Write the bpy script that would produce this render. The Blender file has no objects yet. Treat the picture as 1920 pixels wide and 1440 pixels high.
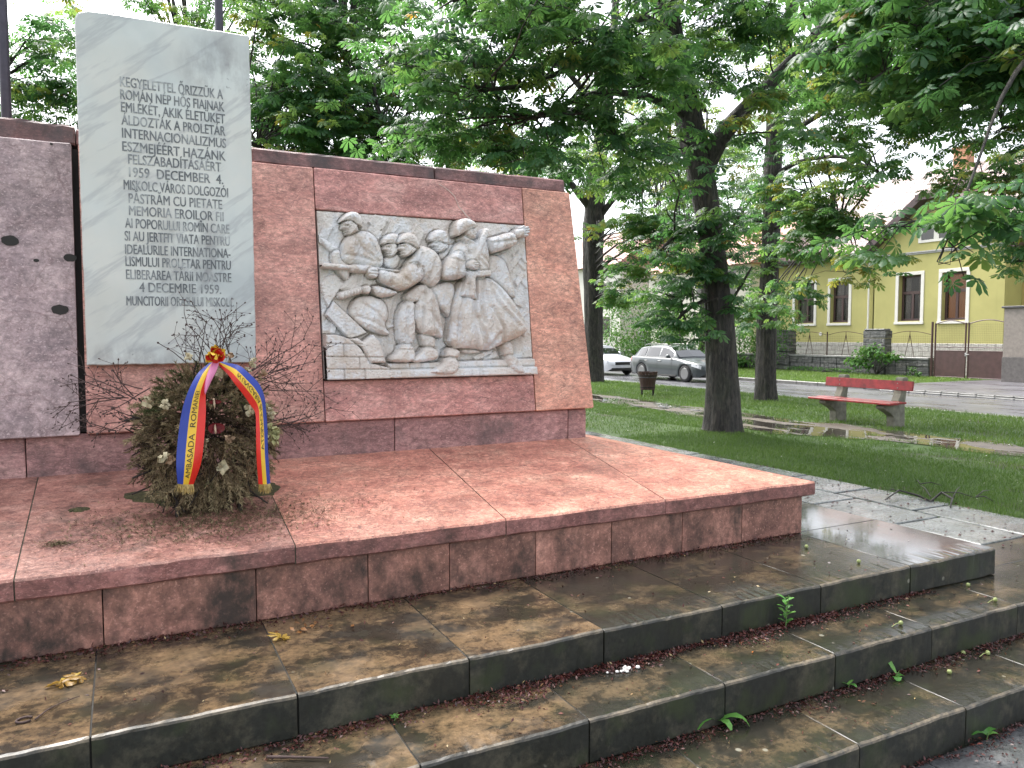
import bpy, bmesh, math, random
import numpy as np
from mathutils import Vector, Matrix, noise as mnoise
C = bpy.context.scene.collection
SC = bpy.context.scene
rad = math.radians
random.seed(4)
RNG = np.random.default_rng(11)

# ---------------------------------------------------------------- camera
PITCH, ROLL, YAW, FPX = rad(3.55), rad(-0.1), rad(27.0), 1440.0
CAMZ = 1.85
_f = np.array([math.sin(YAW)*math.cos(PITCH), math.cos(YAW)*math.cos(PITCH), -math.sin(PITCH)])
_r = np.array([math.cos(YAW), -math.sin(YAW), 0.0])
_u = np.cross(_r, _f)
_r2 = math.cos(ROLL)*_r + math.sin(ROLL)*_u
_u2 = -math.sin(ROLL)*_r + math.cos(ROLL)*_u
cam_d = bpy.data.cameras.new('camera')
cam = bpy.data.objects.new('camera', cam_d)
C.objects.link(cam)
M = Matrix(((_r2[0], _u2[0], -_f[0], 0), (_r2[1], _u2[1], -_f[1], 0), (_r2[2], _u2[2], -_f[2], CAMZ), (0, 0, 0, 1)))
cam.matrix_world = M
cam_d.sensor_width = 36.0
cam_d.lens = 36.0*FPX/1920.0
cam_d.clip_start = 0.05
cam_d.clip_end = 2000
SC.camera = cam

# ---------------------------------------------------------------- light
SUN_EL, SUN_AZ = 57.0, 350.0      # azimuth measured clockwise from +Y
SC.world = bpy.data.worlds.new('World')
SC.world.use_nodes = True
wn = SC.world.node_tree
for n in list(wn.nodes): wn.nodes.remove(n)
w_out = wn.nodes.new('ShaderNodeOutputWorld')
w_bg = wn.nodes.new('ShaderNodeBackground')
w_sky = wn.nodes.new('ShaderNodeTexSky')
w_sky.sky_type = 'NISHITA'
w_sky.sun_disc = False
w_sky.sun_elevation = rad(SUN_EL)
w_sky.sun_rotation = rad(SUN_AZ)
w_sky.air_density = 1.0
w_sky.dust_density = 4.0
w_hsv = wn.nodes.new('ShaderNodeHueSaturation')   # overcast: the cloud deck takes the blue out
w_hsv.inputs['Saturation'].default_value = 0.30
w_hsv.inputs['Value'].default_value = 1.0
w_bg.inputs['Strength'].default_value = 0.15
wn.links.new(w_sky.outputs[0], w_hsv.inputs['Color'])
wn.links.new(w_hsv.outputs[0], w_bg.inputs['Color'])
wn.links.new(w_bg.outputs[0], w_out.inputs['Surface'])
sun_d = bpy.data.lights.new('sun', 'SUN')
sun_d.energy = 1.3
sun_d.angle = rad(35)
sun_d.color = (1.0, 0.97, 0.92)
sun = bpy.data.objects.new('sun', sun_d)
C.objects.link(sun)
_sd = Vector((math.sin(rad(SUN_AZ))*math.cos(rad(SUN_EL)), math.cos(rad(SUN_AZ))*math.cos(rad(SUN_EL)), math.sin(rad(SUN_EL))))
sun.rotation_euler = _sd.to_track_quat('Z', 'Y').to_euler()
SC.view_settings.view_transform = 'Standard'
SC.view_settings.look = 'None'
SC.view_settings.exposure = 1.95
SC.view_settings.gamma = 1.0

# ---------------------------------------------------------------- helpers
def ray(x, y):
    return ((x-960.0)/FPX)*_r2 - ((y-720.0)/FPX)*_u2 + _f
def onY(x, y, Y):
    d = ray(x, y); return d*(Y/d[1]) + np.array([0, 0, CAMZ])
def onX(x, y, X):
    d = ray(x, y); return d*(X/d[0]) + np.array([0, 0, CAMZ])
def onZ(x, y, z):
    d = ray(x, y); return d*((z-CAMZ)/d[2]) + np.array([0, 0, CAMZ])
def onD(x, y, D):
    d = ray(x, y); return d*(D/math.hypot(d[0], d[1])) + np.array([0, 0, CAMZ])

ROOTLOC = {}
def thing(name, label, cat, loc=(0, 0, 0), rz=0.0, group=None, kind=None):
    o = bpy.data.objects.new(name, None); C.objects.link(o)
    o.location = loc; o.rotation_euler = (0, 0, rz)
    o.empty_display_size = 0.2
    tag(o, label, cat, group, kind)
    ROOTLOC[o] = Vector(loc)
    return o
def tag(o, label=None, cat=None, group=None, kind=None):
    if label: o['label'] = label
    if cat: o['category'] = cat
    if group: o['group'] = group
    if kind: o['kind'] = kind
    return o

class MB:
    """collects shapes in world space (or a thing's own space), links them as one mesh object"""
    def __init__(s): s.v = []; s.f = []; s.m = []; s.n = 0
    def add(s, v, f, mi=0):
        v = [tuple(map(float, p)) for p in v]
        s.v += v; s.f += [tuple(i+s.n for i in q) for q in f]; s.m += [mi]*len(f); s.n += len(v)
        return s
    def box(s, x0, x1, y0, y1, z0, z1, mi=0, c=0.0, R=None):
        if c <= 0:
            v = [(x0,y0,z0),(x1,y0,z0),(x1,y1,z0),(x0,y1,z0),(x0,y0,z1),(x1,y0,z1),(x1,y1,z1),(x0,y1,z1)]
            f = [(0,3,2,1),(4,5,6,7),(0,1,5,4),(1,2,6,5),(2,3,7,6),(3,0,4,7)]
        else:
            bm = bmesh.new(); bmesh.ops.create_cube(bm, size=1)
            for q in bm.verts:
                q.co = ((x0+x1)/2+q.co.x*(x1-x0), (y0+y1)/2+q.co.y*(y1-y0), (z0+z1)/2+q.co.z*(z1-z0))
            bmesh.ops.bevel(bm, geom=bm.edges[:], offset=c, segments=1, affect='EDGES')
            bm.verts.index_update()
            v = [tuple(q.co) for q in bm.verts]; f = [tuple(w.index for w in q.verts) for q in bm.faces]; bm.free()
        if R is not None: v = [tuple(R @ Vector(p)) for p in v]
        return s.add(v, f, mi)
    def tube(s, pts, radii, n=8, mi=0, cap=True, squash=None):
        pts = [Vector(p) for p in pts]; k = len(pts)
        if not hasattr(radii, '__len__'): radii = [radii]*k
        v = []; up = None
        for i, p in enumerate(pts):
            t = (pts[min(i+1, k-1)]-pts[max(i-1, 0)])
            if t.length < 1e-9: t = Vector((0, 0, 1))
            t.normalize()
            if up is None:
                up = Vector((1, 0, 0)) if abs(t.x) < .8 else Vector((0, 1, 0))
            a = (up - t*up.dot(t)).normalized(); b = t.cross(a); up = a
            for j in range(n):
                th = 2*math.pi*j/n
                v.append(p+(a*math.cos(th)+b*math.sin(th))*radii[i])
        f = []
        for i in range(k-1):
            for j in range(n):
                f.append((i*n+j, i*n+(j+1) % n, (i+1)*n+(j+1) % n, (i+1)*n+j))
        if cap and n > 2:
            f.append(tuple(range(n-1, -1, -1))); f.append(tuple((k-1)*n+j for j in range(n)))
        return s.add(v, f, mi)
    def lathe(s, prof, c=(0, 0, 0), n=16, mi=0, axis='z'):
        v = []
        for (r_, h) in prof:
            for j in range(n):
                th = 2*math.pi*j/n; a, b = r_*math.cos(th), r_*math.sin(th)
                v.append({'z': (c[0]+a, c[1]+b, c[2]+h), 'x': (c[0]+h, c[1]+a, c[2]+b), 'y': (c[0]+a, c[1]+h, c[2]+b)}[axis])
        f = []
        for i in range(len(prof)-1):
            for j in range(n):
                f.append((i*n+j, i*n+(j+1) % n, (i+1)*n+(j+1) % n, (i+1)*n+j))
        f.append(tuple(range(n-1, -1, -1))); f.append(tuple((len(prof)-1)*n+j for j in range(n)))
        return s.add(v, f, mi)
    def extrude(s, poly, fn0, fn1, mi=0):
        """poly: 2-D outline; fn0 / fn1 map a 2-D point to the two end faces"""
        n = len(poly)
        v = [fn0(p) for p in poly]+[fn1(p) for p in poly]
        f = [tuple(range(n-1, -1, -1)), tuple(range(n, 2*n))]
        f += [(i, (i+1) % n, n+(i+1) % n, n+i) for i in range(n)]
        return s.add(v, f, mi)
    def build(s, name, mats, parent=None, smooth=False, fix=True, loc=None):
        if not isinstance(mats, (list, tuple)): mats = [mats]
        me = bpy.data.meshes.new(name)
        off = Vector((0, 0, 0))
        if parent is not None and loc is None: off = ROOTLOC.get(parent, off)
        me.from_pydata([(p[0]-off.x, p[1]-off.y, p[2]-off.z) for p in s.v], [], s.f)
        for m_ in mats: me.materials.append(m_)
        me.polygons.foreach_set('material_index', s.m)
        if fix:
            bm = bmesh.new(); bm.from_mesh(me)
            bmesh.ops.recalc_face_normals(bm, faces=bm.faces[:]); bm.to_mesh(me); bm.free()
        if smooth:
            me.polygons.foreach_set('use_smooth', [True]*len(me.polygons))
        me.update()
        o = bpy.data.objects.new(name, me); C.objects.link(o)
        if parent is not None:
            o.parent = parent; ROOTLOC[o] = off
        return o

def np_mesh(name, V, F, mat, parent=None, attrs=None, smooth=False):
    """fast mesh from arrays: V (n,3), F (m,3 or 4)"""
    me = bpy.data.meshes.new(name)
    V = np.asarray(V, np.float32); F = np.asarray(F, np.int32)
    if parent is not None:
        off = ROOTLOC.get(parent, Vector((0, 0, 0))); V = V-np.array(off, np.float32)
    n, m, k = len(V), len(F), F.shape[1]
    me.vertices.add(n); me.vertices.foreach_set('co', V.ravel())
    me.loops.add(m*k); me.loops.foreach_set('vertex_index', F.ravel())
    me.polygons.add(m); me.polygons.foreach_set('loop_start', np.arange(0, m*k, k, dtype=np.int32))
    try: me.polygons.foreach_set('loop_total', np.full(m, k, np.int32))
    except Exception: pass
    if smooth: me.polygons.foreach_set('use_smooth', np.ones(m, bool))
    if attrs:
        for a, val in attrs.items():
            val = np.asarray(val, np.float32)
            if val.ndim == 1:
                at = me.attributes.new(a, 'FLOAT', 'POINT'); at.data.foreach_set('value', val)
            else:
                at = me.attributes.new(a, 'FLOAT_COLOR', 'POINT'); at.data.foreach_set('color', val.ravel())
    me.materials.append(mat)
    me.update(calc_edges=True); me.validate()
    o = bpy.data.objects.new(name, me); C.objects.link(o)
    if parent is not None:
        o.parent = parent; ROOTLOC[o] = ROOTLOC.get(parent, Vector((0, 0, 0)))
    return o

def dup(o, parent=None):
    c = o.copy(); C.objects.link(c)
    if parent is not None: c.parent = parent
    for ch in list(o.children): dup(ch, c)
    return c

# ---------------------------------------------------------------- materials
class NT:
    def __init__(s, name):
        s.m = bpy.data.materials.new(name); s.m.use_nodes = True
        s.t = s.m.node_tree; s.b = s.t.nodes['Principled BSDF']; s.out = s.t.nodes['Material Output']
        s._co = None
    def n(s, t, **kw):
        q = s.t.nodes.new(t)
        for k, v in kw.items(): setattr(q, k, v)
        return q
    def link(s, a, b): s.t.links.new(a, b)
    def val(s, sock, v):
        if hasattr(v, 'links'): s.link(v, sock)
        elif sock.type == 'RGBA' and not hasattr(v, '__len__'): sock.default_value = (v, v, v, 1)
        else: sock.default_value = v if not (isinstance(v, tuple) and len(v) == 3 and sock.type == 'RGBA') else (*v, 1)
    def coord(s, scale=(1, 1, 1), rnd=0.0, world=False):
        if world: src = s.n('ShaderNodeNewGeometry').outputs['Position']
        else: src = s.n('ShaderNodeTexCoord').outputs['Object']
        if rnd:
            oi = s.n('ShaderNodeObjectInfo'); mu = s.n('ShaderNodeVectorMath', operation='SCALE')
            cx = s.n('ShaderNodeCombineXYZ')
            for i in range(3): s.link(oi.outputs['Random'], cx.inputs[i])
            s.link(cx.outputs[0], mu.inputs[0]); mu.inputs['Scale'].default_value = rnd
            ad = s.n('ShaderNodeVectorMath', operation='ADD'); s.link(src, ad.inputs[0]); s.link(mu.outputs[0], ad.inputs[1]); src = ad.outputs[0]
        mp = s.n('ShaderNodeMapping'); s.link(src, mp.inputs[0]); mp.inputs['Scale'].default_value = scale
        return mp.outputs[0]
    def noise(s, co, scale, detail=4, rough=.55, dist=0.0):
        q = s.n('ShaderNodeTexNoise'); s.link(co, q.inputs['Vector'])
        q.inputs['Scale'].default_value = scale; q.inputs['Detail'].default_value = detail
        q.inputs['Roughness'].default_value = rough; q.inputs['Distortion'].default_value = dist
        return q.outputs['Fac']
    def voro(s, co, scale, feature='DISTANCE_TO_EDGE', rnd=1.0):
        q = s.n('ShaderNodeTexVoronoi', feature=feature); s.link(co, q.inputs['Vector'])
        q.inputs['Scale'].default_value = scale; q.inputs['Randomness'].default_value = rnd
        return q.outputs[0]
    def warp(s, co, scale, amt):
        q = s.n('ShaderNodeTexNoise'); s.link(co, q.inputs['Vector']); q.inputs['Scale'].default_value = scale; q.inputs['Detail'].default_value = 3
        a = s.n('ShaderNodeVectorMath', operation='SUBTRACT'); s.link(q.outputs['Color'], a.inputs[0]); a.inputs[1].default_value = (.5, .5, .5)
        b = s.n('ShaderNodeVectorMath', operation='SCALE'); s.link(a.outputs[0], b.inputs[0]); b.inputs['Scale'].default_value = amt
        c = s.n('ShaderNodeVectorMath', operation='ADD'); s.link(co, c.inputs[0]); s.link(b.outputs[0], c.inputs[1])
        return c.outputs[0]
    def ramp(s, f, stops, interp='LINEAR'):
        q = s.n('ShaderNodeValToRGB'); s.link(f, q.inputs[0]); q.color_ramp.interpolation = interp
        e = q.color_ramp.elements
        while len(e) < len(stops): e.new(.5)
        for i, (p, c) in enumerate(stops):
            e[i].position = p; e[i].color = (*c, 1) if isinstance(c, tuple) else (c, c, c, 1)
        return q.outputs[0]
    def mix(s, f, a, b, mode='MIX'):
        q = s.n('ShaderNodeMix', data_type='RGBA', blend_type=mode)
        s.val(q.inputs[0], f); s.val(q.inputs[6], a); s.val(q.inputs[7], b)
        return q.outputs[2]
    def math(s, op, a, b=0.0, clamp=False):
        q = s.n('ShaderNodeMath', operation=op, use_clamp=clamp); s.val(q.inputs[0], a); s.val(q.inputs[1], b); return q.outputs[0]
    def rng(s, f, a, b, c=0.0, d=1.0):
        q = s.n('ShaderNodeMapRange'); s.val(q.inputs[0], f)
        for i, v in enumerate((a, b, c, d)): q.inputs[i+1].default_value = v
        return q.outputs[0]
    def bump(s, h, strength=.3, dist=.01):
        q = s.n('ShaderNodeBump'); s.link(h, q.inputs['Height']); q.inputs['Strength'].default_value = strength; q.inputs['Distance'].default_value = dist
        s.link(q.outputs[0], s.b.inputs['Normal'])
    def sep(s, co):
        q = s.n('ShaderNodeSeparateXYZ'); s.link(co, q.inputs[0]); return q.outputs
    def attr(s, name, out='Fac'):
        q = s.n('ShaderNodeAttribute'); q.attribute_name = name; return q.outputs[out]
    def done(s, col=None, rough=None, spec=None, metal=None):
        if col is not None: s.val(s.b.inputs['Base Color'], col)
        if rough is not None: s.val(s.b.inputs['Roughness'], rough)
        if spec is not None: s.val(s.b.inputs['Specular IOR Level'], spec)
        if metal is not None: s.val(s.b.inputs['Metallic'], metal)
        return s.m

def plain(name, col, rough=.6, var=.12, scale=12, metal=0.0, bump=0.0, spec=.5):
    t = NT(name); co = t.coord()
    f = t.noise(co, scale, 5)
    a = tuple(max(0, c*(1-var)) for c in col); b = tuple(min(1, c*(1+var)) for c in col)
    c = t.ramp(f, [(.3, a), (.7, b)])
    if bump: t.bump(f, bump, .01)
    return t.done(c, rough, spec, metal)

def red_marble(name, light, mid, dark, vein=(.10, .04, .04), dirt=0.0, dirtc=(.03, .026, .022), rough=.5, stretch=(1, 1, 2.2), crack=.5, rnd=40.0):
    t = NT(name); co = t.coord(stretch, rnd)
    w = t.warp(co, 5, .12)
    base = t.ramp(t.noise(w, 3.5, 7, .62), [(.30, dark), (.5, mid), (.68, light)])
    cells = t.ramp(t.noise(w, 21, 9, .78), [(.32, .42), (.45, .80), (.54, 1.12), (.68, 1.65)])
    base = t.mix(.92, base, cells, 'MULTIPLY')
    e = t.voro(t.warp(co, 14, .12), 13)
    ln = t.ramp(e, [(0.0, 1.0), (.07, 0.0)])
    brk = t.ramp(t.noise(co, 7, 3), [(.40, 0.0), (.58, 1.0)])
    base = t.mix(t.math('MULTIPLY', t.math('MULTIPLY', ln, brk), crack), base, vein)
    e3 = t.voro(t.warp(co, 26, .07), 33)
    ln3 = t.ramp(e3, [(0.0, 1.0), (.12, 0.0)])
    brk3 = t.ramp(t.noise(co, 11, 3), [(.42, 0.0), (.60, 1.0)])
    base = t.mix(t.math('MULTIPLY', t.math('MULTIPLY', ln3, brk3), crack*.8), base, vein)
    e2 = t.voro(t.warp(co, 3, .5), 1.6)
    ln2 = t.ramp(e2, [(0.0, 1.0), (.018, 0.0)])
    base = t.mix(t.math('MULTIPLY', ln2, t.ramp(t.noise(co, 2.3, 2), [(.45, 0.0), (.6, .45)])), base, vein)
    big = t.ramp(t.noise(t.warp(co, 1.6, .5), 1.5, 5, .6), [(.36, .72), (.5, 1.0), (.64, 1.22)])
    base = t.mix(.8, base, big, 'MULTIPLY')
    strk = t.ramp(t.noise(t.coord((5, 5, .35), rnd), 2.0, 5, .65), [(.52, 0.0), (.72, .32)])
    base = t.mix(strk, base, dark)
    spk = t.ramp(t.noise(co, 75, 3), [(.58, 0.0), (.70, .5)])
    base = t.mix(spk, base, tuple(min(1, c*1.5+.05) for c in light))
    if dirt:
        d = t.noise(t.coord((1.3, 1.3, .9), rnd), 2.6, 8, .68)
        m = t.ramp(d, [(.62-.4*dirt, 0.0), (.80-.35*dirt, .92)])
        base = t.mix(m, base, dirtc)
    t.bump(t.noise(co, 60, 6, .7), .25, .006)
    r = t.rng(t.noise(co, 9, 3), .3, .7, rough-.12, rough+.14)
    return t.done(base, r)

MARBLE_PANEL = red_marble('red_marble', (.70, .380, .305), (.59, .285, .232), (.41, .180, .150))
MARBLE_PANEL2 = red_marble('red_marble_orange', (.71, .380, .275), (.62, .300, .215), (.46, .200, .148))
MARBLE_BAND = red_marble('red_marble_deep', (.66, .360, .310), (.52, .240, .208), (.33, .138, .124))
MARBLE_MAUVE = red_marble('mauve_marble', (.46, .345, .34), (.36, .262, .265), (.25, .180, .19), crack=.35, stretch=(1, 1, 1.3))
MARBLE_BASE = red_marble('base_marble', (.46, .27, .25), (.36, .19, .18), (.24, .12, .12), dirt=.25, dirtc=(.08, .06, .06))
MARBLE_COPE = red_marble('coping_marble', (.30, .15, .14), (.21, .10, .095), (.13, .065, .065), dirt=.45, dirtc=(.05, .035, .035))
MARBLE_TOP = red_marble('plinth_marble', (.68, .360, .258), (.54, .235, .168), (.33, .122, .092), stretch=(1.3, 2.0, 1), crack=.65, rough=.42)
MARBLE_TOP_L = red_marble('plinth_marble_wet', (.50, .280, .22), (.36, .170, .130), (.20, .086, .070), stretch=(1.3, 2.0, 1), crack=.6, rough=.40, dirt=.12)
MARBLE_RISER = red_marble('riser_marble', (.46, .228, .172), (.32, .152, .114), (.17, .082, .064), dirt=.40, dirtc=(.02, .018, .015), stretch=(1, 1, 1), crack=.3)
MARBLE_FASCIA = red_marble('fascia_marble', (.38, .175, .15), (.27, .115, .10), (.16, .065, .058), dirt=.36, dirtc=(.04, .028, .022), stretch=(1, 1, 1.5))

def white_marble():
    t = NT('white_marble'); co = t.coord((1, 1, 1), world=True)
    base = t.ramp(t.noise(co, 2.2, 5), [(.3, (.46, .495, .495)), (.5, (.57, .60, .58)), (.7, (.64, .64, .60))])
    warm = t.ramp(t.noise(co, 1.4, 3), [(.5, 0.0), (.72, .35)])
    base = t.mix(warm, base, (.54, .48, .39))
    dg = t.n('ShaderNodeMapping'); t.link(co, dg.inputs[0]); dg.inputs['Rotation'].default_value = (0, rad(38), 0); dg2 = t.n('ShaderNodeMapping'); t.link(dg.outputs[0], dg2.inputs[0]); dg2.inputs['Scale'].default_value = (.45, 1, 2.6)
    v = t.noise(t.warp(dg2.outputs[0], 2.0, .25), 1.5, 6, .6)
    ln = t.ramp(v, [(.47, 0.0), (.5, .42), (.54, 0.0)])
    base = t.mix(ln, base, (.30, .31, .33))
    # grey stains that run through the lettering and at the top right
    x, y, z = t.sep(co)
    st = t.ramp(t.noise(t.coord((2.2, 1, 1.1), world=True), 3.2, 6, .65), [(.42, 0.0), (.64, .7)])
    def win(cx, cz, rx, rz):
        a = t.math('POWER', t.math('DIVIDE', t.math('SUBTRACT', x, cx), rx), 2.0)
        b = t.math('POWER', t.math('DIVIDE', t.math('SUBTRACT', z, cz), rz), 2.0)
        return t.math('SUBTRACT', 1.0, t.math('ADD', a, b), clamp=True)
    m = t.math('ADD', win(.38, 2.28, .20, .42), t.math('ADD', win(.55, 3.35, .25, .25), win(.05, 1.72, .30, .12)), clamp=True)
    base = t.mix(t.math('MULTIPLY', m, st), base, (.17, .155, .16))
    spots = t.ramp(t.noise(co, 28, 2), [(.70, 0.0), (.76, .6)])
    base = t.mix(t.math('MULTIPLY', spots, m), base, (.10, .10, .10))
    return t.done(base, .42)
WHITE_MARBLE = white_marble()

def relief_stone():
    t = NT('relief_stone'); co = t.coord()
    base = t.ramp(t.noise(co, 5, 6, .6), [(.3, (.47, .395, .34)), (.5, (.59, .54, .495)), (.7, (.66, .63, .605))])
    wh = t.ramp(t.noise(t.warp(co, 9, .08), 7, 6, .65), [(.50, 0.0), (.56, .6)])
    base = t.mix(wh, base, (.64, .66, .69))
    tan = t.ramp(t.noise(co, 4.3, 5), [(.56, 0.0), (.74, .55)])
    base = t.mix(tan, base, (.40, .28, .17))
    gr = t.ramp(t.noise(t.coord((3.0, 3.0, .8)), 6, 6, .7), [(.52, 0.0), (.74, .45)])
    base = t.mix(gr, base, (.20, .19, .18))
    pit = t.ramp(t.noise(co, 70, 3), [(.66, 0.0), (.72, .6)])
    base = t.mix(pit, base, (.16, .15, .14))
    t.bump(t.noise(co, 55, 5), .3, .006)
    return t.done(base, .65)
RELIEF_STONE = relief_stone()

def wet_stone(name, dark, tan, amt, rough0, rough1, moss=.0, bmp=.22):
    t = NT(name); co = t.coord((1, 1, 1), 30)
    n1 = t.noise(t.coord((1, 1.5, 1), 30), 2.4, 8, .66)
    n2 = t.noise(t.warp(co, 8, .08), 13, 8, .72)
    nn = t.math('ADD', t.math('MULTIPLY', n1, .68), t.math('MULTIPLY', n2, .32))
    m = t.ramp(nn, [(.585-amt*.24, 0.0), (.655-amt*.21, .55), (.75-amt*.2, 1.0)])
    grain = t.ramp(t.noise(co, 45, 5, .7), [(.3, .50), (.7, 1.5)])
    base = t.mix(m, dark, tan)
    base = t.mix(.9, base, grain, 'MULTIPLY')
    if moss:
        base = t.mix(t.ramp(t.noise(co, 5, 6), [(.5, 0.0), (.68, moss)]), base, (.030, .040, .014))
    li = t.voro(co, 9, 'F1'); lm = t.ramp(li, [(.09, 1.0), (.13, 0.0)])
    sel = t.ramp(t.noise(co, 4.2, 1), [(.60, 0.0), (.64, .7)])
    base = t.mix(t.math('MULTIPLY', lm, sel), base, (.26, .25, .20))
    pits = t.ramp(t.noise(co, 90, 2), [(.66, 0.0), (.75, .6)])
    base = t.mix(pits, base, (.012, .011, .010))
    r = t.ramp(t.noise(co, 3.1, 5), [(.36, rough0), (.62, rough1)])
    t.bump(t.noise(co, 38, 6, .65), bmp, .006)
    return t.done(base, r, .5)
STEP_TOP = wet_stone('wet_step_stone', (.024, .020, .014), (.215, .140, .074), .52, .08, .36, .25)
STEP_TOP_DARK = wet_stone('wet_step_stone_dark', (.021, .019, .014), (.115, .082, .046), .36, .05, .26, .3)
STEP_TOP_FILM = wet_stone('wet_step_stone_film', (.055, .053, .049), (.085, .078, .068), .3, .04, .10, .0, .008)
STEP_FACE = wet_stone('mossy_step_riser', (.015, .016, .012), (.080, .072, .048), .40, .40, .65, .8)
STEP_EDGE = wet_stone('worn_highlit_step_edge', (.030, .028, .022), (.19, .15, .10), .55, .3, .5)  # worn edge, coloured lighter to paint the bevel's highlight as well
PAVER = wet_stone('wet_paver', (.13, .14, .138), (.26, .27, .265), .6, .08, .28, .2)
def mortar_mat():
    t = NT('broken_mortar'); co = t.coord(world=True)
    return t.done(t.ramp(t.noise(co, 7, 5, .7), [(.46, (.014, .013, .011)), (.60, (.028, .026, .022)), (.74, (.07, .066, .06))]), .75)
MORTAR = mortar_mat()
DARKJOINT = plain('dark_joint', (.025, .022, .02), .8)
# ================================================================ THE MEMORIAL
FY = 3.64                       # plinth front
def block(x0, x1, prof, mat_fn, seg=.07, jit=.003, ce=.006, seed=0, xfun=None, flat_from=None):
    """stone block: chamfered cross-section prof [(y,z)...] (ccw seen from -x) run along X, slightly uneven"""
    n = max(2, int((x1-x0)/seg)); k = len(prof)
    xs = [x0, x0+ce]+list(np.linspace(x0+ce, x1-ce, n+1)[1:-1])+[x1-ce, x1]
    cy = sum(p[0] for p in prof)/k; cz = sum(p[1] for p in prof)/k
    v = []; f = []
    for i, x in enumerate(xs):
        e = ce if i in (0, len(xs)-1) else 0
        for pj, (y, z) in enumerate(prof):
            d = math.hypot(y-cy, z-cz)+1e-6
            yy = y-(y-cy)/d*e; zz = z-(z-cz)/d*e
            if jit and not (flat_from is not None and pj >= flat_from):
                q = mnoise.noise_vector(Vector((x*4+seed*7.1, yy*6, zz*6)))*jit + mnoise.noise_vector(Vector((x*17+seed*3.3, yy*17, zz*17)))*jit*.6
                q2 = mnoise.noise(Vector((x*38+seed, yy*38, zz*38))); yy += q.y+jit*.8*max(0, q2-.15)*2; zz += q.z-jit*.9*max(0, q2-.15)*2*(1 if zz > cz else 0)
            xx = xfun(x, yy, zz) if xfun else x
            v.append((xx, yy, zz))
    mi = []
    for i in range(len(xs)-1):
        for j in range(k):
            f.append((i*k+j, i*k+(j+1) % k, (i+1)*k+(j+1) % k, (i+1)*k+j)); mi.append(mat_fn(j) if mat_fn else 0)
    f.append(tuple(range(k-1, -1, -1))); f.append(tuple((len(xs)-1)*k+j for j in range(k))); mi += [mat_fn(-1) if mat_fn else 0]*2
    b = MB(); b.v = v; b.f = f; b.m = mi; b.n = len(v)
    return b

memorial = thing('war_memorial', 'stepped war memorial of red marble with inscribed white slab and carved soldier relief', 'memorial', (.28, 4.6, .517))

def plane_y(z):                 # battered wall face
    return 4.74+(4.95-4.74)*(z-1.323)/(2.915-1.323)

# --- wall core, so that the open joints are dark
XL, XR = -2.53, 3.085
core = MB()
pz = [(1.05, 0.02), (2.90, 0.02)]
core.extrude([(4.83, 1.05), (4.83, 1.323), (plane_y(1.323)+.06, 1.33), (plane_y(2.90)+.06, 2.90), (5.52, 2.90), (5.62, 1.05)],
             lambda p: (XL+.05, p[0], p[1]), lambda p: (2.96, p[0], p[1]))
core.build('wall_core', DARKJOINT, memorial)

def panel(name, x0, x1, z0, z1, mat, seed, dy=0.0, xf=None, jit=.0022):
    c = .006; th = .10
    y0, y1 = plane_y(z0)+dy, plane_y(z1)+dy
    prof = [(y0+c, z0), (y0, z0+c), (y1, z1-c), (y1+c, z1), (y1+th, z1), (y0+th, z0)]
    if z1-z0 > .5:               # more rows, so that the face is not dead flat
        k = int((z1-z0)/.12); mid = [(y0+(y1-y0)*i/k, z0+(z1-z0)*i/k) for i in range(1, k)]
        prof = prof[:2]+mid+prof[2:]
    o = block(x0, x1, prof, None, .1, jit, .006, seed, xf).build(name, mat, memorial)
    return o
G = .0035
Z0, Z1 = 1.323, 2.915
tap = lambda x, y, z: x - (.09*(z-Z0)/(Z1-Z0) if x > 2.9 else 0)
panel('wall_panel', -1.45, -.205-G, Z0-.004, Z1, MARBLE_MAUVE, 1, dy=-.02, jit=.004)['label'] = 'mauve grey roughly tooled panel with dark dowel holes'
panel('wall_panel', -2.53, -1.45-2*G, Z0, Z1, MARBLE_PANEL, 2, xf=lambda x, y, z: x + (.09*(z-Z0)/(Z1-Z0) if x < -2.4 else 0))
pm = panel('wall_panel', -.175, 1.118-G, Z0, Z1, MARBLE_PANEL, 3); pm['label'] = 'red veined panel behind the white slab'
RX0, RX1 = 1.118, 2.605
# relief corners measured on the battered face
def on_face(x, y):
    d = ray(x, y); ny, nz = 1.0, -(4.95-4.74)/(Z1-Z0)
    o = np.array([0, 0, CAMZ]); c0 = np.array([0, 4.74, Z0]); n_ = np.array([0, ny, nz])
    return o+d*(np.dot(c0-o, n_)/np.dot(d, n_))
RC = [on_face(*p) for p in ((591, 395), (988, 424), (1003.5, 701), (607.5, 711))]
RZ1 = (RC[0][2]+RC[1][2])/2; RZ0 = (RC[2][2]+RC[3][2])/2
b = panel('wall_panel', RX0+G, RX1-G, RZ1+.008, Z1, MARBLE_BAND, 4); b['label'] = 'narrow deep red panel above the relief'
b = panel('wall_panel', RX0+G, RX1-G, Z0, RZ0-.010, MARBLE_BAND, 5); b['label'] = 'narrow deep red panel with pale blotches below the relief'
panel('wall_panel', RX1+G, 3.09, Z0, Z1, MARBLE_PANEL2, 6, xf=tap)['label'] = 'orange red tapered panel at the right end of the wall'

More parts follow.
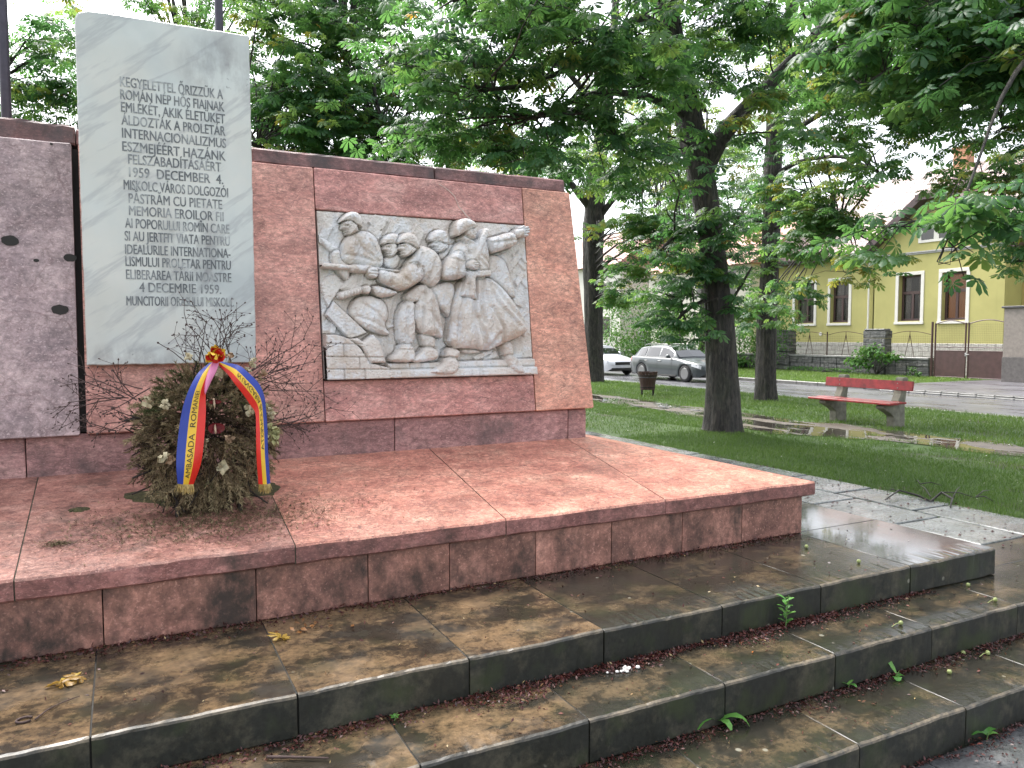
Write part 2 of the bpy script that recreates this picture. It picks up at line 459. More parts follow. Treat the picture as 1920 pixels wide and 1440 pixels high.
# pale vein across the panel above the relief and patches below it
def strip_on_face(px, w, name, mat, dy=.0035):
    b = MB(); pts = [on_face(*p) for p in px]
    for i in range(len(pts)-1):
        pass
    v = []; f = []
    for i, p in enumerate(pts):
        t = pts[min(i+1, len(pts)-1)]-pts[max(i-1, 0)]; t = t/np.linalg.norm(t)
        s_ = np.cross(t, np.array([0, -1, 0])); ww = w*(.5+.7*random.random())
        v += [p+s_*ww+np.array([0, -dy, 0]), p-s_*ww+np.array([0, -dy, 0])]
    for i in range(len(pts)-1): f.append((2*i, 2*i+1, 2*i+3, 2*i+2))
    b.add(v, f); return b.build(name, mat, memorial)
PALE_VEIN = plain('pale_vein', (.50, .36, .31), .5, .2, 30)
strip_on_face([(822, 345), (834, 352), (845, 361), (852, 368), (857, 380), (860, 388), (868, 396), (874, 404), (882, 411)], .0045, 'marble_vein', PALE_VEIN)

# dowel holes in the mauve panel
for (px, py, r0) in ((20, 452, .030), (132, 484, .024), (113, 581, .030), (69, 489, .010), (97, 272, .006)):
    b = MB(); p = on_face(px, py); n = 16
    v = [(p[0]+r0*(1.25*math.cos(a)*(1+.2*random.random())), p[1]-.0262, p[2]+r0*.8*math.sin(a)*(1+.2*random.random())) for a in np.linspace(0, 2*math.pi, n, endpoint=False)]
    b.add(v, [tuple(range(n))]); b.build('dowel_hole', DARKJOINT, memorial)

# --- coping and base course
for i, (x0, x1) in enumerate(((-2.40, -1.2), (-1.195, -.19), (-.185, .75), (.755, 1.95), (1.955, 2.985))):
    zt = 3.012 if x0 > -.3 else 3.03
    y0 = 4.985
    prof = [(y0+.01, 2.917), (y0, 2.927), (y0+.004, zt-.012), (y0+.016, zt), (5.50, zt), (5.50, 2.917)]
    j = .003 if x0 > -.3 else .010
    block(x0, x1, prof, None, .05, j, .008, 20+i).build('coping_stone', MARBLE_COPE, memorial)
bx = [-2.6, -1.9, -1.15] + [onY(49, 870, 4.79)[0]] + [onY(740, 830, 4.79)[0], onY(1065, 800, 4.79)[0], 3.055]
for i in range(len(bx)-1):
    prof = [(4.790, 1.08), (4.786, 1.31), (4.796, 1.321), (5.0, 1.321), (5.0, 1.08)]
    block(bx[i]+.003, bx[i+1]-.003, prof, None, .06, .0025, .005, 30+i).build('base_course_stone', MARBLE_BASE, memorial)
# right end return of base course and the end face of the wall
b = MB(); b.box(2.80, 3.05, 5.005, 5.45, 1.08, 1.321, 0, .005); b.build('base_course_stone', MARBLE_BASE, memorial)
b = MB(); b.extrude([(3.085, Z0), (2.995, Z1), (2.85, Z1), (2.85, Z0)], lambda p: (p[0], plane_y(p[1])+.108, p[1]), lambda p: (p[0], 5.62-.1*(p[1]-Z0)/(Z1-Z0), p[1]))
b.build('wall_panel', MARBLE_PANEL2, memorial)
b = MB(); b.extrude([(5.63, Z0), (5.53, Z1), (5.58, Z1), (5.70, Z0)], lambda p: (XL, p[0], p[1]), lambda p: (2.98, p[0], p[1])); b.build('back_panel', MARBLE_PANEL, memorial)

# --- plinth: sloping cover slabs with mitred corners
PXR, PXL = 4.146, -3.59
ZF, ZB = .868, 1.106            # slope: front edge top, wall foot
PB = 4.800
def plinth_slab(x0, x1, mat, seed, hipR=False, hipL=False):
    n = max(3, int((x1-x0)/.06)); m = 12
    v = []; f = []; mi = []
    sl = (ZB-ZF)/(PB-FY)
    rows = [(FY+.10, ZF-.092), (FY+.012, ZF-.092), (FY, ZF-.082), (FY, ZF-.010), (FY+.008, ZF+.001)]+[(FY+.008+(PB-FY-.008)*j/m, ZF+.001+sl*(PB-FY-.008)*j/m) for j in range(1, m+1)]
    for j, (y, z) in enumerate(rows):
        t = max(0, (y-FY)/(PB-FY))
        xa = x0+(t*1.09 if hipL else 0); xb = x1-(t*1.09 if hipR else 0)
        for i in range(n+1):
            x = xa+(xb-xa)*i/n
            e = .005 if j in (3, 4, 1, 2) else .0025
            q = mnoise.noise_vector(Vector((x*5+seed, y*5, z*5)))*e+mnoise.noise_vector(Vector((x*19+seed, y*19, z*19)))*e*.8
            v.append((x, y+q.y*(1 if j < 5 else 0), z+q.z*(1.0 if j < 5 else .6)))
    w = n+1
    for j in range(len(rows)-1):
        for i in range(n):
            f.append((j*w+i, j*w+i+1, (j+1)*w+i+1, (j+1)*w+i)); mi.append(1 if j < 3 else 0)
    # ends
    for i in (0, n):
        f.append(tuple(j*w+i for j in range(len(rows)))+((len(v)),)); 
        x = v[i][0]; v.append((v[(len(rows)-1)*w+i][0], PB, ZF-.09)); mi.append(1)
    b = MB(); b.v = v; b.f = f; b.m = mi; b.n = len(v)
    return b.build('plinth_slab', [mat, MARBLE_FASCIA], memorial)
JX = [-3.59, -2.7, -1.55, -.412, .708, 1.818, 2.889, 4.146]
for i in range(len(JX)-1):
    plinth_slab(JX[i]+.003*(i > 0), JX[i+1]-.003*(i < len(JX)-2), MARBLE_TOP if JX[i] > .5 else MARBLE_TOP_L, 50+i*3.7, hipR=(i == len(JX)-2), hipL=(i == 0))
def quad_slab(p, d=.09):         # slopes on the right end and at the back
    b = MB(); v = [tuple(q) for q in p]+[(q[0], q[1], q[2]-d) for q in p]; n = len(p)
    b.add(v, [tuple(range(n)), tuple(range(2*n-1, n-1, -1))]+[(i, n+i, n+(i+1) % n, (i+1) % n) for i in range(n)]); b.build('plinth_slab', MARBLE_TOP, memorial)
quad_slab([(4.146, FY+.006, ZF), (4.146, 5.2, ZF), (3.056, 5.2, ZB), (3.056, PB+.006, ZB)])
quad_slab([(4.146, 5.206, ZF), (4.146, 6.75, ZF), (3.056, 5.66, ZB), (3.056, 5.206, ZB)])
quad_slab([(4.14, 6.756, ZF), (-3.58, 6.756, ZF), (-2.5, 5.666, ZB), (3.05, 5.666, ZB)])
quad_slab([(-3.59, 6.75, ZF), (-3.59, FY+.006, ZF), (-2.5, PB+.006, ZB), (-2.5, 5.66, ZB)])
# risers under the slabs
rx = [-3.54, -2.8, -2.1, -1.4, -.75, -.10] + [onY(480, 1085, 3.68)[0], onY(690, 1050, 3.68)[0], onY(843, 1030, 3.68)[0], onY(1005, 1005, 3.68)[0], onY(1147, 985, 3.68)[0], onY(1280, 970, 3.68)[0], onY(1392, 965, 3.68)[0], 4.07]
for i in range(len(rx)-1):
    prof = [(3.69, .515), (3.682, .522), (3.680, .768), (3.688, .776), (3.80, .776), (3.80, .515)]
    block(rx[i]+.0025, rx[i+1]-.0025, prof, None, .06, .0028, .005, 60+i).build('plinth_riser_stone', MARBLE_RISER, memorial)
for q in ((4.00, 4.085, 3.69, 4.4), (4.00, 4.085, 4.405, 5.1), (4.00, 4.085, 5.105, 5.9), (4.00, 4.085, 5.905, 6.59), (-3.54, 4.07, 6.60, 6.70), (-3.54, -3.45, 3.81, 6.59)):
    b = MB(); b.box(*q, .515, .776, 0, .004); b.build('plinth_riser_stone', MARBLE_RISER, memorial)
b = MB(); b.box(-3.4, 3.99, 3.78, 6.55, .50, .78); b.build('plinth_core', DARKJOINT, memorial)
# sealant lines in the plinth joints
JF = plain('joint_filler', (.07, .065, .045), .8, .4, 40)
for x in JX[1:-1]: b = MB(); b.extrude([(FY+.006, ZF-.004), (PB-.01, ZB-.006), (PB-.01, ZB-.05), (FY+.006, ZF-.088)], lambda p: (x-.004, p[0], p[1]), lambda p: (x+.004, p[0], p[1])); b.build('joint_filler', JF, memorial)

# --- the white slab with its inscription
SY = 4.72
sx0 = (onY(142, 35, SY)[0]+onY(160, 685, SY)[0])/2; sx1 = (onY(466, 67, SY)[0]+onY(481, 640, SY)[0])/2
sz0 = onY(162, 685, SY)[2]; szL = onY(185, 22, SY)[2]; szR = onY(465, 66, SY)[2]
outl = []
n = 26
outl += [(sx0, sz0+.004), (sx0+.004, sz0)]+[(sx0+(sx1-sx0)*i/n, sz0+random.uniform(-.002, .002)) for i in range(1, n)]+[(sx1-.004, sz0), (sx1, sz0+.004)]
outl += [(sx1+random.uniform(-.0015, .0015), sz0+(szR-sz0)*i/40) for i in range(1, 40)]
outl += [(sx1, szR-.006), (sx1-.005, szR)]+[(sx1+(sx0+.12-sx1)*i/n, szR+(szL-szR)*i/n+random.uniform(-.002, .002)) for i in range(1, n)]
outl += [(sx0+.12, szL), (sx0+.06, szL-.004), (sx0+.018, szL-.020), (sx0+.004, szL-.045)]
outl += [(sx0+random.uniform(-.0015, .0015), szL-.05-(szL-.05-sz0)*i/40) for i in range(1, 40)]
cx_, cz_ = (sx0+sx1)/2, (sz0+szL)/2
b = MB(); n = len(outl); ins = lambda p, k: (p[0]+(cx_-p[0])*k, p[1]+(cz_-p[1])*k*.45)
v = [(ins(p, .012)[0], SY, ins(p, .012)[1]) for p in outl]+[(p[0], SY+.006, p[1]) for p in outl]+[(p[0], SY+.185, p[1]) for p in outl]
f = [tuple(range(n)), tuple(range(3*n-1, 2*n-1, -1))]
for k in range(2): f += [(k*n+i, (k+1)*n+i, (k+1)*n+(i+1) % n, k*n+(i+1) % n) for i in range(n)]
b.add(v, f); slab = b.build('inscribed_slab', WHITE_MARBLE, memorial)
slab['label'] = 'tall white marble slab with rounded top left corner and faded inscription'
b = MB(); b.box(sx0+.05, sx1-.05, SY+.05, 4.95, sz0+.05, 1.75, 0); b.build('slab_anchor', DARKJOINT, memorial); b = MB(); b.box(sx0+.06, sx1-.06, SY+.19, 5.03, 2.2, 2.9, 0); b.build('slab_anchor', DARKJOINT, memorial)

def text_mesh(s, ext=.0):
    cu = bpy.data.curves.new('t', 'FONT'); cu.body = s; cu.extrude = ext; cu.resolution_u = 3; cu.size = 1.0
    o = bpy.data.objects.new('t', cu); C.objects.link(o)
    dg = bpy.context.evaluated_depsgraph_get(); dg.update()
    me = bpy.data.meshes.new_from_object(o.evaluated_get(dg))
    v = [tuple(q.co) for q in me.vertices]; f = [tuple(p.vertices) for p in me.polygons]
    bpy.data.objects.remove(o); bpy.data.curves.remove(cu); bpy.data.meshes.remove(me)
    return v, f
def inscript_mat():
    t = NT('faded_lettering'); co = t.coord(world=True)
    f = t.ramp(t.noise(t.coord((1, 1, 1), world=True), 9, 5, .7), [(.38, (.10, .11, .12)), (.50, (.17, .18, .19)), (.66, (.42, .44, .44))])
    return t.done(f, .7)
LETTER = inscript_mat()
def z1(x, y): return (120+x/3.84, y/3.84)
def z2(x, y): return (120+x/3.84, 280+y/3.84)
LINES = [(z1, "KEGYELETTEL ŐRIZZÜK A", 403, 622, 1143, 712), (z1, "ROMÁN NÉP HŐS FIAINAK", 405, 712, 1153, 803), (z1, "EMLÉKÉT, AKIK ÉLETÜKET", 411, 803, 1158, 890),
    (z1, "ÁLDOZTÁK A PROLETÁR", 414, 895, 1160, 978), (z1, "INTERNACIONALIZMUS", 418, 990, 1166, 1065), (z1, "ESZMEJÉÉRT HAZÁNK", 420, 1085, 1162, 1158),
    (z1, "FELSZABADÍTÁSÁÉRT", 462, 1180, 1130, 1235), (z1, "1959  DECEMBER  4.", 468, 1272, 1145, 1325), (z1, "MISKOLC VÁROS DOLGOZÓI", 430, 1362, 1180, 1422),
    (z2, "PĂSTRĂM CU PIETATE", 466, 385, 1138, 430), (z2, "MEMORIA EROILOR FII", 468, 472, 1148, 520), (z2, "AI POPORULUI ROMÎN CARE", 440, 562, 1190, 608),
    (z2, "SI AU JERTFIT VIATA PENTRU", 437, 655, 1193, 695), (z2, "IDEALURILE INTERNATIONA-", 440, 752, 1197, 782), (z2, "LISMULUI PROLETAR PENTRU", 443, 838, 1200, 868),
    (z2, "ELIBERAREA TĂRII NOASTRE", 447, 932, 1203, 957), (z2, "4 DECEMRIE 1959.", 543, 1025, 1130, 1042), (z2, "MUNCITORII ORASULUI MISKOLC", 450, 1125, 1222, 1132)]
tb = MB()
cap = None
for (zf, s, xl, yl, xr, yr) in LINES:
    a = onY(*zf(xl, yl), SY); c = onY(*zf(xr, yr), SY)
    v, f = text_mesh(s, .0012)
    xs = [p[0] for p in v]; w = max(xs)-min(xs); x0 = min(xs)
    zc = (a[2]+c[2])/2; tilt = (c[2]-a[2])*.5
    hh = .0715*1.05
    L = c[0]-a[0]
    for q_, (ox, oz) in enumerate(((0, 0), (.0017, .0004))):     # heavier strokes
        tb.add([(a[0]+(p[0]-x0)/w*L+ox, SY-.0008-q_*.0002-p[2], zc+(((p[0]-x0)/w)-.5)*tilt+p[1]*hh+oz) for p in v], f)
lt = tb.build('carved_lettering', LETTER, slab)

# --- the carved relief: a height field cut from layered shapes (coordinates of a 1920x1440 enlargement)
def homog(src, dst):
    A = []
    for (x, y), (u, v) in zip(src, dst):
        A.append([x, y, 1, 0, 0, 0, -u*x, -u*y, -u]); A.append([0, 0, 0, x, y, 1, -v*x, -v*y, -v])
    return np.linalg.svd(np.array(A))[2][-1].reshape(3, 3)
NU, NV = 430, 330
Hm = homog([(0, 1), (1, 1), (1, 0), (0, 0)], [(120, 97), (1643, 207), (1703, 1270), (180, 1310)])
gu, gv = np.meshgrid(np.linspace(0, 1, NU), np.linspace(0, 1, NV))
hp = np.stack([gu, gv, np.ones_like(gu)], -1) @ Hm.T
PX = hp[..., 0]/hp[..., 2]; PY = hp[..., 1]/hp[..., 2]
HH = np.zeros((NV, NU)); ID = np.zeros((NV, NU), int)
def smooth_poly(p, it=2):
    p = np.array(p, float)
    for _ in range(it):
        q = np.roll(p, -1, 0); p = np.stack([.75*p+.25*q, .25*p+.75*q], 1).reshape(-1, 2)
    return p
def seg_d(p, closed=True):
    d = np.full(PX.shape, 1e9); n = len(p)
    for i in range(n if closed else n-1):
        a = p[i]; b_ = p[(i+1) % n]; ab = b_-a; L2 = (ab**2).sum()+1e-9
        t = np.clip(((PX-a[0])*ab[0]+(PY-a[1])*ab[1])/L2, 0, 1)
        d = np.minimum(d, np.hypot(PX-a[0]-t*ab[0], PY-a[1]-t*ab[1]))
    return d
def inside(p):
    r = np.zeros(PX.shape, bool); n = len(p)
    for i in range(n):
        x1, y1 = p[i]; x2, y2 = p[(i+1) % n]
        c = ((y1 > PY) != (y2 > PY)); r ^= c & (PX < (x2-x1)*(PY-y1)/(y2-y1+1e-12)+x1)
    return r
def shape(pid, poly, base, h, w, sm=2, over=False):
    """raises a rounded form: base level, extra height h reached w pixels in from the edge"""
    p = smooth_poly(poly, sm) if sm else np.array(poly, float)
    ins_ = inside(p); d = seg_d(p)
    t = np.clip(d/w, 0, 1); z = base+h*np.sqrt(1-(1-t)**2)
    if base > .015:              # undercut round the raised form
        o_ = (~ins_) & (d < 13) & (HH < base+h*.8); HH[o_] -= .016*(1-d[o_]/13)
    m = ins_ & ((z > HH) | over); HH[m] = z[m]; ID[m] = pid
def caps(pid, pts, r, base, h):
    d = seg_d(np.array(pts, float), False); t = np.clip(d/r, 0, 1)
    z = base+h*np.sqrt(np.clip(1-t*t, 0, 1)); m = (d < r) & (z > HH); HH[m] = z[m]; ID[m] = pid
def fold(pts, r, amt, pid=None):
    d = seg_d(np.array(pts, float), False); g = amt*np.exp(-(d/r)**2)
    m = np.ones(HH.shape, bool) if pid is None else (ID == pid)
    HH[m] += g[m]
NAMES = {0: 'relief_ground', 1: 'brick_wall', 2: 'soldier', 3: 'soldier', 4: 'soldier', 5: 'soldier', 6: 'soldier'}
# ruins behind
for p in ([(495, 180), (545, 125), (640, 170), (560, 270)], [(560, 130), (645, 165), (600, 240), (520, 205)], [(600, 290), (665, 165), (735, 205), (680, 270)], [(470, 260), (510, 205), (600, 250), (570, 310)],
          [(805, 260), (845, 195), (915, 255), (870, 345)], [(130, 290), (180, 175), (240, 215), (195, 310)], [(130, 330), (210, 380), (190, 290), (125, 270)],
          [(1500, 520), (1600, 380), (1630, 420), (1525, 560)], [(1560, 610), (1620, 535), (1645, 560), (1585, 650)], [(1585, 860), (1655, 790), (1672, 830), (1605, 890)],
          [(1400, 440), (1500, 400), (1540, 470), (1480, 540)], [(1540, 690), (1610, 740), (1620, 800), (1560, 770)],
          [(1330, 1180), (1420, 1100), (1440, 1140), (1365, 1190)], [(1250, 1150), (1380, 1090), (1400, 1120), (1280, 1180)], [(560, 600), (690, 690), (640, 900), (690, 930), (600, 960), (590, 760)]):
    shape(0, p, .010, .008, 8, 0)
for p in ([(1560, 420), (1640, 520)], [(1590, 400), (1650, 470)], [(1590, 560), (1655, 650)], [(1540, 850), (1640, 1000)]): caps(0, p, 10, .004, .008)
shape(0, [(200, 985), (225, 900), (268, 920), (245, 1000)], .012, .01, 10, 0)
shape(0, [(150, 600), (240, 545), (310, 610), (190, 720), (150, 700)], .010, .012, 14, 1)
shape(0, [(160, 720), (250, 590), (310, 620), (200, 800)], .014, .010, 12, 0)
# soldier 2: far left, seen from behind
shape(2, [(350, 805), (390, 725), (500, 705), (610, 745), (640, 860), (600, 925), (655, 985), (610, 1000), (450, 950), (355, 865)], .018, .040, 60)
shape(2, [(130, 285), (200, 320), (300, 380), (255, 430), (160, 360)], .014, .02, 26)
shape(2, [(210, 390), (300, 380), (360, 520), (350, 590), (325, 610), (230, 500)], .016, .026, 30)
shape(2, [(360, 270), (450, 238), (540, 280), (580, 380), (605, 480), (560, 525), (430, 515), (290, 470), (285, 380), (310, 310)], .024, .045, 80)
shape(2, [(400, 520), (560, 500), (640, 590), (560, 640), (380, 690), (260, 670), (330, 600)], .012, .024, 30)
shape(2, [(296, 188), (345, 165), (405, 205), (412, 250), (372, 272), (345, 280), (326, 276), (320, 266), (326, 260), (316, 254), (320, 246), (314, 238), (296, 232), (290, 226), (300, 208)], .024, .036, 16, 0)
shape(2, [(268, 188), (298, 142), (350, 108), (402, 112), (436, 155), (447, 236), (405, 208), (360, 172), (310, 176)], .034, .036, 34, 1)
fold([(270, 188), (340, 166), (405, 204), (446, 236)], 7, .010, 2)
for p in ([(470, 270), (540, 420), (560, 510)], [(380, 290), (430, 380), (560, 470)], [(320, 420), (420, 440), (520, 470)]): fold(p, 12, -.010, 2)
for p in ([(420, 760), (540, 830), (600, 900)], [(400, 860), (520, 900), (620, 960)]): fold(p, 12, -.010, 2)
# leaning plank
shape(0, [(180, 850), (232, 750), (480, 975), (350, 1025)], .026, .012, 10, 0)
# soldier 3: face beside the leader of the charge, with the machine pistol
shape(3, [(600, 440), (700, 405), (730, 440), (690, 530), (600, 500)], .016, .028, 30)
shape(3, [(606, 345), (690, 335), (700, 400), (665, 432), (640, 436), (622, 430), (616, 420), (622, 414), (611, 408), (616, 400), (610, 394), (594, 388), (588, 380), (604, 362)], .024, .036, 16, 0)
shape(3, [(578, 350), (598, 292), (650, 262), (712, 275), (715, 350), (640, 336)], .034, .034, 32, 1)
fold([(580, 350), (640, 336), (700, 345)], 7, .008, 3)
# soldier 5: between, further back
shape(5, [(1000, 405), (1080, 340), (1150, 350), (1110, 450), (1010, 460)], .014, .024, 30)
shape(5, [(956, 320), (1050, 315), (1075, 350), (1035, 395), (1000, 404), (978, 399), (970, 391), (975, 385), (964, 379), (969, 371), (963, 365), (946, 358), (940, 350), (956, 334)], .022, .036, 16, 0)
shape(5, [(920, 325), (945, 262), (1000, 234), (1055, 255), (1082, 340), (1060, 345), (1000, 322)], .032, .036, 34, 1)
fold([(925, 324), (1000, 318), (1075, 340)], 7, .009, 5)
# soldier 4: charging with fixed bayonet
shape(4, [(870, 610), (960, 640), (1100, 600), (1130, 700), (1085, 890), (1030, 820), (940, 760)], .020, .030, 40)
shape(4, [(740, 745), (830, 750), (830, 870), (812, 1080), (705, 1080), (685, 860)], .030, .046, 50, 1)
shape(4, [(705, 1055), (808, 1055), (822, 1150), (800, 1190), (640, 1188), (630, 1155), (690, 1115)], .034, .046, 30, 1)
shape(4, [(850, 970), (965, 985), (975, 1095), (885, 1095)], .028, .034, 34, 1)
shape(4, [(880, 1075), (978, 1085), (992, 1160), (925, 1180), (800, 1195), (792, 1160), (850, 1115)], .034, .044, 30, 1)
shape(4, [(875, 610), (955, 680), (1000, 800), (1030, 1020), (955, 1000), (848, 985), (805, 840), (835, 740)], .036, .050, 60, 1)
shape(4, [(760, 690), (870, 620), (940, 660), (830, 770), (740, 745)], .036, .034, 34)
shape(4, [(845, 345), (960, 385), (1020, 470), (1015, 590), (945, 665), (870, 625), (760, 560), (740, 500), (790, 440), (825, 395)], .040, .058, 80)
shape(4, [(702, 345), (760, 335), (835, 380), (805, 412), (768, 434), (738, 438), (720, 430), (714, 420), (720, 414), (709, 408), (714, 399), (708, 393), (690, 387), (684, 378), (702, 360)], .038, .044, 18, 0)
shape(4, [(676, 348), (698, 292), (758, 256), (822, 282), (856, 360), (834, 384), (790, 352), (730, 335)], .050, .042, 36, 1)
fold([(680, 346), (735, 333), (790, 350), (840, 384)], 7, .010, 4)
caps(4, [(505, 520), (720, 545)], 12, .050, .018)
caps(4, [(158, 497), (365, 515)], 19, .050, .026)
caps(4, [(370, 520), (500, 530)], 30, .050, .030)
shape(4, [(540, 525), (640, 545), (700, 560), (745, 500), (830, 470), (880, 590), (800, 645), (710, 688), (620, 655), (540, 612)], .058, .050, 46)
shape(4, [(468, 520), (520, 505), (548, 540), (535, 590), (492, 596), (458, 560)], .064, .034, 24)
fold([(480, 540), (540, 545)], 6, -.010); fold([(475, 560), (535, 565)], 6, -.008)
for p in ([(620, 545), (630, 640)], [(700, 565), (760, 620)], [(860, 420), (820, 540)], [(960, 450), (900, 600)], [(770, 480), (860, 520)]): fold(p, 11, -.012, 4)
for p in ([(880, 700), (860, 960)], [(940, 760), (960, 980)], [(930, 830), (1000, 960)], [(760, 800), (750, 1050)]): fold(p, 13, -.014, 4)
for y in (1075, 1095): fold([(700, y), (810, y)], 6, -.008, 4)
# machine pistol of soldier 3
caps(3, [(285, 712), (430, 672)], 26, .046, .026)
shape(3, [(425, 650), (478, 635), (498, 665), (480, 705), (440, 700)], .056, .028, 20)
shape(3, [(492, 628), (640, 668), (700, 690), (640, 722), (525, 728)], .052, .034, 34)
for i in range(6): fold([(300+i*22, 690-i*6), (304+i*22, 725-i*6)], 5, -.010, 3)
# soldier 6: leader with outstretched arm
shape(6, [(1350, 410), (1480, 440), (1520, 560), (1565, 715), (1540, 735), (1440, 650), (1350, 570)], .022, .030, 40)
shape(6, [(1040, 1080), (1145, 1090), (1135, 1170), (1025, 1165)], .036, .046, 36, 1)
shape(6, [(1030, 1145), (1132, 1155), (1122, 1268), (1000, 1280), (915, 1262), (925, 1242), (1000, 1200)], .040, .048, 30, 1)
shape(6, [(1440, 1045), (1525, 1030), (1545, 1160), (1468, 1160)], .030, .040, 34, 1)
shape(6, [(1465, 1135), (1545, 1135), (1610, 1232), (1605, 1268), (1540, 1268), (1488, 1215)], .036, .044, 26, 1)
shape(6, [(1150, 1080), (1300, 1090), (1320, 1120), (1180, 1130)], .014, .02, 14, 1)
shape(6, [(1165, 580), (1345, 575), (1440, 640), (1530, 750), (1650, 935), (1605, 995), (1440, 1062), (1330, 1112), (1250, 1085), (1050, 1092), (1075, 870), (1105, 730)], .042, .056, 90, 1)
shape(6, [(1055, 440), (1130, 325), (1240, 315), (1345, 305), (1355, 480), (1348, 590), (1240, 600), (1165, 590), (1140, 480)], .050, .054, 70)
shape(6, [(1170, 545), (1345, 535), (1345, 575), (1170, 590)], .094, .016, 10, 0)
shape(6, [(1325, 305), (1420, 288), (1528, 252), (1564, 322), (1540, 362), (1420, 402), (1370, 418), (1335, 370)], .052, .046, 46)
shape(6, [(1532, 255), (1578, 228), (1610, 235), (1625, 265), (1590, 300), (1556, 308)], .050, .034, 26)
for (a, c) in (((1590, 240), (1632, 228)), ((1600, 252), (1640, 243)), ((1602, 268), (1640, 262)), ((1595, 284), (1630, 284)), ((1570, 235), (1605, 222))): caps(6, [a, c], 9, .056, .020)
shape(6, [(1050, 435), (1130, 385), (1165, 470), (1180, 500), (1178, 592), (1040, 608), (998, 580), (1018, 490)], .060, .056, 54)
caps(6, [(1315, 262), (1222, 475)], 24, .086, .030)
shape(6, [(1190, 535), (1242, 545), (1252, 742), (1138, 716)], .080, .036, 24, 0)
shape(6, [(1168, 482), (1212, 458), (1262, 490), (1256, 532), (1210, 538), (1172, 522)], .100, .034, 24)
for y in (487, 503, 519): fold([(1215, y), (1262, y+3)], 5, -.012)
shape(6, [(1135, 310), (1170, 270), (1235, 305), (1245, 370), (1180, 350)], .066, .034, 26)
shape(6, [(1160, 245), (1245, 215), (1246, 238), (1256, 254), (1262, 264), (1249, 270), (1253, 278), (1246, 283), (1252, 290), (1244, 297), (1248, 306), (1232, 318), (1205, 314), (1165, 288)], .066, .046, 18, 0)
shape(6, [(1098, 222), (1120, 180), (1166, 163), (1216, 178), (1254, 222), (1200, 240), (1150, 272), (1104, 302)], .080, .044, 36, 1)
fold([(1104, 300), (1150, 270), (1200, 240), (1252, 222)], 7, .010, 6)
for p in ([(1245, 600), (1235, 800), (1255, 1080)], [(1260, 870), (1300, 1000), (1320, 1100)], [(1340, 600), (1400, 760), (1560, 930)], [(1420, 985), (1330, 1100)], [(1295, 620), (1280, 760), (1300, 900)], [(1180, 640), (1130, 860), (1120, 1070)], [(1380, 640), (1500, 800), (1630, 930)], [(1360, 800), (1440, 940), (1450, 1040)]): fold(p, 15, -.020, 6)
for p in ([(1210, 620), (1190, 850), (1190, 1070)], [(1320, 620), (1350, 800), (1420, 960)], [(1290, 900), (1340, 1040)]): fold(p, 16, .012, 6)
for p in ([(1150, 330), (1200, 420)], [(1200, 330), (1190, 420)], [(1280, 430), (1345, 480)], [(1260, 460), (1340, 530)], [(1060, 450), (1150, 480)], [(1110, 480), (1100, 590)], [(1420, 300), (1400, 390)], [(1480, 280), (1520, 350)], [(1380, 340), (1540, 320)]): fold(p, 10, -.012, 6)
# faces: eye sockets, eyelids, cheeks, mouths, ears, chin straps
for (pid, ex, ey, mx, my, d, ear) in ((2, 314, 214, 332, 262, 1, (384, 232)), (3, 618, 366, 628, 415, 1, (682, 386)), (4, 716, 364, 727, 415, 1, (788, 392)), (5, 968, 338, 981, 387, 1, (1050, 356)), (6, 1234, 244, 1238, 287, -1, (1182, 268))):
    fold([(ex-4*d, ey), (ex+14*d, ey-1)], 6, -.016, pid); fold([(ex, ey-10), (ex+20*d, ey-12)], 5, .008, pid); fold([(ex+2*d, ey+2), (ex+8*d, ey+2)], 2.5, .009, pid)
    fold([(mx-6*d, my), (mx+12*d, my+1)], 3.2, -.012, pid); fold([(ex+26*d, ey+14), (ex+22*d, ey+34)], 8, -.009, pid); fold([(ex+14*d, ey+18), (ex+22*d, ey+24)], 8, .006, pid)
    caps(pid, [ear, (ear[0]-2, ear[1]+14)], 8, HH[np.unravel_index(((PX-ear[0])**2+(PY-ear[1])**2).argmin(), PX.shape)]-.004, .012)
    fold([(ear[0], ear[1]-10), (mx+14*d, my+18)], 3.5, .006, pid)
# chisel work: fine broken folds over cloth, rough ground
for i in range(NV):
    for j in range(NU):
        pid = ID[i, j]
        if pid >= 2:
            x_, y_ = PX[i, j]/62.0, PY[i, j]/105.0
            r_ = 1-abs(mnoise.noise(Vector((x_*1.0+y_*.45+pid*3.7, y_*.8, pid))))*2.2
            HH[i, j] += .0045*max(0, r_)**3-.0012+.0022*mnoise.noise(Vector((x_*4, y_*6, 5)))
        else:
            HH[i, j] += .0030*mnoise.noise(Vector((PX[i, j]/38, PY[i, j]/38, 2)))+.002*mnoise.noise(Vector((PX[i, j]/14, PY[i, j]/14, 2)))
# brick wall and ground ledge
shape(1, [(620, 1195), (1000, 1185), (1690, 1160), (1704, 1275), (640, 1296)], .036, .012, 10, 0)
shape(1, [(600, 1240), (1700, 1215), (1704, 1272), (180, 1312), (300, 1280)], .050, .016, 14, 0)
shape(1, [(165, 990), (250, 990), (345, 1020), (400, 1060), (440, 1110), (500, 1190), (630, 1225), (635, 1302), (178, 1314)], .050, .018, 12, 0)
shape(1, [(345, 1022), (400, 1012), (440, 1040), (510, 988), (560, 1040), (605, 1190), (490, 1190), (425, 1080)], .052, .022, 22, 0)
for y0, y1 in ((1052, 1058), (1145, 1150), (1232, 1236)): fold([(165, y0+2), (430 if y0 < 1100 else 620, y1)], 4.5, -.012, 1)
for (x, y0, y1) in ((295, 1060, 1145), (410, 1150, 1230), (300, 1235, 1310), (450, 1236, 1305), (780, 1195, 1225), (560, 1195, 1230)): fold([(x, y0), (x+3, y1)], 4.5, -.012, 1)
HH += np.where(ID > 1, .0, 0)
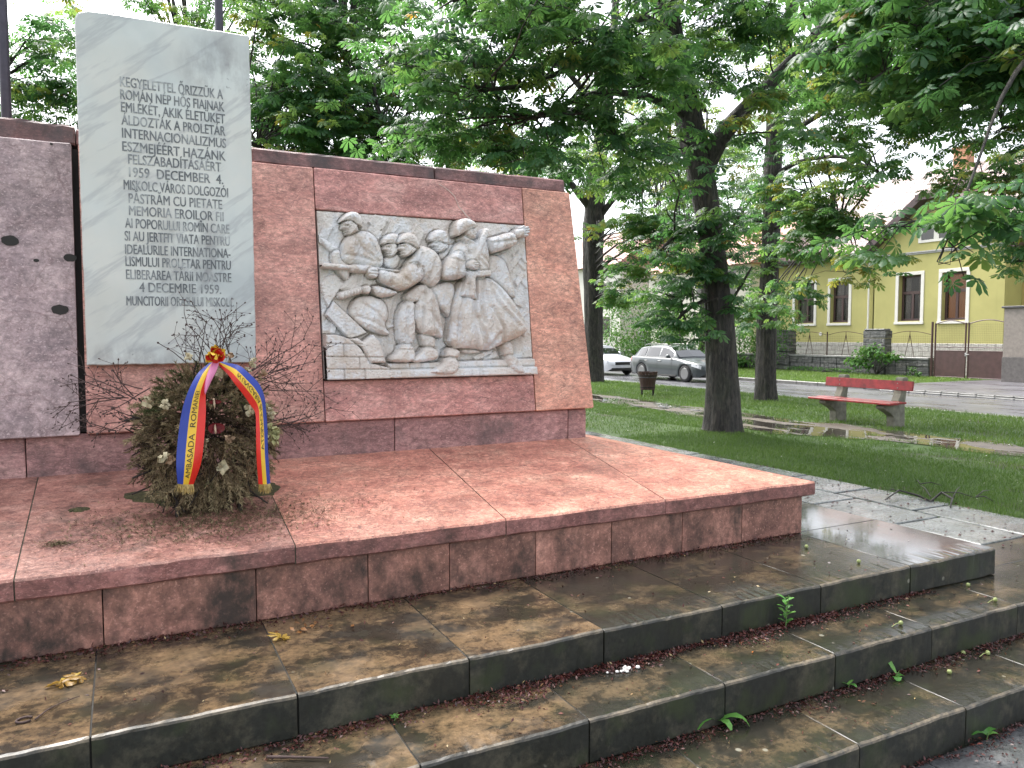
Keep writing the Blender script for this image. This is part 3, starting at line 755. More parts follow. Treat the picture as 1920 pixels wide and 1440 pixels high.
rngn = np.random.default_rng(3)
nz = rngn.normal(size=(NV, NU)); 
for _ in range(2): nz = (nz+np.roll(nz, 1, 0)+np.roll(nz, -1, 0)+np.roll(nz, 1, 1)+np.roll(nz, -1, 1))/5
HH += nz*.003
k = HH.copy(); HH = HH if True else .05*(np.roll(k, 1, 0)+np.roll(k, -1, 0)+np.roll(k, 1, 1)+np.roll(k, -1, 1))
fx0, fx1, fz0, fz1 = RX0+.008, RX1-.006, RZ0, RZ1
VX = fx0+gu*(fx1-fx0); VZ = fz0+gv*(fz1-fz0)
VY = 4.74+(4.95-4.74)*(VZ-Z0)/(Z1-Z0)-.004-HH*1.2
V = np.stack([VX, VY, VZ], -1).reshape(-1, 3)
ii, jj = np.meshgrid(np.arange(NV-1), np.arange(NU-1), indexing='ij')
Fq = np.stack([ii*NU+jj, ii*NU+jj+1, (ii+1)*NU+jj+1, (ii+1)*NU+jj], -1).reshape(-1, 4)
fid = ID[:-1, :-1].ravel()
relief = None
RLAB = {0: 'carved ruined beams and rubble behind the figures', 1: 'carved broken brick wall and ground ledge', 2: 'carved soldier at the far left seen from behind', 3: 'carved soldier with a perforated machine pistol',
        4: 'carved stooping soldier charging with fixed bayonet', 5: 'carved helmeted soldier looking back in the middle', 6: 'carved soldier in long coat pointing to the right with a rifle'}
for pid in range(7):
    m = fid == pid; Fs = Fq[m]; used = np.unique(Fs); rem = np.zeros(len(V), int); rem[used] = np.arange(len(used))
    nm = 'carved_relief' if pid == 0 else ('brick_wall' if pid == 1 else 'soldier')
    o = np_mesh(nm, V[used], rem[Fs], RELIEF_STONE, memorial if pid == 0 else relief, smooth=True)
    if pid == 0: relief = o; o['label'] = 'white stone relief of charging helmeted soldiers'
    else: o['label'] = RLAB[pid]
b = MB(); v0 = lambda x, z, d: (x, 4.74+(4.95-4.74)*(z-Z0)/(Z1-Z0)+d, z)
edge = [(fx0, fz0), (fx1, fz0), (fx1, fz1), (fx0, fz1)]
vv = [v0(x, z, -.006) for x, z in edge]+[v0(x, z, .06) for x, z in edge]
b.add(vv, [(0, 1, 5, 4), (1, 2, 6, 5), (2, 3, 7, 6), (3, 0, 4, 7), (4, 5, 6, 7)]); b.build('relief_edge', RELIEF_STONE, relief)

# ================================================================ STEPS
steps = thing('stone_steps', 'three wide dark wet stone steps with mossy risers below the red plinth', 'steps', (.28, 2.6, 0))
def step(xs, y0, y1, z0, z1, name, mats, seed, gap=.003):
    c = .012
    prof = [(y0+.004, z0), (y0, z0+.006), (y0, z1-c), (y0+c*.35, z1-c*.35), (y0+c*1.3, z1)]+[(y0+c*1.3+(y1-y0-c*1.3)*k/5, z1) for k in range(1, 6)]+[(y1, z0)]
    # segment index -> material: 0/1 riser, 2/3 worn edge with painted highlight, then tread
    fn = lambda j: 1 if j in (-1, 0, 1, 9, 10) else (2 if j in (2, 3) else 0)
    for i in range(len(xs)-1):
        ms = mats(i, (xs[i]+xs[i+1])/2)
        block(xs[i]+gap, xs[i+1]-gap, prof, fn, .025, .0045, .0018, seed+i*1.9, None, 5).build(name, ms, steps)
    for x in xs[1:-1]: b = MB(); b.box(x-gap-.002, x+gap+.002, y0+.012, y1-.01, z0, z1-.0035); b.build('step_joint', MORTAR, steps)
jA = [-3.9, -3.2, -2.5, -1.8, -.95, -.128, .552, 1.252, 1.92, 2.62, 3.31, 4.045, 4.857]
jB = [-4.6, -3.7, -2.8, -1.9, -1.1, -.45, .22, .895, 1.594, 2.287, 2.969, 3.678, 4.42, 5.2, 5.95, 6.62]
jC = [-4.6, -3.6, -2.6, -1.7, -.9, -.1, .58, 1.27, 1.965, 2.66, 3.36, 4.06, 4.8, 5.5, 6.62]
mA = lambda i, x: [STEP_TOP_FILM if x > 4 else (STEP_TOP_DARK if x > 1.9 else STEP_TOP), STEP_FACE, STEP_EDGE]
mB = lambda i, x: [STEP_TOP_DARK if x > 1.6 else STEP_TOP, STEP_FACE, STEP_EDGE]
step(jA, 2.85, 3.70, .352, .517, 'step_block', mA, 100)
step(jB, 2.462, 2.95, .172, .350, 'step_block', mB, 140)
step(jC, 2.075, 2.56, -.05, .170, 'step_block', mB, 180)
# the top step runs on round the right end of the plinth
for q in ((4.04, 4.857, 3.706, 4.5), (4.04, 4.857, 4.506, 5.35), (4.04, 4.857, 5.356, 6.2), (4.04, 4.857, 6.206, 7.4), (-3.9, -3.5, 3.706, 7.4), (-3.49, 4.03, 6.65, 7.4)):
    b = MB(); b.box(*q, .33, .5165, 0, .008); b.build('step_block', [STEP_TOP_FILM], steps)
b = MB(); b.box(-3.8, 4.8, 2.95, 7.3, -.05, .34); b.box(-4.55, 6.6, 2.56, 3.0, -.05, .165); b.build('step_core', DARKJOINT, steps)
# wide B tread east of step A
b = MB(); b.box(4.862, 6.62, 2.955, 3.30, .17, .3495, 0, .006); b.build('step_block', [STEP_TOP_DARK], steps)
# ================================================================ GROUND, PATH, ROAD
def gz(x, y=0.0):
    """park ground height: level by the memorial, falling gently to the street"""
    t = min(max((x-6.6)/(16.8-6.6), 0), 1)
    return .335-.20*t
def grass_ground():
    t = NT('turf'); co = t.coord(world=True)
    c = t.ramp(t.noise(co, 1.1, 6), [(.3, (.040, .078, .018)), (.5, (.060, .110, .024)), (.7, (.080, .125, .032))])
    c = t.mix(t.ramp(t.noise(co, 26, 4), [(.4, 0.0), (.7, .6)]), c, (.022, .035, .012))
    mud = t.ramp(t.noise(t.coord((1, .7, 1), world=True), .9, 6, .65), [(.56, 0.0), (.66, .85)])
    c = t.mix(mud, c, (.055, .043, .030))
    t.bump(t.noise(co, 60, 4), .6, .03)
    return t.done(c, .7, .3)
TURF = grass_ground()
def soil_mat():
    t = NT('wet_soil'); co = t.coord(world=True)
    c = t.ramp(t.noise(co, 3, 6), [(.3, (.055, .042, .032)), (.7, (.12, .095, .07))])
    x, y, z = t.sep(co)
    pud = t.noise(t.coord((1.5, .55, 1), world=True), 1.25, 5, .6)
    wet = t.ramp(pud, [(.47, 0.0), (.51, 1.0)])
    c = t.mix(wet, c, (.04, .034, .028))
    r = t.mix(wet, .55, .02)
    h = t.noise(co, 22, 5)
    hb = t.mix(wet, h, .5)
    t.bump(hb, .5, .03)
    return t.done(c, r, .6)
SOIL = soil_mat()
def asphalt(name, base, wetlo=.10, wethi=.32):
    t = NT(name); co = t.coord(world=True)
    c = t.ramp(t.noise(co, 1.3, 6), [(.3, tuple(q*.75 for q in base)), (.7, tuple(q*1.3 for q in base))])
    c = t.mix(t.ramp(t.noise(co, 90, 2), [(.55, 0.0), (.75, .5)]), c, tuple(q*2.2 for q in base))
    r = t.ramp(t.noise(t.coord((.8, .25, 1), world=True), 1.2, 5), [(.35, wetlo), (.65, wethi)])
    t.bump(t.noise(co, 70, 3), .22, .006)
    return t.done(c, r, .55)
ROAD = asphalt('wet_asphalt', (.10, .10, .108), .14, .42)
DRIVE = asphalt('wet_drive', (.10, .096, .105), .22, .45)
KERB = plain('kerb_stone', (.16, .155, .145), .35, .35, 8, bump=.2)
VERGE = None

def sheet(name, x0, x1, y0, y1, nx, ny, zf, mat, kind='structure', jx=0.0, seed=0):
    v = []; f = []
    for j in range(ny+1):
        y = y0+(y1-y0)*j/ny
        for i in range(nx+1):
            x = x0+(x1-x0)*i/nx
            if jx and i in (0, nx):
                x += jx*(mnoise.noise(Vector((y*.55, i*3.1, seed)))*1.6+mnoise.noise(Vector((y*1.9, i*7.7, seed)))*.6)
            v.append((x, y, zf(x, y)))
    w = nx+1
    for j in range(ny):
        for i in range(nx): f.append((j*w+i, j*w+i+1, (j+1)*w+i+1, (j+1)*w+i))
    b = MB(); b.add(v, f); o = b.build(name, mat)
    return tag(o, kind=kind)
sheet('ground', -420, 420, -420, 420, 4, 4, lambda x, y: -.06, TURF)
bump2 = lambda x, y: mnoise.noise(Vector((x*.5, y*.5, 0)))*.03
sheet('lawn', 6.62, 16.74, -14, 70, 40, 120, lambda x, y: gz(x)+bump2(x, y)*min(1, max(0, (x-6.7)))*min(1, max(0, (16.6-x)*2)), TURF)
sheet('lawn', -40, 6.615, 7.42, 70, 24, 30, lambda x, y: .33, TURF)
sheet('lawn', -40, -4.62, -14, 7.41, 10, 10, lambda x, y: .33, TURF)
# trampled path with puddles (two strips: widened by the bench)
PATH_X0 = lambda y: 10.35+.25*math.sin(y*.31+1.0)+(-1.1*math.exp(-((y-9.7)/1.5)**2))
PATH_X1 = lambda y: 11.65+.18*math.sin(y*.43)
def path_sheet():
    ny, nx = 220, 8; v = []; f = []
    for j in range(ny+1):
        y = -8+60*j/ny
        a = PATH_X0(y)+.55*mnoise.noise(Vector((y*1.3, 2, 0)))+.3*mnoise.noise(Vector((y*4, 2, 0))); c = PATH_X1(y)+.45*mnoise.noise(Vector((y*1.5, 9, 0)))+.2*mnoise.noise(Vector((y*4, 9, 0)))
        for i in range(nx+1):
            x = a+(c-a)*i/nx; v.append((x, y, gz(x)+bump2(x, y)+.012))
    for j in range(ny):
        for i in range(nx): f.append((j*(nx+1)+i, j*(nx+1)+i+1, (j+1)*(nx+1)+i+1, (j+1)*(nx+1)+i))
    b = MB(); b.add(v, f); return tag(b.build('path', SOIL), kind='structure')
path_sheet()
# street
b = MB(); y = -60.0
while y < 130: b.box(16.75, 16.95, y, y+.985, -.05, gz(16.8)+.006, 0, .012); y += 1.0
tag(b.build('kerb', KERB), kind='structure')
sheet('road', 16.9, 23.05, -80, 170, 4, 4, lambda x, y: 0.0, ROAD)
b = MB(); y = 18.2
while y < 130: b.box(23.0, 23.16, y, y+.985, -.05, .125, 0, .012); y += 1.0
tag(b.build('kerb', KERB), kind='structure')
sheet('verge', 23.15, 30.0, 18.15, 130, 20, 80, lambda x, y: .115+bump2(x, y)*.6, TURF)
sheet('yard', 30.0, 60, -60, 130, 4, 4, lambda x, y: .105, TURF)
sheet('driveway', 23.0, 30.6, -40, 18.25, 6, 20, lambda x, y: .02+.10*min(1, (x-23.0)/.9), DRIVE, jx=.0)
b = MB(); y = -20.0
while y < 17.4:
    b.box(22.72, 23.02, y, y+.52, -.05, .035+.012*random.random(), 0, .015); b.box(23.05, 23.5, y+.2, y+.72, -.05, .072+.012*random.random(), 0, .015); y += .55
tag(b.build('gutter_setts', plain('sett_stone', (.095, .094, .090), .5, .35, 8, bump=.2)), kind='structure')
# concrete pavers beside the memorial
pv = MB(); rp = random.Random(5)
xs_ = [4.90, 5.48, 6.05, 6.60]
for r_ in range(3):
    y = 3.31
    while y < 9.4 if r_ < 3 else 0:
        L = rp.uniform(.80, .98) if y > 3.4 else .45+.25*r_
        zt = .352+rp.uniform(-.007, .004)
        pv.box(xs_[r_]+.018, xs_[r_+1]-.018+rp.uniform(-.010, .006), y+.017, y+L-.017, .25, zt, 0, .007); y += L
tag(pv.build('pavement', PAVER), kind='structure')
sheet('pavement_bed', 4.86, 6.63, 3.3, 9.4, 6, 30, lambda x, y: .312, plain('mossy_joint', (.020, .026, .010), .8, .5, 30, bump=.5))
# lower paving the steps stand on
pv = MB(); y = -6.0
PAVD = wet_stone('dark_paving', (.050, .052, .055), (.13, .13, .13), .35, .15, .4, .2)
while y < 2.07:
    x = -5.0+rp.uniform(0, .4)
    y1 = min(y+.58, 2.068)
    while x < 6.6:
        L = rp.uniform(.75, 1.0); pv.box(x+.005, min(x+L, 6.6)-.005, y+.005, y1-.005, -.05, rp.uniform(-.004, .002), 0, .006); x += L
    y += .58
tag(pv.build('paving', PAVD), kind='structure')
sheet('paving_bed', -5.0, 6.62, -6, 2.09, 2, 2, lambda x, y: -.012, DARKJOINT)
b = MB(); b.box(6.60, 6.70, -14, 3.3, -.06, .345, 0, .01); tag(b.build('kerb', KERB), kind='structure')

# ================================================================ BENCH
CONC = plain('weathered_concrete', (.17, .16, .125), .75, .4, 9, bump=.4)
REDPAINT = plain('red_paint', (.25, .016, .018), .36, .45, 9, bump=.25)
bench = thing('park_bench', 'red painted park bench with two grey concrete supports by the puddled path', 'bench', (12.1, 9.55, gz(12.1)))
zb = gz(12.1)+.005
def bench_support(y):
    pr = [(12.00, -.1), (12.30, -.1), (12.285, .38), (12.36, .86), (12.33, .885), (12.24, .885), (12.215, .86), (12.17, .60), (12.10, .46), (12.06, .425), (11.74, .415), (11.70, .385), (11.72, .35), (11.90, .27), (12.00, .20)]
    b = MB(); b.extrude(pr, lambda p: (p[0], y-.075, zb+p[1]), lambda p: (p[0], y+.075, zb+p[1])); o = b.build('support', CONC, bench)
    m = o.modifiers.new('b', 'BEVEL'); m.width = .012; m.segments = 2; m.limit_method = 'ANGLE'
bench_support(10.16); bench_support(8.94)
b = MB(); b.box(11.66, 11.90, 8.70, 10.46, zb+.425, zb+.462, 0, .006); b.box(11.905, 12.10, 8.70, 10.46, zb+.435, zb+.470, 0, .006); b.build('seat', REDPAINT, bench)
b = MB(); v = []
R = Matrix.Translation((12.205, 0, zb+.74)) @ Matrix.Rotation(rad(9), 4, 'Y')
b.box(-.02, .018, 8.66, 10.50, -.085, .085, 0, .005, R); b.build('backrest', REDPAINT, bench)
b = MB()
for y in (8.94, 10.16):
    for dz in (.70, .78): b.lathe([(.011, -.008), (.009, 0), (0.001, .001)], (12.175, y, zb+dz), 8, 0, 'x')
b.build('bolt', plain('steel', (.3, .3, .3), .4, .1, 10, 1.0), bench)

# ================================================================ LITTER BIN
bp = onZ(1214, 742, gz(12.9)); BX, BY = bp[0], bp[1]
BINW = plain('bin_brown', (.050, .022, .018), .55, .35, 14, bump=.3)
lbin = thing('litter_bin', 'dark brown tapered litter bin of upright staves on two iron legs', 'litter bin', (BX, BY, gz(BX)))
b = MB(); zb2 = gz(BX)
NS = 18
for i in range(NS):
    a0 = 2*math.pi*i/NS+.015; a1 = 2*math.pi*(i+1)/NS-.015
    prof = [(.20, .17), (.205, .3), (.235, .48), (.275, .66+random.uniform(-.01, .012))]
    v = []
    for (r_, h) in prof:
        for rr in (r_, r_-.018):
            for a in (a0, a1): v.append((BX+rr*math.cos(a), BY+rr*math.sin(a), zb2+h))
    f = []
    for k in range(3):
        q = 4*k; f += [(q, q+1, q+5, q+4), (q+2, q+6, q+7, q+3), (q, q+4, q+6, q+2), (q+1, q+3, q+7, q+5)]
    f += [(0, 2, 3, 1), (12, 13, 15, 14)]
    b.add(v, f)
b.build('staves', BINW, lbin)
HOOPM = plain('dark_iron', (.03, .025, .022), .5, .2, 10, .6)
for h, r_ in ((.24, .206), (.56, .262)): b = MB(); b.lathe([(r_-.02, h-.015), (r_+.006, h-.015), (r_+.006, h+.015), (r_-.02, h+.015)], (BX, BY, zb2), 24); b.build('hoop', HOOPM, lbin)
b = MB(); b.lathe([(.19, .17), (.19, .19), (.001, .19)], (BX, BY, zb2), 16); b.lathe([(.25, .5), (.24, .58), (.001, .6)], (BX, BY, zb2), 14); b.build('liner', plain('bin_liner', (.05, .045, .05), .4, .2, 20), lbin)
IRON = bpy.data.materials['dark_iron']
leg_d = np.array([_r[0], _r[1]])
for s_ in (-1, 1):
    cx, cy = BX+s_*.155*leg_d[0], BY+s_*.155*leg_d[1]
    b = MB(); b.box(cx-.022, cx+.022, cy-.022, cy+.022, zb2-.1, zb2+.22, 0, .004); b.build('leg', IRON, lbin)

# ================================================================ STONE FENCE, RAILING, GATE
def rubble(name, c0, c1, c2, sc=(1, 1, 1), mortar=(.05, .05, .045)):
    t = NT(name); co = t.coord(world=True)
    mp = t.n('ShaderNodeCombineXYZ'); x, y, z = t.sep(t.warp(co, 3, .10)); t.link(t.math('ADD', x, y), mp.inputs[0]); t.link(z, mp.inputs[1])
    q = t.n('ShaderNodeTexBrick'); t.link(mp.outputs[0], q.inputs['Vector'])
    q.inputs['Color1'].default_value = (*c0, 1); q.inputs['Color2'].default_value = (*c1, 1); q.inputs['Mortar'].default_value = (*mortar, 1)
    q.inputs['Scale'].default_value = 1.0; q.inputs['Brick Width'].default_value = .46*sc[0]; q.inputs['Row Height'].default_value = .17*sc[1]
    q.inputs['Mortar Size'].default_value = .018; q.inputs['Mortar Smooth'].default_value = .4; q.inputs['Bias'].default_value = -.1; q.offset = .37; q.squash = .7; q.squash_frequency = 3
    c = t.mix(t.ramp(t.noise(co, 7, 6), [(.42, 0.0), (.66, .8)]), q.outputs['Color'], c2)
    h = t.math('ADD', t.math('MULTIPLY', q.outputs['Fac'], -1.0), t.noise(co, 14, 5))
    t.bump(h, .8, .05)
    return t.done(c, .55)
RUBBLE = rubble('dark_rubble', (.085, .085, .085), (.17, .165, .155), (.035, .037, .035))
PALE_RUBBLE = rubble('pale_rubble', (.50, .47, .42), (.62, .59, .54), (.36, .33, .29), (1.1, 1.3, 1), (.28, .26, .23))
CAPST = plain('wall_cap', (.17, .17, .165), .3, .3, 7, bump=.2)
FX = 30.0
wall = thing('garden_wall', 'low dark rubble garden wall with stone piers and wavy wire railing', 'wall', (FX+.2, 27, .1))
PIERS = [(17.0-2000, 0)]
def pier(y0, y1, zt, nm='pier'):
    b = MB(); n = 7; v = []
    zs = np.linspace(.05, zt-.09, n)
    for i in range(n-1):
        j = random.uniform(-.02, .02); b.box(FX-.06+j, FX+.44+random.uniform(-.02, .02), y0+random.uniform(-.02, .02), y1+random.uniform(-.02, .02), zs[i]+.004, zs[i+1]-.004, 0, .02)
    b.box(FX-.05, FX+.43, y0+.03, y1-.03, zt-.10, zt-.01, 0, .05)
    return b.build(nm, RUBBLE, wall)
pier_y = [(28.1, 29.3), (22.68, 23.82), (36.8, 37.9), (40.0, 40.9), (46.0, 47.1)]
for a, c in pier_y: pier(a, c, 2.17)
segs = [(20.62, 22.66), (23.84, 28.08), (29.32, 36.78), (37.92, 39.98), (40.92, 45.98), (47.12, 60)]
for (a, c) in segs:
    b = MB(); ny = max(3, int((c-a)/.45)); 
    for i in range(ny):
        for k in range(3):
            b.box(FX+random.uniform(-.025, .02), FX+.35, a+(c-a)*i/ny+.004, a+(c-a)*(i+1)/ny-.004, .02+.27*k, .02+.27*(k+1)-.004, 0, .018)
    b.build('rubble_wall', RUBBLE, wall)
    b = MB(); m = max(2, int((c-a)/1.0))
    for i in range(m): b.box(FX-.05, FX+.40, a+(c-a)*i/m+.003, a+(c-a)*(i+1)/m-.003, .835, .93, 0, .012)
    b.build('coping', CAPST, wall)
WIRE = plain('rusty_wire', (.075, .045, .035), .5, .3, 20, .5)
def railing(a, c, n, top=1.98):
    b = MB(); L = (c-a)/n
    for i in range(n):
        y0 = a+L*i; pts = []
        for k in range(17):
            t = k/16; pts.append((FX+.17, y0+L*t, top-.10+.16*math.sin(math.pi*t)))
        b.tube(pts, .014, 5)
        for dy in (-.10, 0, .10):
            b.tube([(FX+.17, y0+L/2, top-.05), (FX+.17, y0+L/2+dy*2.2, .92)] if dy else [(FX+.17, y0+L/2, top+.06), (FX+.17, y0+L/2, top-.35)], .012, 5)
        if i: b.tube([(FX+.17, y0, .92), (FX+.17, y0, top+.06)], .03, 6)
    nw = int((c-a)/.10)
    for i in range(nw): b.tube([(FX+.17, a+(c-a)*i/nw, .94), (FX+.17, a+(c-a)*i/nw, top-.10)], .0022, 3, cap=False)
    for z in np.arange(1.02, top-.1, .10): b.tube([(FX+.17, a, z), (FX+.17, c, z)], .0022, 3, cap=False)
    return b.build('railing', WIRE, wall)
railing(20.62, 22.66, 1); railing(23.84, 28.08, 2); railing(29.32, 36.78, 3); railing(40.92, 45.98, 2)

gate = thing('driveway_gate', 'double leaf brown sheet steel gate with arched mesh top', 'gate', (FX, 19.05, .12))
BROWN = plain('brown_steel', (.075, .038, .036), .42, .2, 5, .0, .1)
def leaf(a, c):
    b = MB(); b.box(FX+.03, FX+.05, a+.03, c-.03, .17, 1.24); o = b.build('leaf_sheet', BROWN, gate)
    b = MB()
    for y in (a+.03, c-.03): b.tube([(FX+.04, y, .12), (FX+.04, y, 2.36)], .032, 8)
    pts = [(FX+.04, a+.03+(c-a-.06)*k/16, 2.30+.16*math.sin(math.pi*(k/16*.5 if a > 19 else .5+k/16*.5)) if False else 2.32+.14*math.sin(math.pi*k/16)) for k in range(17)]
    b.tube(pts, .024, 6)
    for z in (.17, 1.24, 1.38): b.tube([(FX+.04, a+.03, z), (FX+.04, c-.03, z)], .02, 6)
    b.build('leaf_frame', BROWN, gate)
    b = MB()
    for y in np.arange(a+.08, c-.03, .07): b.tube([(FX+.04, y, 1.24), (FX+.04, y, 2.33)], .002, 3, cap=False)
    for z in np.arange(1.3, 2.33, .07): b.tube([(FX+.04, a+.03, z), (FX+.04, c-.03, z)], .002, 3, cap=False)
    b.build('leaf_mesh', WIRE, gate)
leaf(19.08, 20.42); leaf(17.45, 19.02)
b = MB(); b.box(FX-.02, FX+.02, 19.02, 19.10, 1.02, 1.16, 0, .005); b.tube([(FX-.05, 19.04, 1.1), (FX-.05, 18.90, 1.1)], .01, 6); b.build('handle', bpy.data.materials['steel'], gate)
b = MB(); b.tube([(FX+.04, 20.53, 0), (FX+.04, 20.53, 2.42)], .045, 8); b.build('gate_post', BROWN, gate)
RENDER_G = plain('grey_render', (.24, .21, .185), .8, .15, 10, bump=.2)
RENDER_D = plain('dark_plinth_render', (.11, .10, .095), .7, .2, 10)
gp = thing('gate_pillar', 'thick rendered gate pillar with flat dark cap right of the brown gate', 'pillar', (FX, 16.6, .1))
b = MB(); b.box(FX-.55, FX+.3, 15.9, 17.30, 1.05, 2.86, 0, .01); b.build('shaft', RENDER_G, gp)
b = MB(); b.box(FX-.57, FX+.32, 15.88, 17.32, 0, 1.048, 0, .01); b.build('plinth', RENDER_D, gp)
b = MB(); b.box(FX-.62, FX+.37, 15.83, 17.37, 2.862, 2.94, 0, .01); b.build('cap', plain('cap_dark', (.07, .065, .07), .5), gp)

# ================================================================ YELLOW HOUSE
HX = 33.0
def plaster(name, col):
    t = NT(name); co = t.coord(world=True)
    c = t.ramp(t.noise(co, .8, 5), [(.3, tuple(q*.9 for q in col)), (.7, tuple(min(1, q*1.08) for q in col))])
    st = t.ramp(t.noise(t.coord((1, 2.2, .25), world=True), 1.6, 5), [(.55, 0.0), (.8, .22)])
    c = t.mix(st, c, tuple(q*.6 for q in col))
    t.bump(t.noise(co, 40, 4), .15, .01)
    return t.done(c, .85, .2)
YEL = plaster('olive_yellow_plaster', (.46, .42, .17)); YEL2 = plaster('yellow_plaster', (.47, .38, .15))
TRIM = plain('cream_trim', (.74, .70, .64), .7, .05, 6)
def tiles():
    t = NT('roof_tiles'); co = t.coord(world=True); x, y, z = t.sep(co)
    mp = t.n('ShaderNodeCombineXYZ'); t.link(y, mp.inputs[0]); t.link(t.math('MULTIPLY', z, 1.35), mp.inputs[1])
    q = t.n('ShaderNodeTexBrick'); t.link(mp.outputs[0], q.inputs['Vector']); q.inputs['Scale'].default_value = 1.0
    q.inputs['Brick Width'].default_value = .30; q.inputs['Row Height'].default_value = .34; q.inputs['Mortar Size'].default_value = .035; q.inputs['Mortar Smooth'].default_value = .6; q.offset = .0
    q.inputs['Color1'].default_value = (.30, .185, .165, 1); q.inputs['Color2'].default_value = (.22, .135, .125, 1); q.inputs['Mortar'].default_value = (.07, .045, .045, 1)
    c = t.mix(t.ramp(t.noise(co, 1.6, 5), [(.4, 0.0), (.7, .5)]), q.outputs['Color'], (.33, .25, .225))
    t.bump(t.math('MULTIPLY', q.outputs['Fac'], -1.0), .8, .05)
    return t.done(c, .5)
TILES = tiles()
FASC = plain('brown_fascia', (.085, .058, .060), .6, .15, 8)
SASH = plain('brown_sash', (.075, .040, .036), .45, .15, 8)
def glass_mat(name, col, rough=.04):
    t = NT(name); return t.done(col, rough, .8)
GLASS = glass_mat('window_glass', (.018, .017, .017), .02)
CURT = plain('net_curtain', (.42, .38, .33), .8, .25, 14)
WARM = NT('lit_curtain'); WARM.done((.30, .15, .065), .8)
WARM.b.inputs['Emission Color'].default_value = (.55, .22, .06, 1); WARM.b.inputs['Emission Strength'].default_value = .10
WARM = WARM.m
house = thing('yellow_house', 'olive yellow single storey house with gable, cream window frames and brown tiled roof', 'house', (HX, 25.5, .1))
RC_ = .24
wins = [(29.23, 30.86), (27.04, 28.50), (23.02, 24.48), (20.88, 22.32)]
WZ0, WZ1 = 2.40, 4.83
T = .16
# facade with real window openings: left wing y 25.7..31.95 (set back 8 cm), gable part y 19.42..25.7
def facade(y0, y1, z0, z1, x, holes, mat, nm='wall', depth=.35):
    b = MB(); ys = sorted({y0, y1, *[h[0] for h in holes], *[h[1] for h in holes]}); zs = sorted({z0, z1, *[h[2] for h in holes], *[h[3] for h in holes]})
    for i in range(len(ys)-1):
        for j in range(len(zs)-1):
            my, mz = (ys[i]+ys[i+1])/2, (zs[j]+zs[j+1])/2
            if any(h[0] < my < h[1] and h[2] < mz < h[3] for h in holes): continue
            b.add([(x, ys[i], zs[j]), (x, ys[i+1], zs[j]), (x, ys[i+1], zs[j+1]), (x, ys[i], zs[j+1])], [(0, 1, 2, 3)])
    for h in holes:
        a, c, d, e = h
        for (p, q) in (((a, d), (c, d)), ((c, d), (c, e)), ((c, e), (a, e)), ((a, e), (a, d))):
            b.add([(x, p[0], p[1]), (x, q[0], q[1]), (x+depth, q[0], q[1]), (x+depth, p[0], p[1])], [(0, 1, 2, 3)])
    return b.build(nm, mat, house, fix=False)
ho = [(a+T, c-T, WZ0+.14, WZ1-T) for a, c in wins]
facade(25.7, 31.95, 1.52, 5.95, HX+.10, ho[:2], YEL)
facade(19.40, 25.7, 1.50, 5.62, HX, ho[2:], YEL)
for q in ((HX+.1, HX+8, 31.90, 31.95, .1, 5.95), (HX+.02, HX+7.89, 19.40, 19.46, .1, 5.6), (HX, HX+.12, 25.64, 25.70, 1.5, 5.6), (HX+7.9, HX+8, 19.4, 31.89, .1, 5.9)): b = MB(); b.box(*q); b.build('wall', YEL, house)
b = MB(); b.box(HX-.03, HX+.3, 19.37, 25.72, .05, 1.50, 0, .02); b.box(HX+.06, HX+.4, 25.73, 31.98, .05, 1.515, 0, .02); b.build('stone_base', PALE_RUBBLE, house)
for i, (a, c) in enumerate(wins):
    x = HX+(.10 if i < 2 else 0)
    b = MB()
    b.box(x-.035, x+.02, a, c, WZ1-T, WZ1, 0, .008); b.box(x-.035, x+.02, a, a+T, WZ0+.10, WZ1-T-.002, 0, .008); b.box(x-.035, x+.02, c-T, c, WZ0+.10, WZ1-T-.002, 0, .008)
    b.box(x-.07, x+.05, a-.02, c+.02, WZ0-.02, WZ0+.098, 0, .01)
    w_ = b.build('window', TRIM, house)
    b = MB(); xx = x+.24; ya, yc, za, zc = a+T, c-T, WZ0+.14, WZ1-T; mid = za+(zc-za)*.62
    for (p, q, r_, s_) in ((ya, ya+.10, za, zc), (yc-.10, yc, za, zc), (ya+.101, yc-.101, za, za+.10), (ya+.101, yc-.101, zc-.10, zc), (ya+.101, yc-.101, mid-.07, mid+.07), ((ya+yc)/2-.06, (ya+yc)/2+.06, za+.101, mid-.071)):
        b.box(xx, xx+.07, p, q, r_, s_, 0, .006)
    b.box(x+.04, x+.22, ya, yc, za-.0, za+.025)
    b.build('sash', SASH, w_)
    b = MB(); b.box(xx+.03, xx+.035, ya+.1, yc-.1, za+.1, zc-.1)
    gl = NT('thin_glass'); gl.b.inputs['Alpha'].default_value = .32; gl.done((.03, .03, .03), .02, .9)
    b.build('pane', gl.m, w_)
    b = MB(); v = []; nn = 60
    for k in range(nn+1):
        yy = ya+.08+(yc-ya-.16)*k/nn; gap = .10+.06*(i % 2)
        v += [(xx+.16+.03*math.sin(k*1.3)+.02*math.sin(k*.5), yy, za+.05), (xx+.16+.03*math.sin(k*1.3)+.02*math.sin(k*.5), yy, zc-.05)]
    ff = [(2*k, 2*k+2, 2*k+3, 2*k+1) for k in range(nn) if (i == 3 or abs(k-nn/2) > (6, 4, 12, 0)[i])]
    b.add(v, ff); cu_ = b.build('curtain', WARM if i == 3 else CURT, w_, fix=False)
    b = MB(); b.box(xx+.5, xx+.55, a-.3, c+.3, WZ0-.4, WZ1+.3); b.build('dark_room', plain('dark_room', (.02, .016, .014), .9), w_)
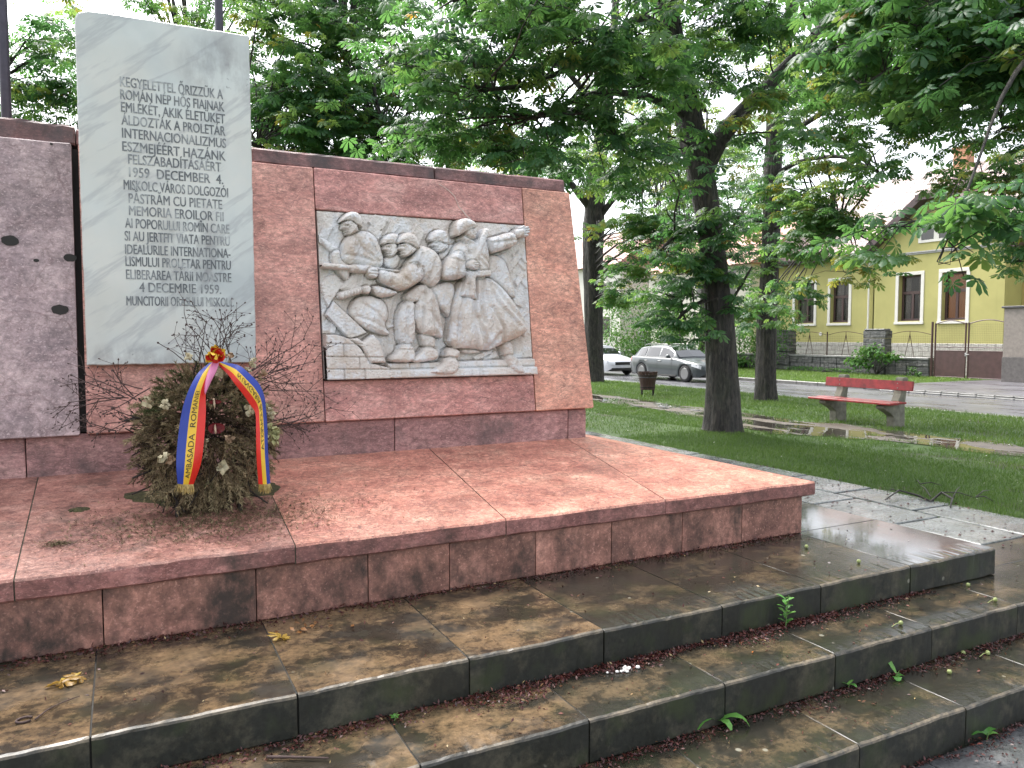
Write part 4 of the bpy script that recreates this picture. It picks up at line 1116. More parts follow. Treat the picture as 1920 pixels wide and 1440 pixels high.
# cornice below the gable
b = MB(); b.box(HX-.06, HX+.05, 19.3, 25.75, 5.60, 5.66, 0, .01); b.box(HX-.10, HX+.05, 19.3, 25.75, 5.663, 5.73, 0, .01); b.build('cornice', plain('grey_trim', (.42, .40, .40), .7), house)
# gable: half-hipped
AP = [(25.75, 5.74), (25.75, 6.05), (22.95, 8.15), (21.9, 8.15), (19.35, 6.05), (19.35, 5.74)]
aw = (21.6, 23.36, 6.10, 7.28)
b = MB(); b.extrude(AP, lambda p: (HX, p[0], p[1]), lambda p: (HX+.3, p[0], p[1])); b.build('gable', YEL, house)
b = MB()
for (p, q, r_, s_) in ((21.6, 23.36, 7.14, 7.28), (21.6, 23.36, 6.1, 6.22), (21.6, 21.74, 6.221, 7.139), (23.22, 23.36, 6.221, 7.139), (22.36, 22.60, 6.221, 7.139)): b.box(HX-.05, HX-.003, p, q, r_, s_)
w_ = b.build('attic_window', TRIM, house)
for (p, q) in ((21.741, 22.359), (22.601, 23.219)):
    b = MB(); b.box(HX-.02, HX-.004, p, q, 6.222, 7.138); b.build('pane', GLASS, w_)
# roofs: slabs with thickness
rf = MB()
def slab3(p, d=.14):
    v = [tuple(q) for q in p]+[(q[0], q[1], q[2]-d) for q in p]; n = len(p)
    rf.add(v, [tuple(range(n)), tuple(range(2*n-1, n-1, -1))]+[(i, n+i, n+(i+1) % n, (i+1) % n) for i in range(n)])
RZ = 10.2
slab3([(HX-.45, 32.6, 5.95), (HX-.45, 26.3, 5.95), (HX+2.0, 22.9, 8.4), (HX+2.0, 22.0, 8.4), (HX-.2, 18.6, 5.95), (HX+.8, 18.6, 7.0), (HX+4.0, 19.6, RZ), (HX+4.0, 31.6, RZ)])
slab3([(HX+4.02, 31.6, RZ), (HX+4.02, 19.6, RZ), (HX+8.6, 18.6, 5.9), (HX+8.6, 32.6, 5.9)])
main_roof = rf.build('roof', TILES, house)
rf = MB()
slab3([(HX-.55, 26.35, 5.78), (HX-.55, 22.95, 8.35), (HX+2.1, 22.95, 8.42), (HX+2.1, 26.35, 5.85)], .12)
slab3([(HX-.55, 18.75, 5.78), (HX-.55, 21.9, 8.35), (HX+2.1, 21.9, 8.42), (HX+2.1, 18.75, 5.85)], .12)
slab3([(HX-.60, 23.15, 8.20), (HX-.60, 21.7, 8.20), (HX+.9, 22.42, 9.1)], .12)
slab3([(HX+.9, 22.42, 9.1), (HX-.6, 23.15, 8.22), (HX+2.2, 23.15, 8.4), (HX+3.0, 22.42, 9.4)], .1)
slab3([(HX+.9, 22.42, 9.1), (HX-.6, 21.7, 8.22), (HX+2.2, 21.7, 8.4), (HX+3.0, 22.42, 9.4)], .1)
rf.build('roof', TILES, house)
def bargeboard(p, q, w=.30):
    b = MB(); p = Vector(p); q = Vector(q); t = (q-p).normalized(); nrm = Vector((0, -t.z, t.y)); nrm = nrm if nrm.z < 0 else -nrm
    v = [p, q, q+nrm*w, p+nrm*w]; v2 = [u+Vector((.5, 0, 0)) for u in v]
    b.add([tuple(u) for u in v+v2], [(0, 1, 2, 3), (7, 6, 5, 4), (0, 4, 5, 1), (1, 5, 6, 2), (2, 6, 7, 3), (3, 7, 4, 0)]); b.build('bargeboard', FASC, house)
bargeboard((HX-.58, 26.5, 5.66), (HX-.58, 22.96, 8.34)); bargeboard((HX-.58, 18.6, 5.66), (HX-.58, 21.9, 8.34)); bargeboard((HX-.62, 23.2, 8.22), (HX-.62, 21.6, 8.22), .25)
b = MB(); b.box(HX-.46, HX+.12, 26.3, 32.5, 5.70, 5.80); b.box(HX-.52, HX-.46, 26.4, 32.6, 5.72, 5.94); b.build('eaves', FASC, house)
b = MB(); b.box(HX+3.7, HX+4.3, 23.6, 24.3, 9.8, 10.95, 0, .01); b.box(HX+3.65, HX+4.35, 23.55, 24.35, 10.952, 11.05, 0, .01); b.build('chimney', plain('chimney_brick', (.50, .25, .15), .8, .2, 12), main_roof)
b = MB(); b.tube([(HX-.56, 26.35, 5.88), (HX-.56, 32.6, 5.86)], .07, 8); b.build('gutter', FASC, house)
b = MB(); b.tube([(HX-.52, 26.5, 5.82), (HX-.02, 25.95, 5.5), (HX-.02, 25.95, .2)], .045, 8); b.build('downpipe', TRIM, house)
b = MB(); b.lathe([(.06, -.008), (.10, -.006), (.10, .0)], (HX+.07, 28.9, 1.95), 16, 0, 'x'); b.build('vent_cover', TRIM, house)
# right wing, further back
b = MB(); b.box(HX+1.2, HX+7, 10, 19.39, .1, 6.2); b.build('wing_wall', YEL2, house)
b = MB(); b.add([(HX+.9, 9.5, 6.1), (HX+.9, 19.6, 6.1), (HX+4.5, 19.6, 9.0), (HX+4.5, 9.5, 9.0), (HX+7.5, 9.5, 6.1), (HX+7.5, 19.6, 6.1)], [(0, 1, 2, 3), (3, 2, 5, 4)]); b.build('roof', TILES, house)

# pale houses further up the street
def far_house(y0, y1, x, h, wallc, roofc, label, zr=3.0):
    t_ = thing('pale_house', label, 'house', (x, (y0+y1)/2, .1))
    W = plaster('far_plaster', wallc)
    b = MB(); b.box(x, x+9, y0, y1, .1, h); b.build('wall', W, t_)
    b = MB(); b.extrude([(x-.5, h), (x+4.5, h+zr), (x+9.5, h)], lambda p: (p[0], y0-.4, p[1]), lambda p: (p[0], y1+.4, p[1])); b.build('roof', plain('far_tiles', roofc, .6, .25, 3), t_)
    y = y0+1.2
    while y < y1-1.6:
        for z in (1.7, 4.4):
            if z+1.9 < h:
                b = MB(); b.box(x-.05, x-.003, y, y+1.3, z, z+1.8); f_ = b.build('window', TRIM, t_)
                b = MB(); b.box(x-.06, x-.051, y+.1, y+1.2, z+.1, z+1.7); b.build('pane', GLASS, f_)
        y += 2.7
    return t_
far_house(36.5, 47, 35.5, 6.4, (.62, .58, .52), (.36, .16, .12), 'pale cream house behind the trunks beyond the yellow house')
far_house(50, 68, 35.0, 7.5, (.66, .63, .58), (.34, .17, .14), 'pale two storey house far up the street behind the parked cars', 3.5)
# ================================================================ CARS
def car_paint(name, col, metal=.75):
    t = NT(name); t.b.inputs['Coat Weight'].default_value = .6; t.b.inputs['Coat Roughness'].default_value = .08
    return t.done(col, .42, .5, metal)
TYRE = plain('tyre', (.018, .018, .018), .8, .1, 20)
RIM = plain('alloy_rim', (.22, .22, .22), .35, .05, 5, .9)
BLK = plain('black_trim', (.012, .012, .012), .45, .1, 8)
CARGL = glass_mat('car_glass', (.010, .012, .013), .02)
def lamp_mat(name, col): 
    t = NT(name); return t.done(col, .1, .8)
HEADL = lamp_mat('head_lamp', (.55, .56, .58)); TAILL = lamp_mat('tail_lamp', (.30, .012, .012))
def make_car(label, loc, rz, paint, L, H, wagon):
    """car along local +X (front), wheels on z=0"""
    car = thing('parked_car', label, 'car', loc, rz, 'cars parked along the kerb')
    hw = .915; wb = L*.585; xf = wb/2+.02; xr = xf-wb; f0 = xf+L*.185; r0 = f0-L; wr = .345
    def belt(x):            # shoulder / bonnet height
        t = (x-r0)/L
        pts = [(0, .62), (.012, .86), (.04, 1.0), (.30, .985), (.62, .955), (.70, .945), (.80, .87), (.90, .80), (.965, .715), (1.0, .60)]
        return float(np.interp(t, [p[0] for p in pts], [p[1] for p in pts]))
    def half(x):
        t = (x-r0)/L
        return hw*float(np.interp(t, [0, .02, .08, .2, .8, .9, .96, 1.0], [.66, .80, .92, .985, .985, .94, .84, .62]))
    def low(x):
        t = (x-r0)/L
        return float(np.interp(t, [0, .05, .12, .88, .95, 1.0], [.42, .30, .22, .20, .20, .34]))
    xs = sorted(set(list(np.linspace(r0, f0, 46))+[xf+wr*1.13*math.cos(a) for a in np.linspace(0, math.pi, 13)]+[xr+wr*1.13*math.cos(a) for a in np.linspace(0, math.pi, 13)]))
    v = []; M_ = 8
    for x in xs:
        w = half(x); zb = low(x); zt = belt(x); za = zb
        for wx in (xf, xr):
            d = abs(x-wx)
            if d < wr*1.13: za = max(za, wr+math.sqrt((wr*1.13)**2-d*d)-.02)
        za = min(za, zt-.10)
        zm = zb+(zt-zb)*.58; 
        sec = [(w*.97, za), (w*1.0, max(za+.01, zb+.16)), (w*1.01, max(za+.02, zm)), (w*.985, max(za+.03, zt-.10)), (w*.95, zt-.03), (w*.86, zt), (w*.5, zt+.028), (0, zt+.035)]
        v += [(x, -p[0], p[1]) for p in sec]+[(x, p[0], p[1]) for p in sec[-2::-1]]
    k = 15; f = []
    for i in range(len(xs)-1):
        for j in range(k-1): f.append((i*k+j, i*k+j+1, (i+1)*k+j+1, (i+1)*k+j))
    f.append(tuple(range(k-1, -1, -1))); f.append(tuple((len(xs)-1)*k+j for j in range(k)))
    b = MB(); b.add(v, f); b.build('body', paint, car, True, loc=1)
    # greenhouse
    fx = f0-L*.275; rx = r0+(.06 if wagon else .10)*L; 
    top = [(fx-.02, .955, .80), (fx-.45, 1.24, .70), (fx-.86, H-.055, .60), (fx-1.3, H, .585), (fx-2.0, H-.005, .585), (rx+.62, H-.05, .575), (rx+.40, H-.09, .57), (rx+.06, 1.0, .76)] if wagon else [(fx-.02, .95, .80), (fx-.45, 1.22, .70), (fx-.86, H-.05, .60), (fx-1.3, H, .58), (fx-1.75, H-.03, .58), (rx+.75, H-.12, .57), (rx+.5, H-.22, .58), (rx+.1, 1.0, .74)]
    def gv(p, s=1.0): return p
    v = []
    for (x, z, w) in top:
        bw = .80*half(x)/hw*1.03; zbel = belt(x)
        v += [(x, -bw, zbel-.01), (x, -w, z-.03), (x, -w*.72, z), (x, 0, z+.018), (x, w*.72, z), (x, w, z-.03), (x, bw, zbel-.01)]
    f = []
    for i in range(len(top)-1):
        for j in range(6): f.append((i*7+j, i*7+j+1, (i+1)*7+j+1, (i+1)*7+j))
    f += [tuple(range(6, -1, -1)), tuple((len(top)-1)*7+j for j in range(7))]
    b = MB(); b.add(v, f); b.build('roof', paint, car, True, loc=1)
    # glass, 4 mm proud of the shell
    def side(x, u, s):       # point on the greenhouse side: u 0 belt .. 1 roof edge
        xs_ = [p[0] for p in top][::-1]; z = float(np.interp(x, xs_, [p[1] for p in top][::-1])); w = float(np.interp(x, xs_, [p[2] for p in top][::-1]))
        bw = .80*half(x)/hw*1.03; z0 = belt(x)-.01; z1 = z-.03
        return (x, s*(bw+(w-bw)*u+.006), z0+(z1-z0)*u)
    wins_ = [(fx-.42, fx-1.28), (fx-1.36, fx-2.22), (fx-2.30, rx+.42)]
    for s in (-1, 1):
        for (a, c) in wins_:
            if a-c < .15: continue
            b = MB(); n = 8; vv = []
            for i in range(n+1):
                x = a+(c-a)*i/n
                vv += [side(x, .10, s), side(x, .90, s)]
            b.add(vv, [(2*i, 2*i+2, 2*i+3, 2*i+1) for i in range(n)]); b.build('side_window', CARGL, car, loc=1)
        b = MB(); b.tube([side(fx-.30, .04, s)]+[side(fx-.30-(fx-.30-rx-.5)*i/8, .03, s) for i in range(9)], .012, 5); b.build('window_trim', RIM, car, loc=1)
        b = MB(); b.lathe([(.02, -.09), (.075, -.07), (.085, 0), (.06, .06), (.01, .075)], (fx-.50, s*.98, 1.02), 12, 0, 'x'); b.tube([(fx-.5, s*.85, .98), (fx-.5, s*.96, 1.0)], .025, 6); b.build('wing_mirror', paint, car, True, loc=1)
        for xh in (fx-1.18, fx-2.10):
            b = MB(); b.box(xh-.11, xh+.11, s*half(xh)*1.0-.012, s*half(xh)*1.0+.022, .80, .83, 0, .006); b.build('door_handle', RIM, car, loc=1)
        if wagon:
            b = MB(); b.tube([(fx-1.0, s*.55, H+.0), (fx-1.1, s*.55, H+.05), (fx-2.4, s*.55, H+.045), (rx+.6, s*.54, H-.01)], .016, 6); b.build('roof_rail', RIM, car, True, loc=1)
        for (xd) in (fx-.38, fx-1.32, fx-2.22):
            b = MB(); b.box(xd-.004, xd+.004, s*half(xd)*1.0-.01, s*half(xd)*1.012, .34, .90); b.build('door_gap', BLK, car, loc=1)
        b = MB(); b.box(xr+.5, xf-.5, s*.90-.02, s*.915+.01, .20, .27, 0, .01); b.build('sill_trim', BLK, car, loc=1)
        xa, xb = f0-.13, f0-.52
        b = MB(); vv = []
        for i in range(7):
            x = xa+(xb-xa)*i/6; w = half(x); zt = belt(x)
            vv += [(x, s*(w*1.012+.004), zt-.15), (x, s*(w*.965+.006), zt-.025)]
        b.add(vv, [(2*i, 2*i+2, 2*i+3, 2*i+1) for i in range(6)]); b.build('headlight', HEADL, car, loc=1)
        xa, xb = r0+.01, r0+.28; b = MB(); vv = []
        for i in range(7):
            x = xa+(xb-xa)*i/6; w = half(x); zt = belt(x)
            vv += [(x-.012, s*(w*1.012+.006), zt-.22), (x-.012, s*(w*.97+.008), zt-.05)]
        b.add(vv, [(2*i, 2*i+2, 2*i+3, 2*i+1) for i in range(6)]); b.build('tail_light', TAILL, car, loc=1)
    def across(pts, name, mat):
        b = MB(); vv = []; n = len(pts)
        for (x, z, w) in pts: vv += [(x+.007, -w*.93, z+.012), (x+.009, 0, z+.03), (x+.007, w*.93, z+.012)]
        b.add(vv, [(3*i+j, 3*i+j+1, 3*i+3+j+1, 3*i+3+j) for i in range(n-1) for j in range(2)]); b.build(name, mat, car, loc=1)
    across([(fx-.06, .985, .79), (fx-.45, 1.245, .70), (fx-.80, H-.075, .615)], 'windscreen', CARGL)
    b = MB(); x0 = top[-2]; x1 = top[-1]
    vv = []
    for t in (.1, .75):
        x = x0[0]+(x1[0]-x0[0])*t-.012; z = x0[1]+(x1[1]-x0[1])*t; w = x0[2]+(x1[2]-x0[2])*t
        vv += [(x, -w*.9, z), (x, w*.9, z)]
    b.add(vv, [(0, 1, 3, 2)]); b.build('rear_window', CARGL, car, loc=1)
    b = MB(); b.box(f0-.05, f0+.012, -.42, .42, .50, .64, 0, .01); b.build('grille', BLK, car, loc=1)
    b = MB(); b.box(f0-.05, f0+.02, -.60, .60, .24, .36, 0, .01); b.build('bumper_intake', BLK, car, loc=1)
    b = MB(); b.box(r0+.30, f0-.30, -.80, .80, .20, .70); b.box(xr-.42, xr+.42, -.86, .86, .3, .68); b.box(xf-.42, xf+.42, -.86, .86, .3, .68); b.build('underbody', BLK, car, loc=1)
    for wx in (xf, xr):
        for s in (-1, 1):
            b = MB(); c = (wx, s*.80, wr)
            b.lathe([(wr*.64, -.10), (wr*.93, -.105), (wr, -.07), (wr, .07), (wr*.93, .105), (wr*.64, .10)], c, 28, 0, 'y'); wh = b.build('wheel', TYRE, car, True, loc=1)
            b = MB(); 
            for i in range(5):
                for da in (-.13, .13):
                    a = 2*math.pi*i/5+.3; p0 = (wx+.06*math.cos(a), s*.885, wr+.06*math.sin(a)); p1 = (wx+wr*.63*math.cos(a+da), s*.89, wr+wr*.63*math.sin(a+da)); b.tube([p0, p1], .018, 5)
            b.lathe([(wr*.60, s*.08), (wr*.67, s*.10), (wr*.64, s*.108)], c, 28, 0, 'y'); b.lathe([(.07, s*.07), (.07, s*.10), (.05, s*.105)], c, 12, 0, 'y')
            b.build('rim', RIM, wh, loc=1)
            b = MB(); b.lathe([(wr*.62, s*.05), (wr*.62, s*.055), (.01, s*.055)], c, 20, 0, 'y'); b.build('brake', BLK, wh, loc=1)
    return car
CARY = (27.36+24.52)/2
make_car('dark grey green estate car with roof rails, nearer of the two parked cars', (21.0, CARY-.25, 0), rad(-90), car_paint('grey_green_paint', (.030, .040, .043), .2), 4.86, 1.46, True)
make_car('white hatchback half hidden behind the left trunk, parked behind the grey estate', (21.05, 31.9, 0), rad(-90), car_paint('white_paint', (.62, .63, .66), .2), 4.3, 1.45, False)

# ================================================================ FLAG POLES
POLE = plain('dark_pole', (.045, .042, .06), .45, .2, 20, .3)
for i, (px, py, lab) in enumerate(((7.5, 100, 'dark flag pole behind the mauve left end of the wall'), (410.5, 30, 'dark flag pole rising from behind the inscribed white slab'))):
    p = onY(px, py, 5.9)
    t_ = thing('flag_pole', lab, 'flag pole', (p[0], 5.9, .33), 0, 'flag poles behind the wall')
    b = MB(); b.tube([(p[0], 5.9, .33), (p[0], 5.9, 4.0), (p[0], 5.9, 7.2)], [.033, .029, .022], 12); b.build('mast', POLE, t_, True)
    b = MB(); b.lathe([(.10, 0), (.10, .03), (.05, .06), (.045, .3)], (p[0], 5.9, .33), 14); b.build('foot', POLE, t_)
    b = MB(); b.lathe([(.01, 0), (.05, .03), (.06, .06), (.05, .1), (.01, .13)], (p[0], 5.9, 7.18), 12); b.build('finial', POLE, t_, True)
# ================================================================ CHESTNUT TREES
def leaf_mat(name, cols, trans, tw=.55, rgh=.38, spc=.45):
    t = NT(name); a = t.attr('tone')
    c = t.ramp(a, cols)
    t.done(c, rgh, spc)
    tr = t.n('ShaderNodeBsdfTranslucent'); t.link(t.mix(1.0, t.ramp(a, trans), 1.0, 'MULTIPLY'), tr.inputs[0])
    mx = t.n('ShaderNodeMixShader'); mx.inputs[0].default_value = tw
    t.link(t.b.outputs[0], mx.inputs[1]); t.link(tr.outputs[0], mx.inputs[2]); t.link(mx.outputs[0], t.out.inputs[0])
    return t.m
LEAF = leaf_mat('chestnut_leaf', [(0, (.034, .086, .046)), (.45, (.060, .140, .064)), (.80, (.088, .175, .062)), (.955, (.11, .18, .05)), (.985, (.30, .20, .03)), (1.0, (.26, .14, .04))],
                [(0, (.07, .18, .05)), (.5, (.14, .31, .07)), (.9, (.27, .40, .08)), (.985, (.45, .30, .04)), (1, (.4, .2, .05))])
def bark_mat():
    t = NT('bark'); co = t.coord((1, 1, .22), world=True)
    n_ = t.noise(co, 22, 6, .65, .6)
    c = t.ramp(n_, [(.38, (.008, .007, .007)), (.52, (.036, .030, .027)), (.70, (.085, .072, .060))])
    m = t.ramp(t.noise(t.coord(world=True), 2.2, 4), [(.5, 0.0), (.75, .5)])
    c = t.mix(m, c, (.035, .042, .022))
    t.bump(n_, 1.0, .05)
    return t.done(c, .7)
BARK = bark_mat()

def palmate(nl=7, rich=True, droop=.22):
    """leaf in its own plane: stalk arrives from -X, leaflets fan out round +X; returns verts, tris"""
    v = []; f = []
    angs = np.linspace(-128, 128, nl) if nl > 5 else np.linspace(-105, 105, nl)
    for a in angs:
        L = 1.0-.42*(abs(a)/128)**1.4; a = rad(a); w = .17*L+.02
        d = np.array([math.cos(a), math.sin(a)]); n_ = np.array([-d[1], d[0]])
        P = lambda t, s, z: (*(d*t*L+n_*s), z)
        b0 = len(v)
        if rich:
            v += [P(.04, 0, 0), P(.42, -w*.62, -.03*1), P(.42, 0, .035), P(.42, w*.62, -.03), P(.72, -w, -.06-droop*.35), P(.72, 0, -droop*.32), P(.72, w, -.06-droop*.35), P(1.0, 0, -droop*.95)]
            f += [(b0, b0+1, b0+2), (b0, b0+2, b0+3), (b0+1, b0+4, b0+5), (b0+1, b0+5, b0+2), (b0+2, b0+5, b0+6), (b0+2, b0+6, b0+3), (b0+4, b0+7, b0+5), (b0+5, b0+7, b0+6)]
        else:
            v += [P(.04, 0, 0), P(.66, -w, -.04-droop*.3), P(.66, w, -.04-droop*.3), P(1.0, 0, -droop*.9)]
            f += [(b0, b0+1, b0+2), (b0+1, b0+3, b0+2)]
    return np.array(v), np.array(f)
LV_RICH = palmate(7, True); LV_MID = palmate(7, False); LV_FAR = palmate(5, False)

def leaf_arrays(base, pos, az, tilt, roll, size, tone):
    bv, bf = base; N = len(pos)
    ca, sa, ct, st, cr, sr = np.cos(az), np.sin(az), np.cos(tilt), np.sin(tilt), np.cos(roll), np.sin(roll)
    ex = np.stack([ca*ct, sa*ct, -st], -1); ez0 = np.stack([ca*st, sa*st, ct], -1); ey0 = np.cross(ez0, ex)
    ey = ey0*cr[:, None]+ez0*sr[:, None]; ez = -ey0*sr[:, None]+ez0*cr[:, None]
    V = pos[:, None, :]+size[:, None, None]*(bv[None, :, 0:1]*ex[:, None]+bv[None, :, 1:2]*ey[:, None]+bv[None, :, 2:3]*ez[:, None])
    F = bf[None]+(np.arange(N)*len(bv))[:, None, None]
    return V.reshape(-1, 3), F.reshape(-1, 3), np.repeat(tone, len(bv))

def crown(blobs, skeleton, base, rng, leaf=.16, per=6, tone0=.4, tone_sp=.28, flat=.45, twigfrac=.6, cl_r=.5, hang=0.0, dens=.5, tws=.7):
    """blobs: (centre, (rx,ry,rz), clumps, shoots per clump). returns leaf arrays and a twig MB"""
    sk = np.array(skeleton); tw = MB(); P = []; AZ = []; TI = []; TO = []; SZ = []
    for (c, r, nc, ns) in blobs:
        c = np.array(c)
        for _ in range(max(2, int(round(nc*dens)))):
            u = rng.normal(size=3); u /= np.linalg.norm(u); q = c+u*np.array(r)*rng.uniform(.25, 1.0)**.6
            d = ((sk-q)**2).sum(1)+np.where(sk[:, 2] > q[2]+.3, 1.5, 0); a = sk[d.argmin()]
            m = (a+q)/2+np.array([0, 0, .10*np.linalg.norm(q-a)])+rng.normal(size=3)*.08
            L = np.linalg.norm(q-a)
            tw.tube([a, (a+m)/2+rng.normal(size=3)*.04, m, (m+q)/2+np.array([0, 0, .04*L]), q], [tws*(max(.012, .012*L)+.012), tws*(.010*L+.012), tws*(.007*L+.010), tws*(.004*L+.008), tws*.008], 5, cap=False)
            ct = np.clip(tone0+rng.normal()*tone_sp*.8, 0, .93)
            out = q-a; out[2] = 0; out /= np.linalg.norm(out)+1e-6
            for _s in range(ns):
                s = rng.normal(size=3)*np.array([cl_r, cl_r, cl_r*flat])*.62; p = q+s+out*.12
                p[2] -= .25*np.hypot(s[0], s[1])**2+hang*abs(s[2])
                if rng.random() < twigfrac:
                    mm = (q+p)/2+np.array([0, 0, .06]); tw.tube([q, mm, p], [.007, .005, .0035], 3, cap=False)
                n = int(per+rng.integers(-2, 2)); a0 = rng.uniform(0, 6.28)
                ang = a0+np.arange(n)*2*math.pi/n+rng.normal(size=n)*.25
                dv = np.stack([np.cos(ang), np.sin(ang), rng.uniform(-.55, .35, n)], -1)
                pl = leaf*rng.uniform(.5, 1.15, n)
                P.append(p+dv*pl[:, None]); AZ.append(ang+rng.normal(size=n)*.2); TI.append(np.clip(rng.normal(.42, .30, n), -.3, 1.35))
                SZ.append(leaf*rng.uniform(.55, 1.25, n)); 
                tn = np.clip(ct+rng.normal(size=n)*.10, 0, .95); tn = np.where(rng.random(n) < .0015, .99, tn); TO.append(tn)
    P = np.concatenate(P); AZ = np.concatenate(AZ); TI = np.concatenate(TI); SZ = np.concatenate(SZ); TO = np.concatenate(TO)
    return leaf_arrays(base, P, AZ, TI, rng.normal(size=len(P))*.28, SZ, TO), tw, len(P)

def trunk_mesh(b, pts, radii, n=28, amp=.07, seed=0, step=.12, flare=True):
    pts = [Vector(p) for p in pts]; out = []; rr = []
    for i in range(len(pts)-1):
        L = (pts[i+1]-pts[i]).length; k = max(1, int(L/step))
        for j in range(k):
            t = j/k; out.append(pts[i].lerp(pts[i+1], t)); rr.append(radii[i]+(radii[i+1]-radii[i])*t)
    out.append(pts[-1]); rr.append(radii[-1])
    for _ in range(3): out = [out[0]]+[(out[i-1]+out[i]*2+out[i+1])/4 for i in range(1, len(out)-1)]+[out[-1]]
    s0 = b.n; b.tube(out, rr, n)
    for i in range(len(out)):
        for j in range(n):
            p = Vector(b.v[s0+i*n+j]); d = p-out[i]; th = 2*math.pi*j/n
            g = mnoise.noise(Vector((math.cos(th)*2.4+seed, math.sin(th)*2.4, i*step*.7)))*.9+mnoise.noise(Vector((math.cos(th)*6+seed, math.sin(th)*6, i*step*1.6)))*.7+mnoise.noise(Vector((math.cos(th)*13+seed, math.sin(th)*13, i*step*1.1)))*.55
            fl = 1+(.22*math.exp(-i*step/.22)*(1+.5*math.sin(th*5+seed)) if flare else 0)
            b.v[s0+i*n+j] = tuple(out[i]+d*(1+amp*g*1.6)*fl)
    return [tuple(p) for p in out]

GROUP_T = 'chestnut trees in the park'
def tree(label, base_xy, zb, trunk, limbs, blobs, lv, seed, leaf, per=6, name='chestnut_tree', group=GROUP_T, **kw):
    rng = np.random.default_rng(seed)
    t_ = thing(name, label, 'tree', (base_xy[0], base_xy[1], zb), 0, group)
    b = MB(); sk = []
    pth = trunk_mesh(b, [p for p, r in trunk], [r for p, r in trunk], 44, .085, seed*1.7)
    b.build('trunk', BARK, t_, True, fix=False)
    sk += [p for p in pth if p[2] > zb+1.5]
    for lm in limbs:
        b = MB(); pp = trunk_mesh(b, [p for p, r in lm], [r for p, r in lm], 12, .06, seed+3, .2, False); b.build('limb', BARK, t_, True, fix=False); sk += pp[1:]
    (V, F, T), tw, n = crown(blobs, sk, lv, rng, leaf, per, **kw)
    np_mesh('crown', V, F, LEAF, t_, {'tone': T})
    tw.build('twigs', BARK, t_, True, fix=False)
    print('tree', label[:30], n, 'leaves', len(F), 'tris')
    return t_
def B(px, py, D, r, nc, ns):
    return (onD(px, py, D), r if hasattr(r, '__len__') else (r, r, r*.8), nc, ns)
def PT(D, *pts): return [(tuple(onD(x, y, D+dd)), r) for (x, y, r, dd) in pts]

# the big tree right of the wall
g1 = onZ(1355, 812, gz(8.7)); D1 = math.hypot(g1[0], g1[1])
T1 = [((g1[0], g1[1], gz(8.7)-.15), .30)]+PT(D1, (1355, 740, .265, 0), (1351, 640, .225, 0), (1342, 520, .195, 0), (1327, 400, .195, 0), (1312, 318, .22, 0), (1287, 200, .20, 0), (1266, 100, .17, -.1), (1250, 0, .15, -.2), (1240, -160, .11, -.4), (1235, -340, .05, -.5))
L1 = [PT(D1, (1314, 330, .17, 0), (1345, 262, .15, 0), (1400, 200, .125, .1), (1470, 130, .10, .3), (1545, 50, .07, .6), (1600, -60, .04, 1)),
      PT(D1, (1262, 80, .09, -.1), (1225, 34, .075, -.4), (1195, 28, .06, -.8), (1172, 48, .05, -1.2), (1120, 100, .04, -1.8), (1000, 160, .03, -2.8), (900, 170, .02, -3.4)),
      PT(D1, (1290, 215, .08, 0), (1220, 180, .06, -1), (1120, 170, .045, -2), (1000, 220, .03, -3)),
      PT(D1, (1250, 0, .08, -.2), (1150, -60, .06, -1.2), (1000, -60, .045, -2.4), (850, 0, .03, -3.4)),
      PT(D1, (1330, 430, .05, 0), (1280, 420, .035, -.3), (1230, 480, .02, -.5)),
      PT(D1, (1345, 560, .04, 0), (1300, 560, .03, -.3), (1260, 610, .015, -.5)),
      PT(D1, (1345, 600, .03, 0), (1390, 540, .02, -.2), (1410, 500, .012, -.4))]
BL1 = [B(850, 95, 9.2, (.9, .9, .75), 13, 7), B(980, 70, 9.4, (1.0, 1.0, .7), 16, 7), B(1110, 90, 9.8, (1.0, 1.0, .8), 16, 7), B(960, 230, 9.6, (1.0, .9, .55), 15, 7), B(1090, 260, 10.3, (1.0, .9, .5), 14, 7),
       B(830, 260, 10.0, (.6, .8, .4), 7, 7), B(1200, 170, 11, (.9, 1.0, .9), 14, 7), B(1190, 300, 11.6, (.7, .7, .5), 9, 6), B(1060, -80, 9.8, (1.8, 1.5, .8), 18, 7), B(860, -100, 9.8, (1.3, 1.2, .8), 10, 6), B(1300, -120, 12, (1.8, 1.5, 1.0), 18, 7),
       B(1330, 60, 12.2, (1.0, .9, 1.0), 14, 7), B(1430, 60, 12.6, (1.2, 1.2, 1.0), 16, 7), B(1420, 260, 12.3, (.8, .8, .6), 8, 6), B(1510, -20, 12.2, (1.1, 1.1, 1.0), 14, 7),
       B(1290, 400, 12.4, (.55, .6, .6), 9, 6), B(1250, 520, 12.3, (.55, .5, .7), 11, 6), B(1280, 585, 12.2, (.40, .5, .35), 9, 5), B(1390, 520, 12.7, (.3, .4, .4), 3, 5), B(1390, 420, 12.8, (.35, .5, .4), 3, 5), B(1310, 470, 12.5, (.25, .25, .6), 3, 5),
       B(1200, -350, 13, (3.5, 3.5, 1.6), 26, 5)]
tree('large chestnut with thick dark forked trunk standing right of the red wall', g1, gz(8.7), T1, L1, BL1, LV_RICH, 21, .142, 7, dens=.66)

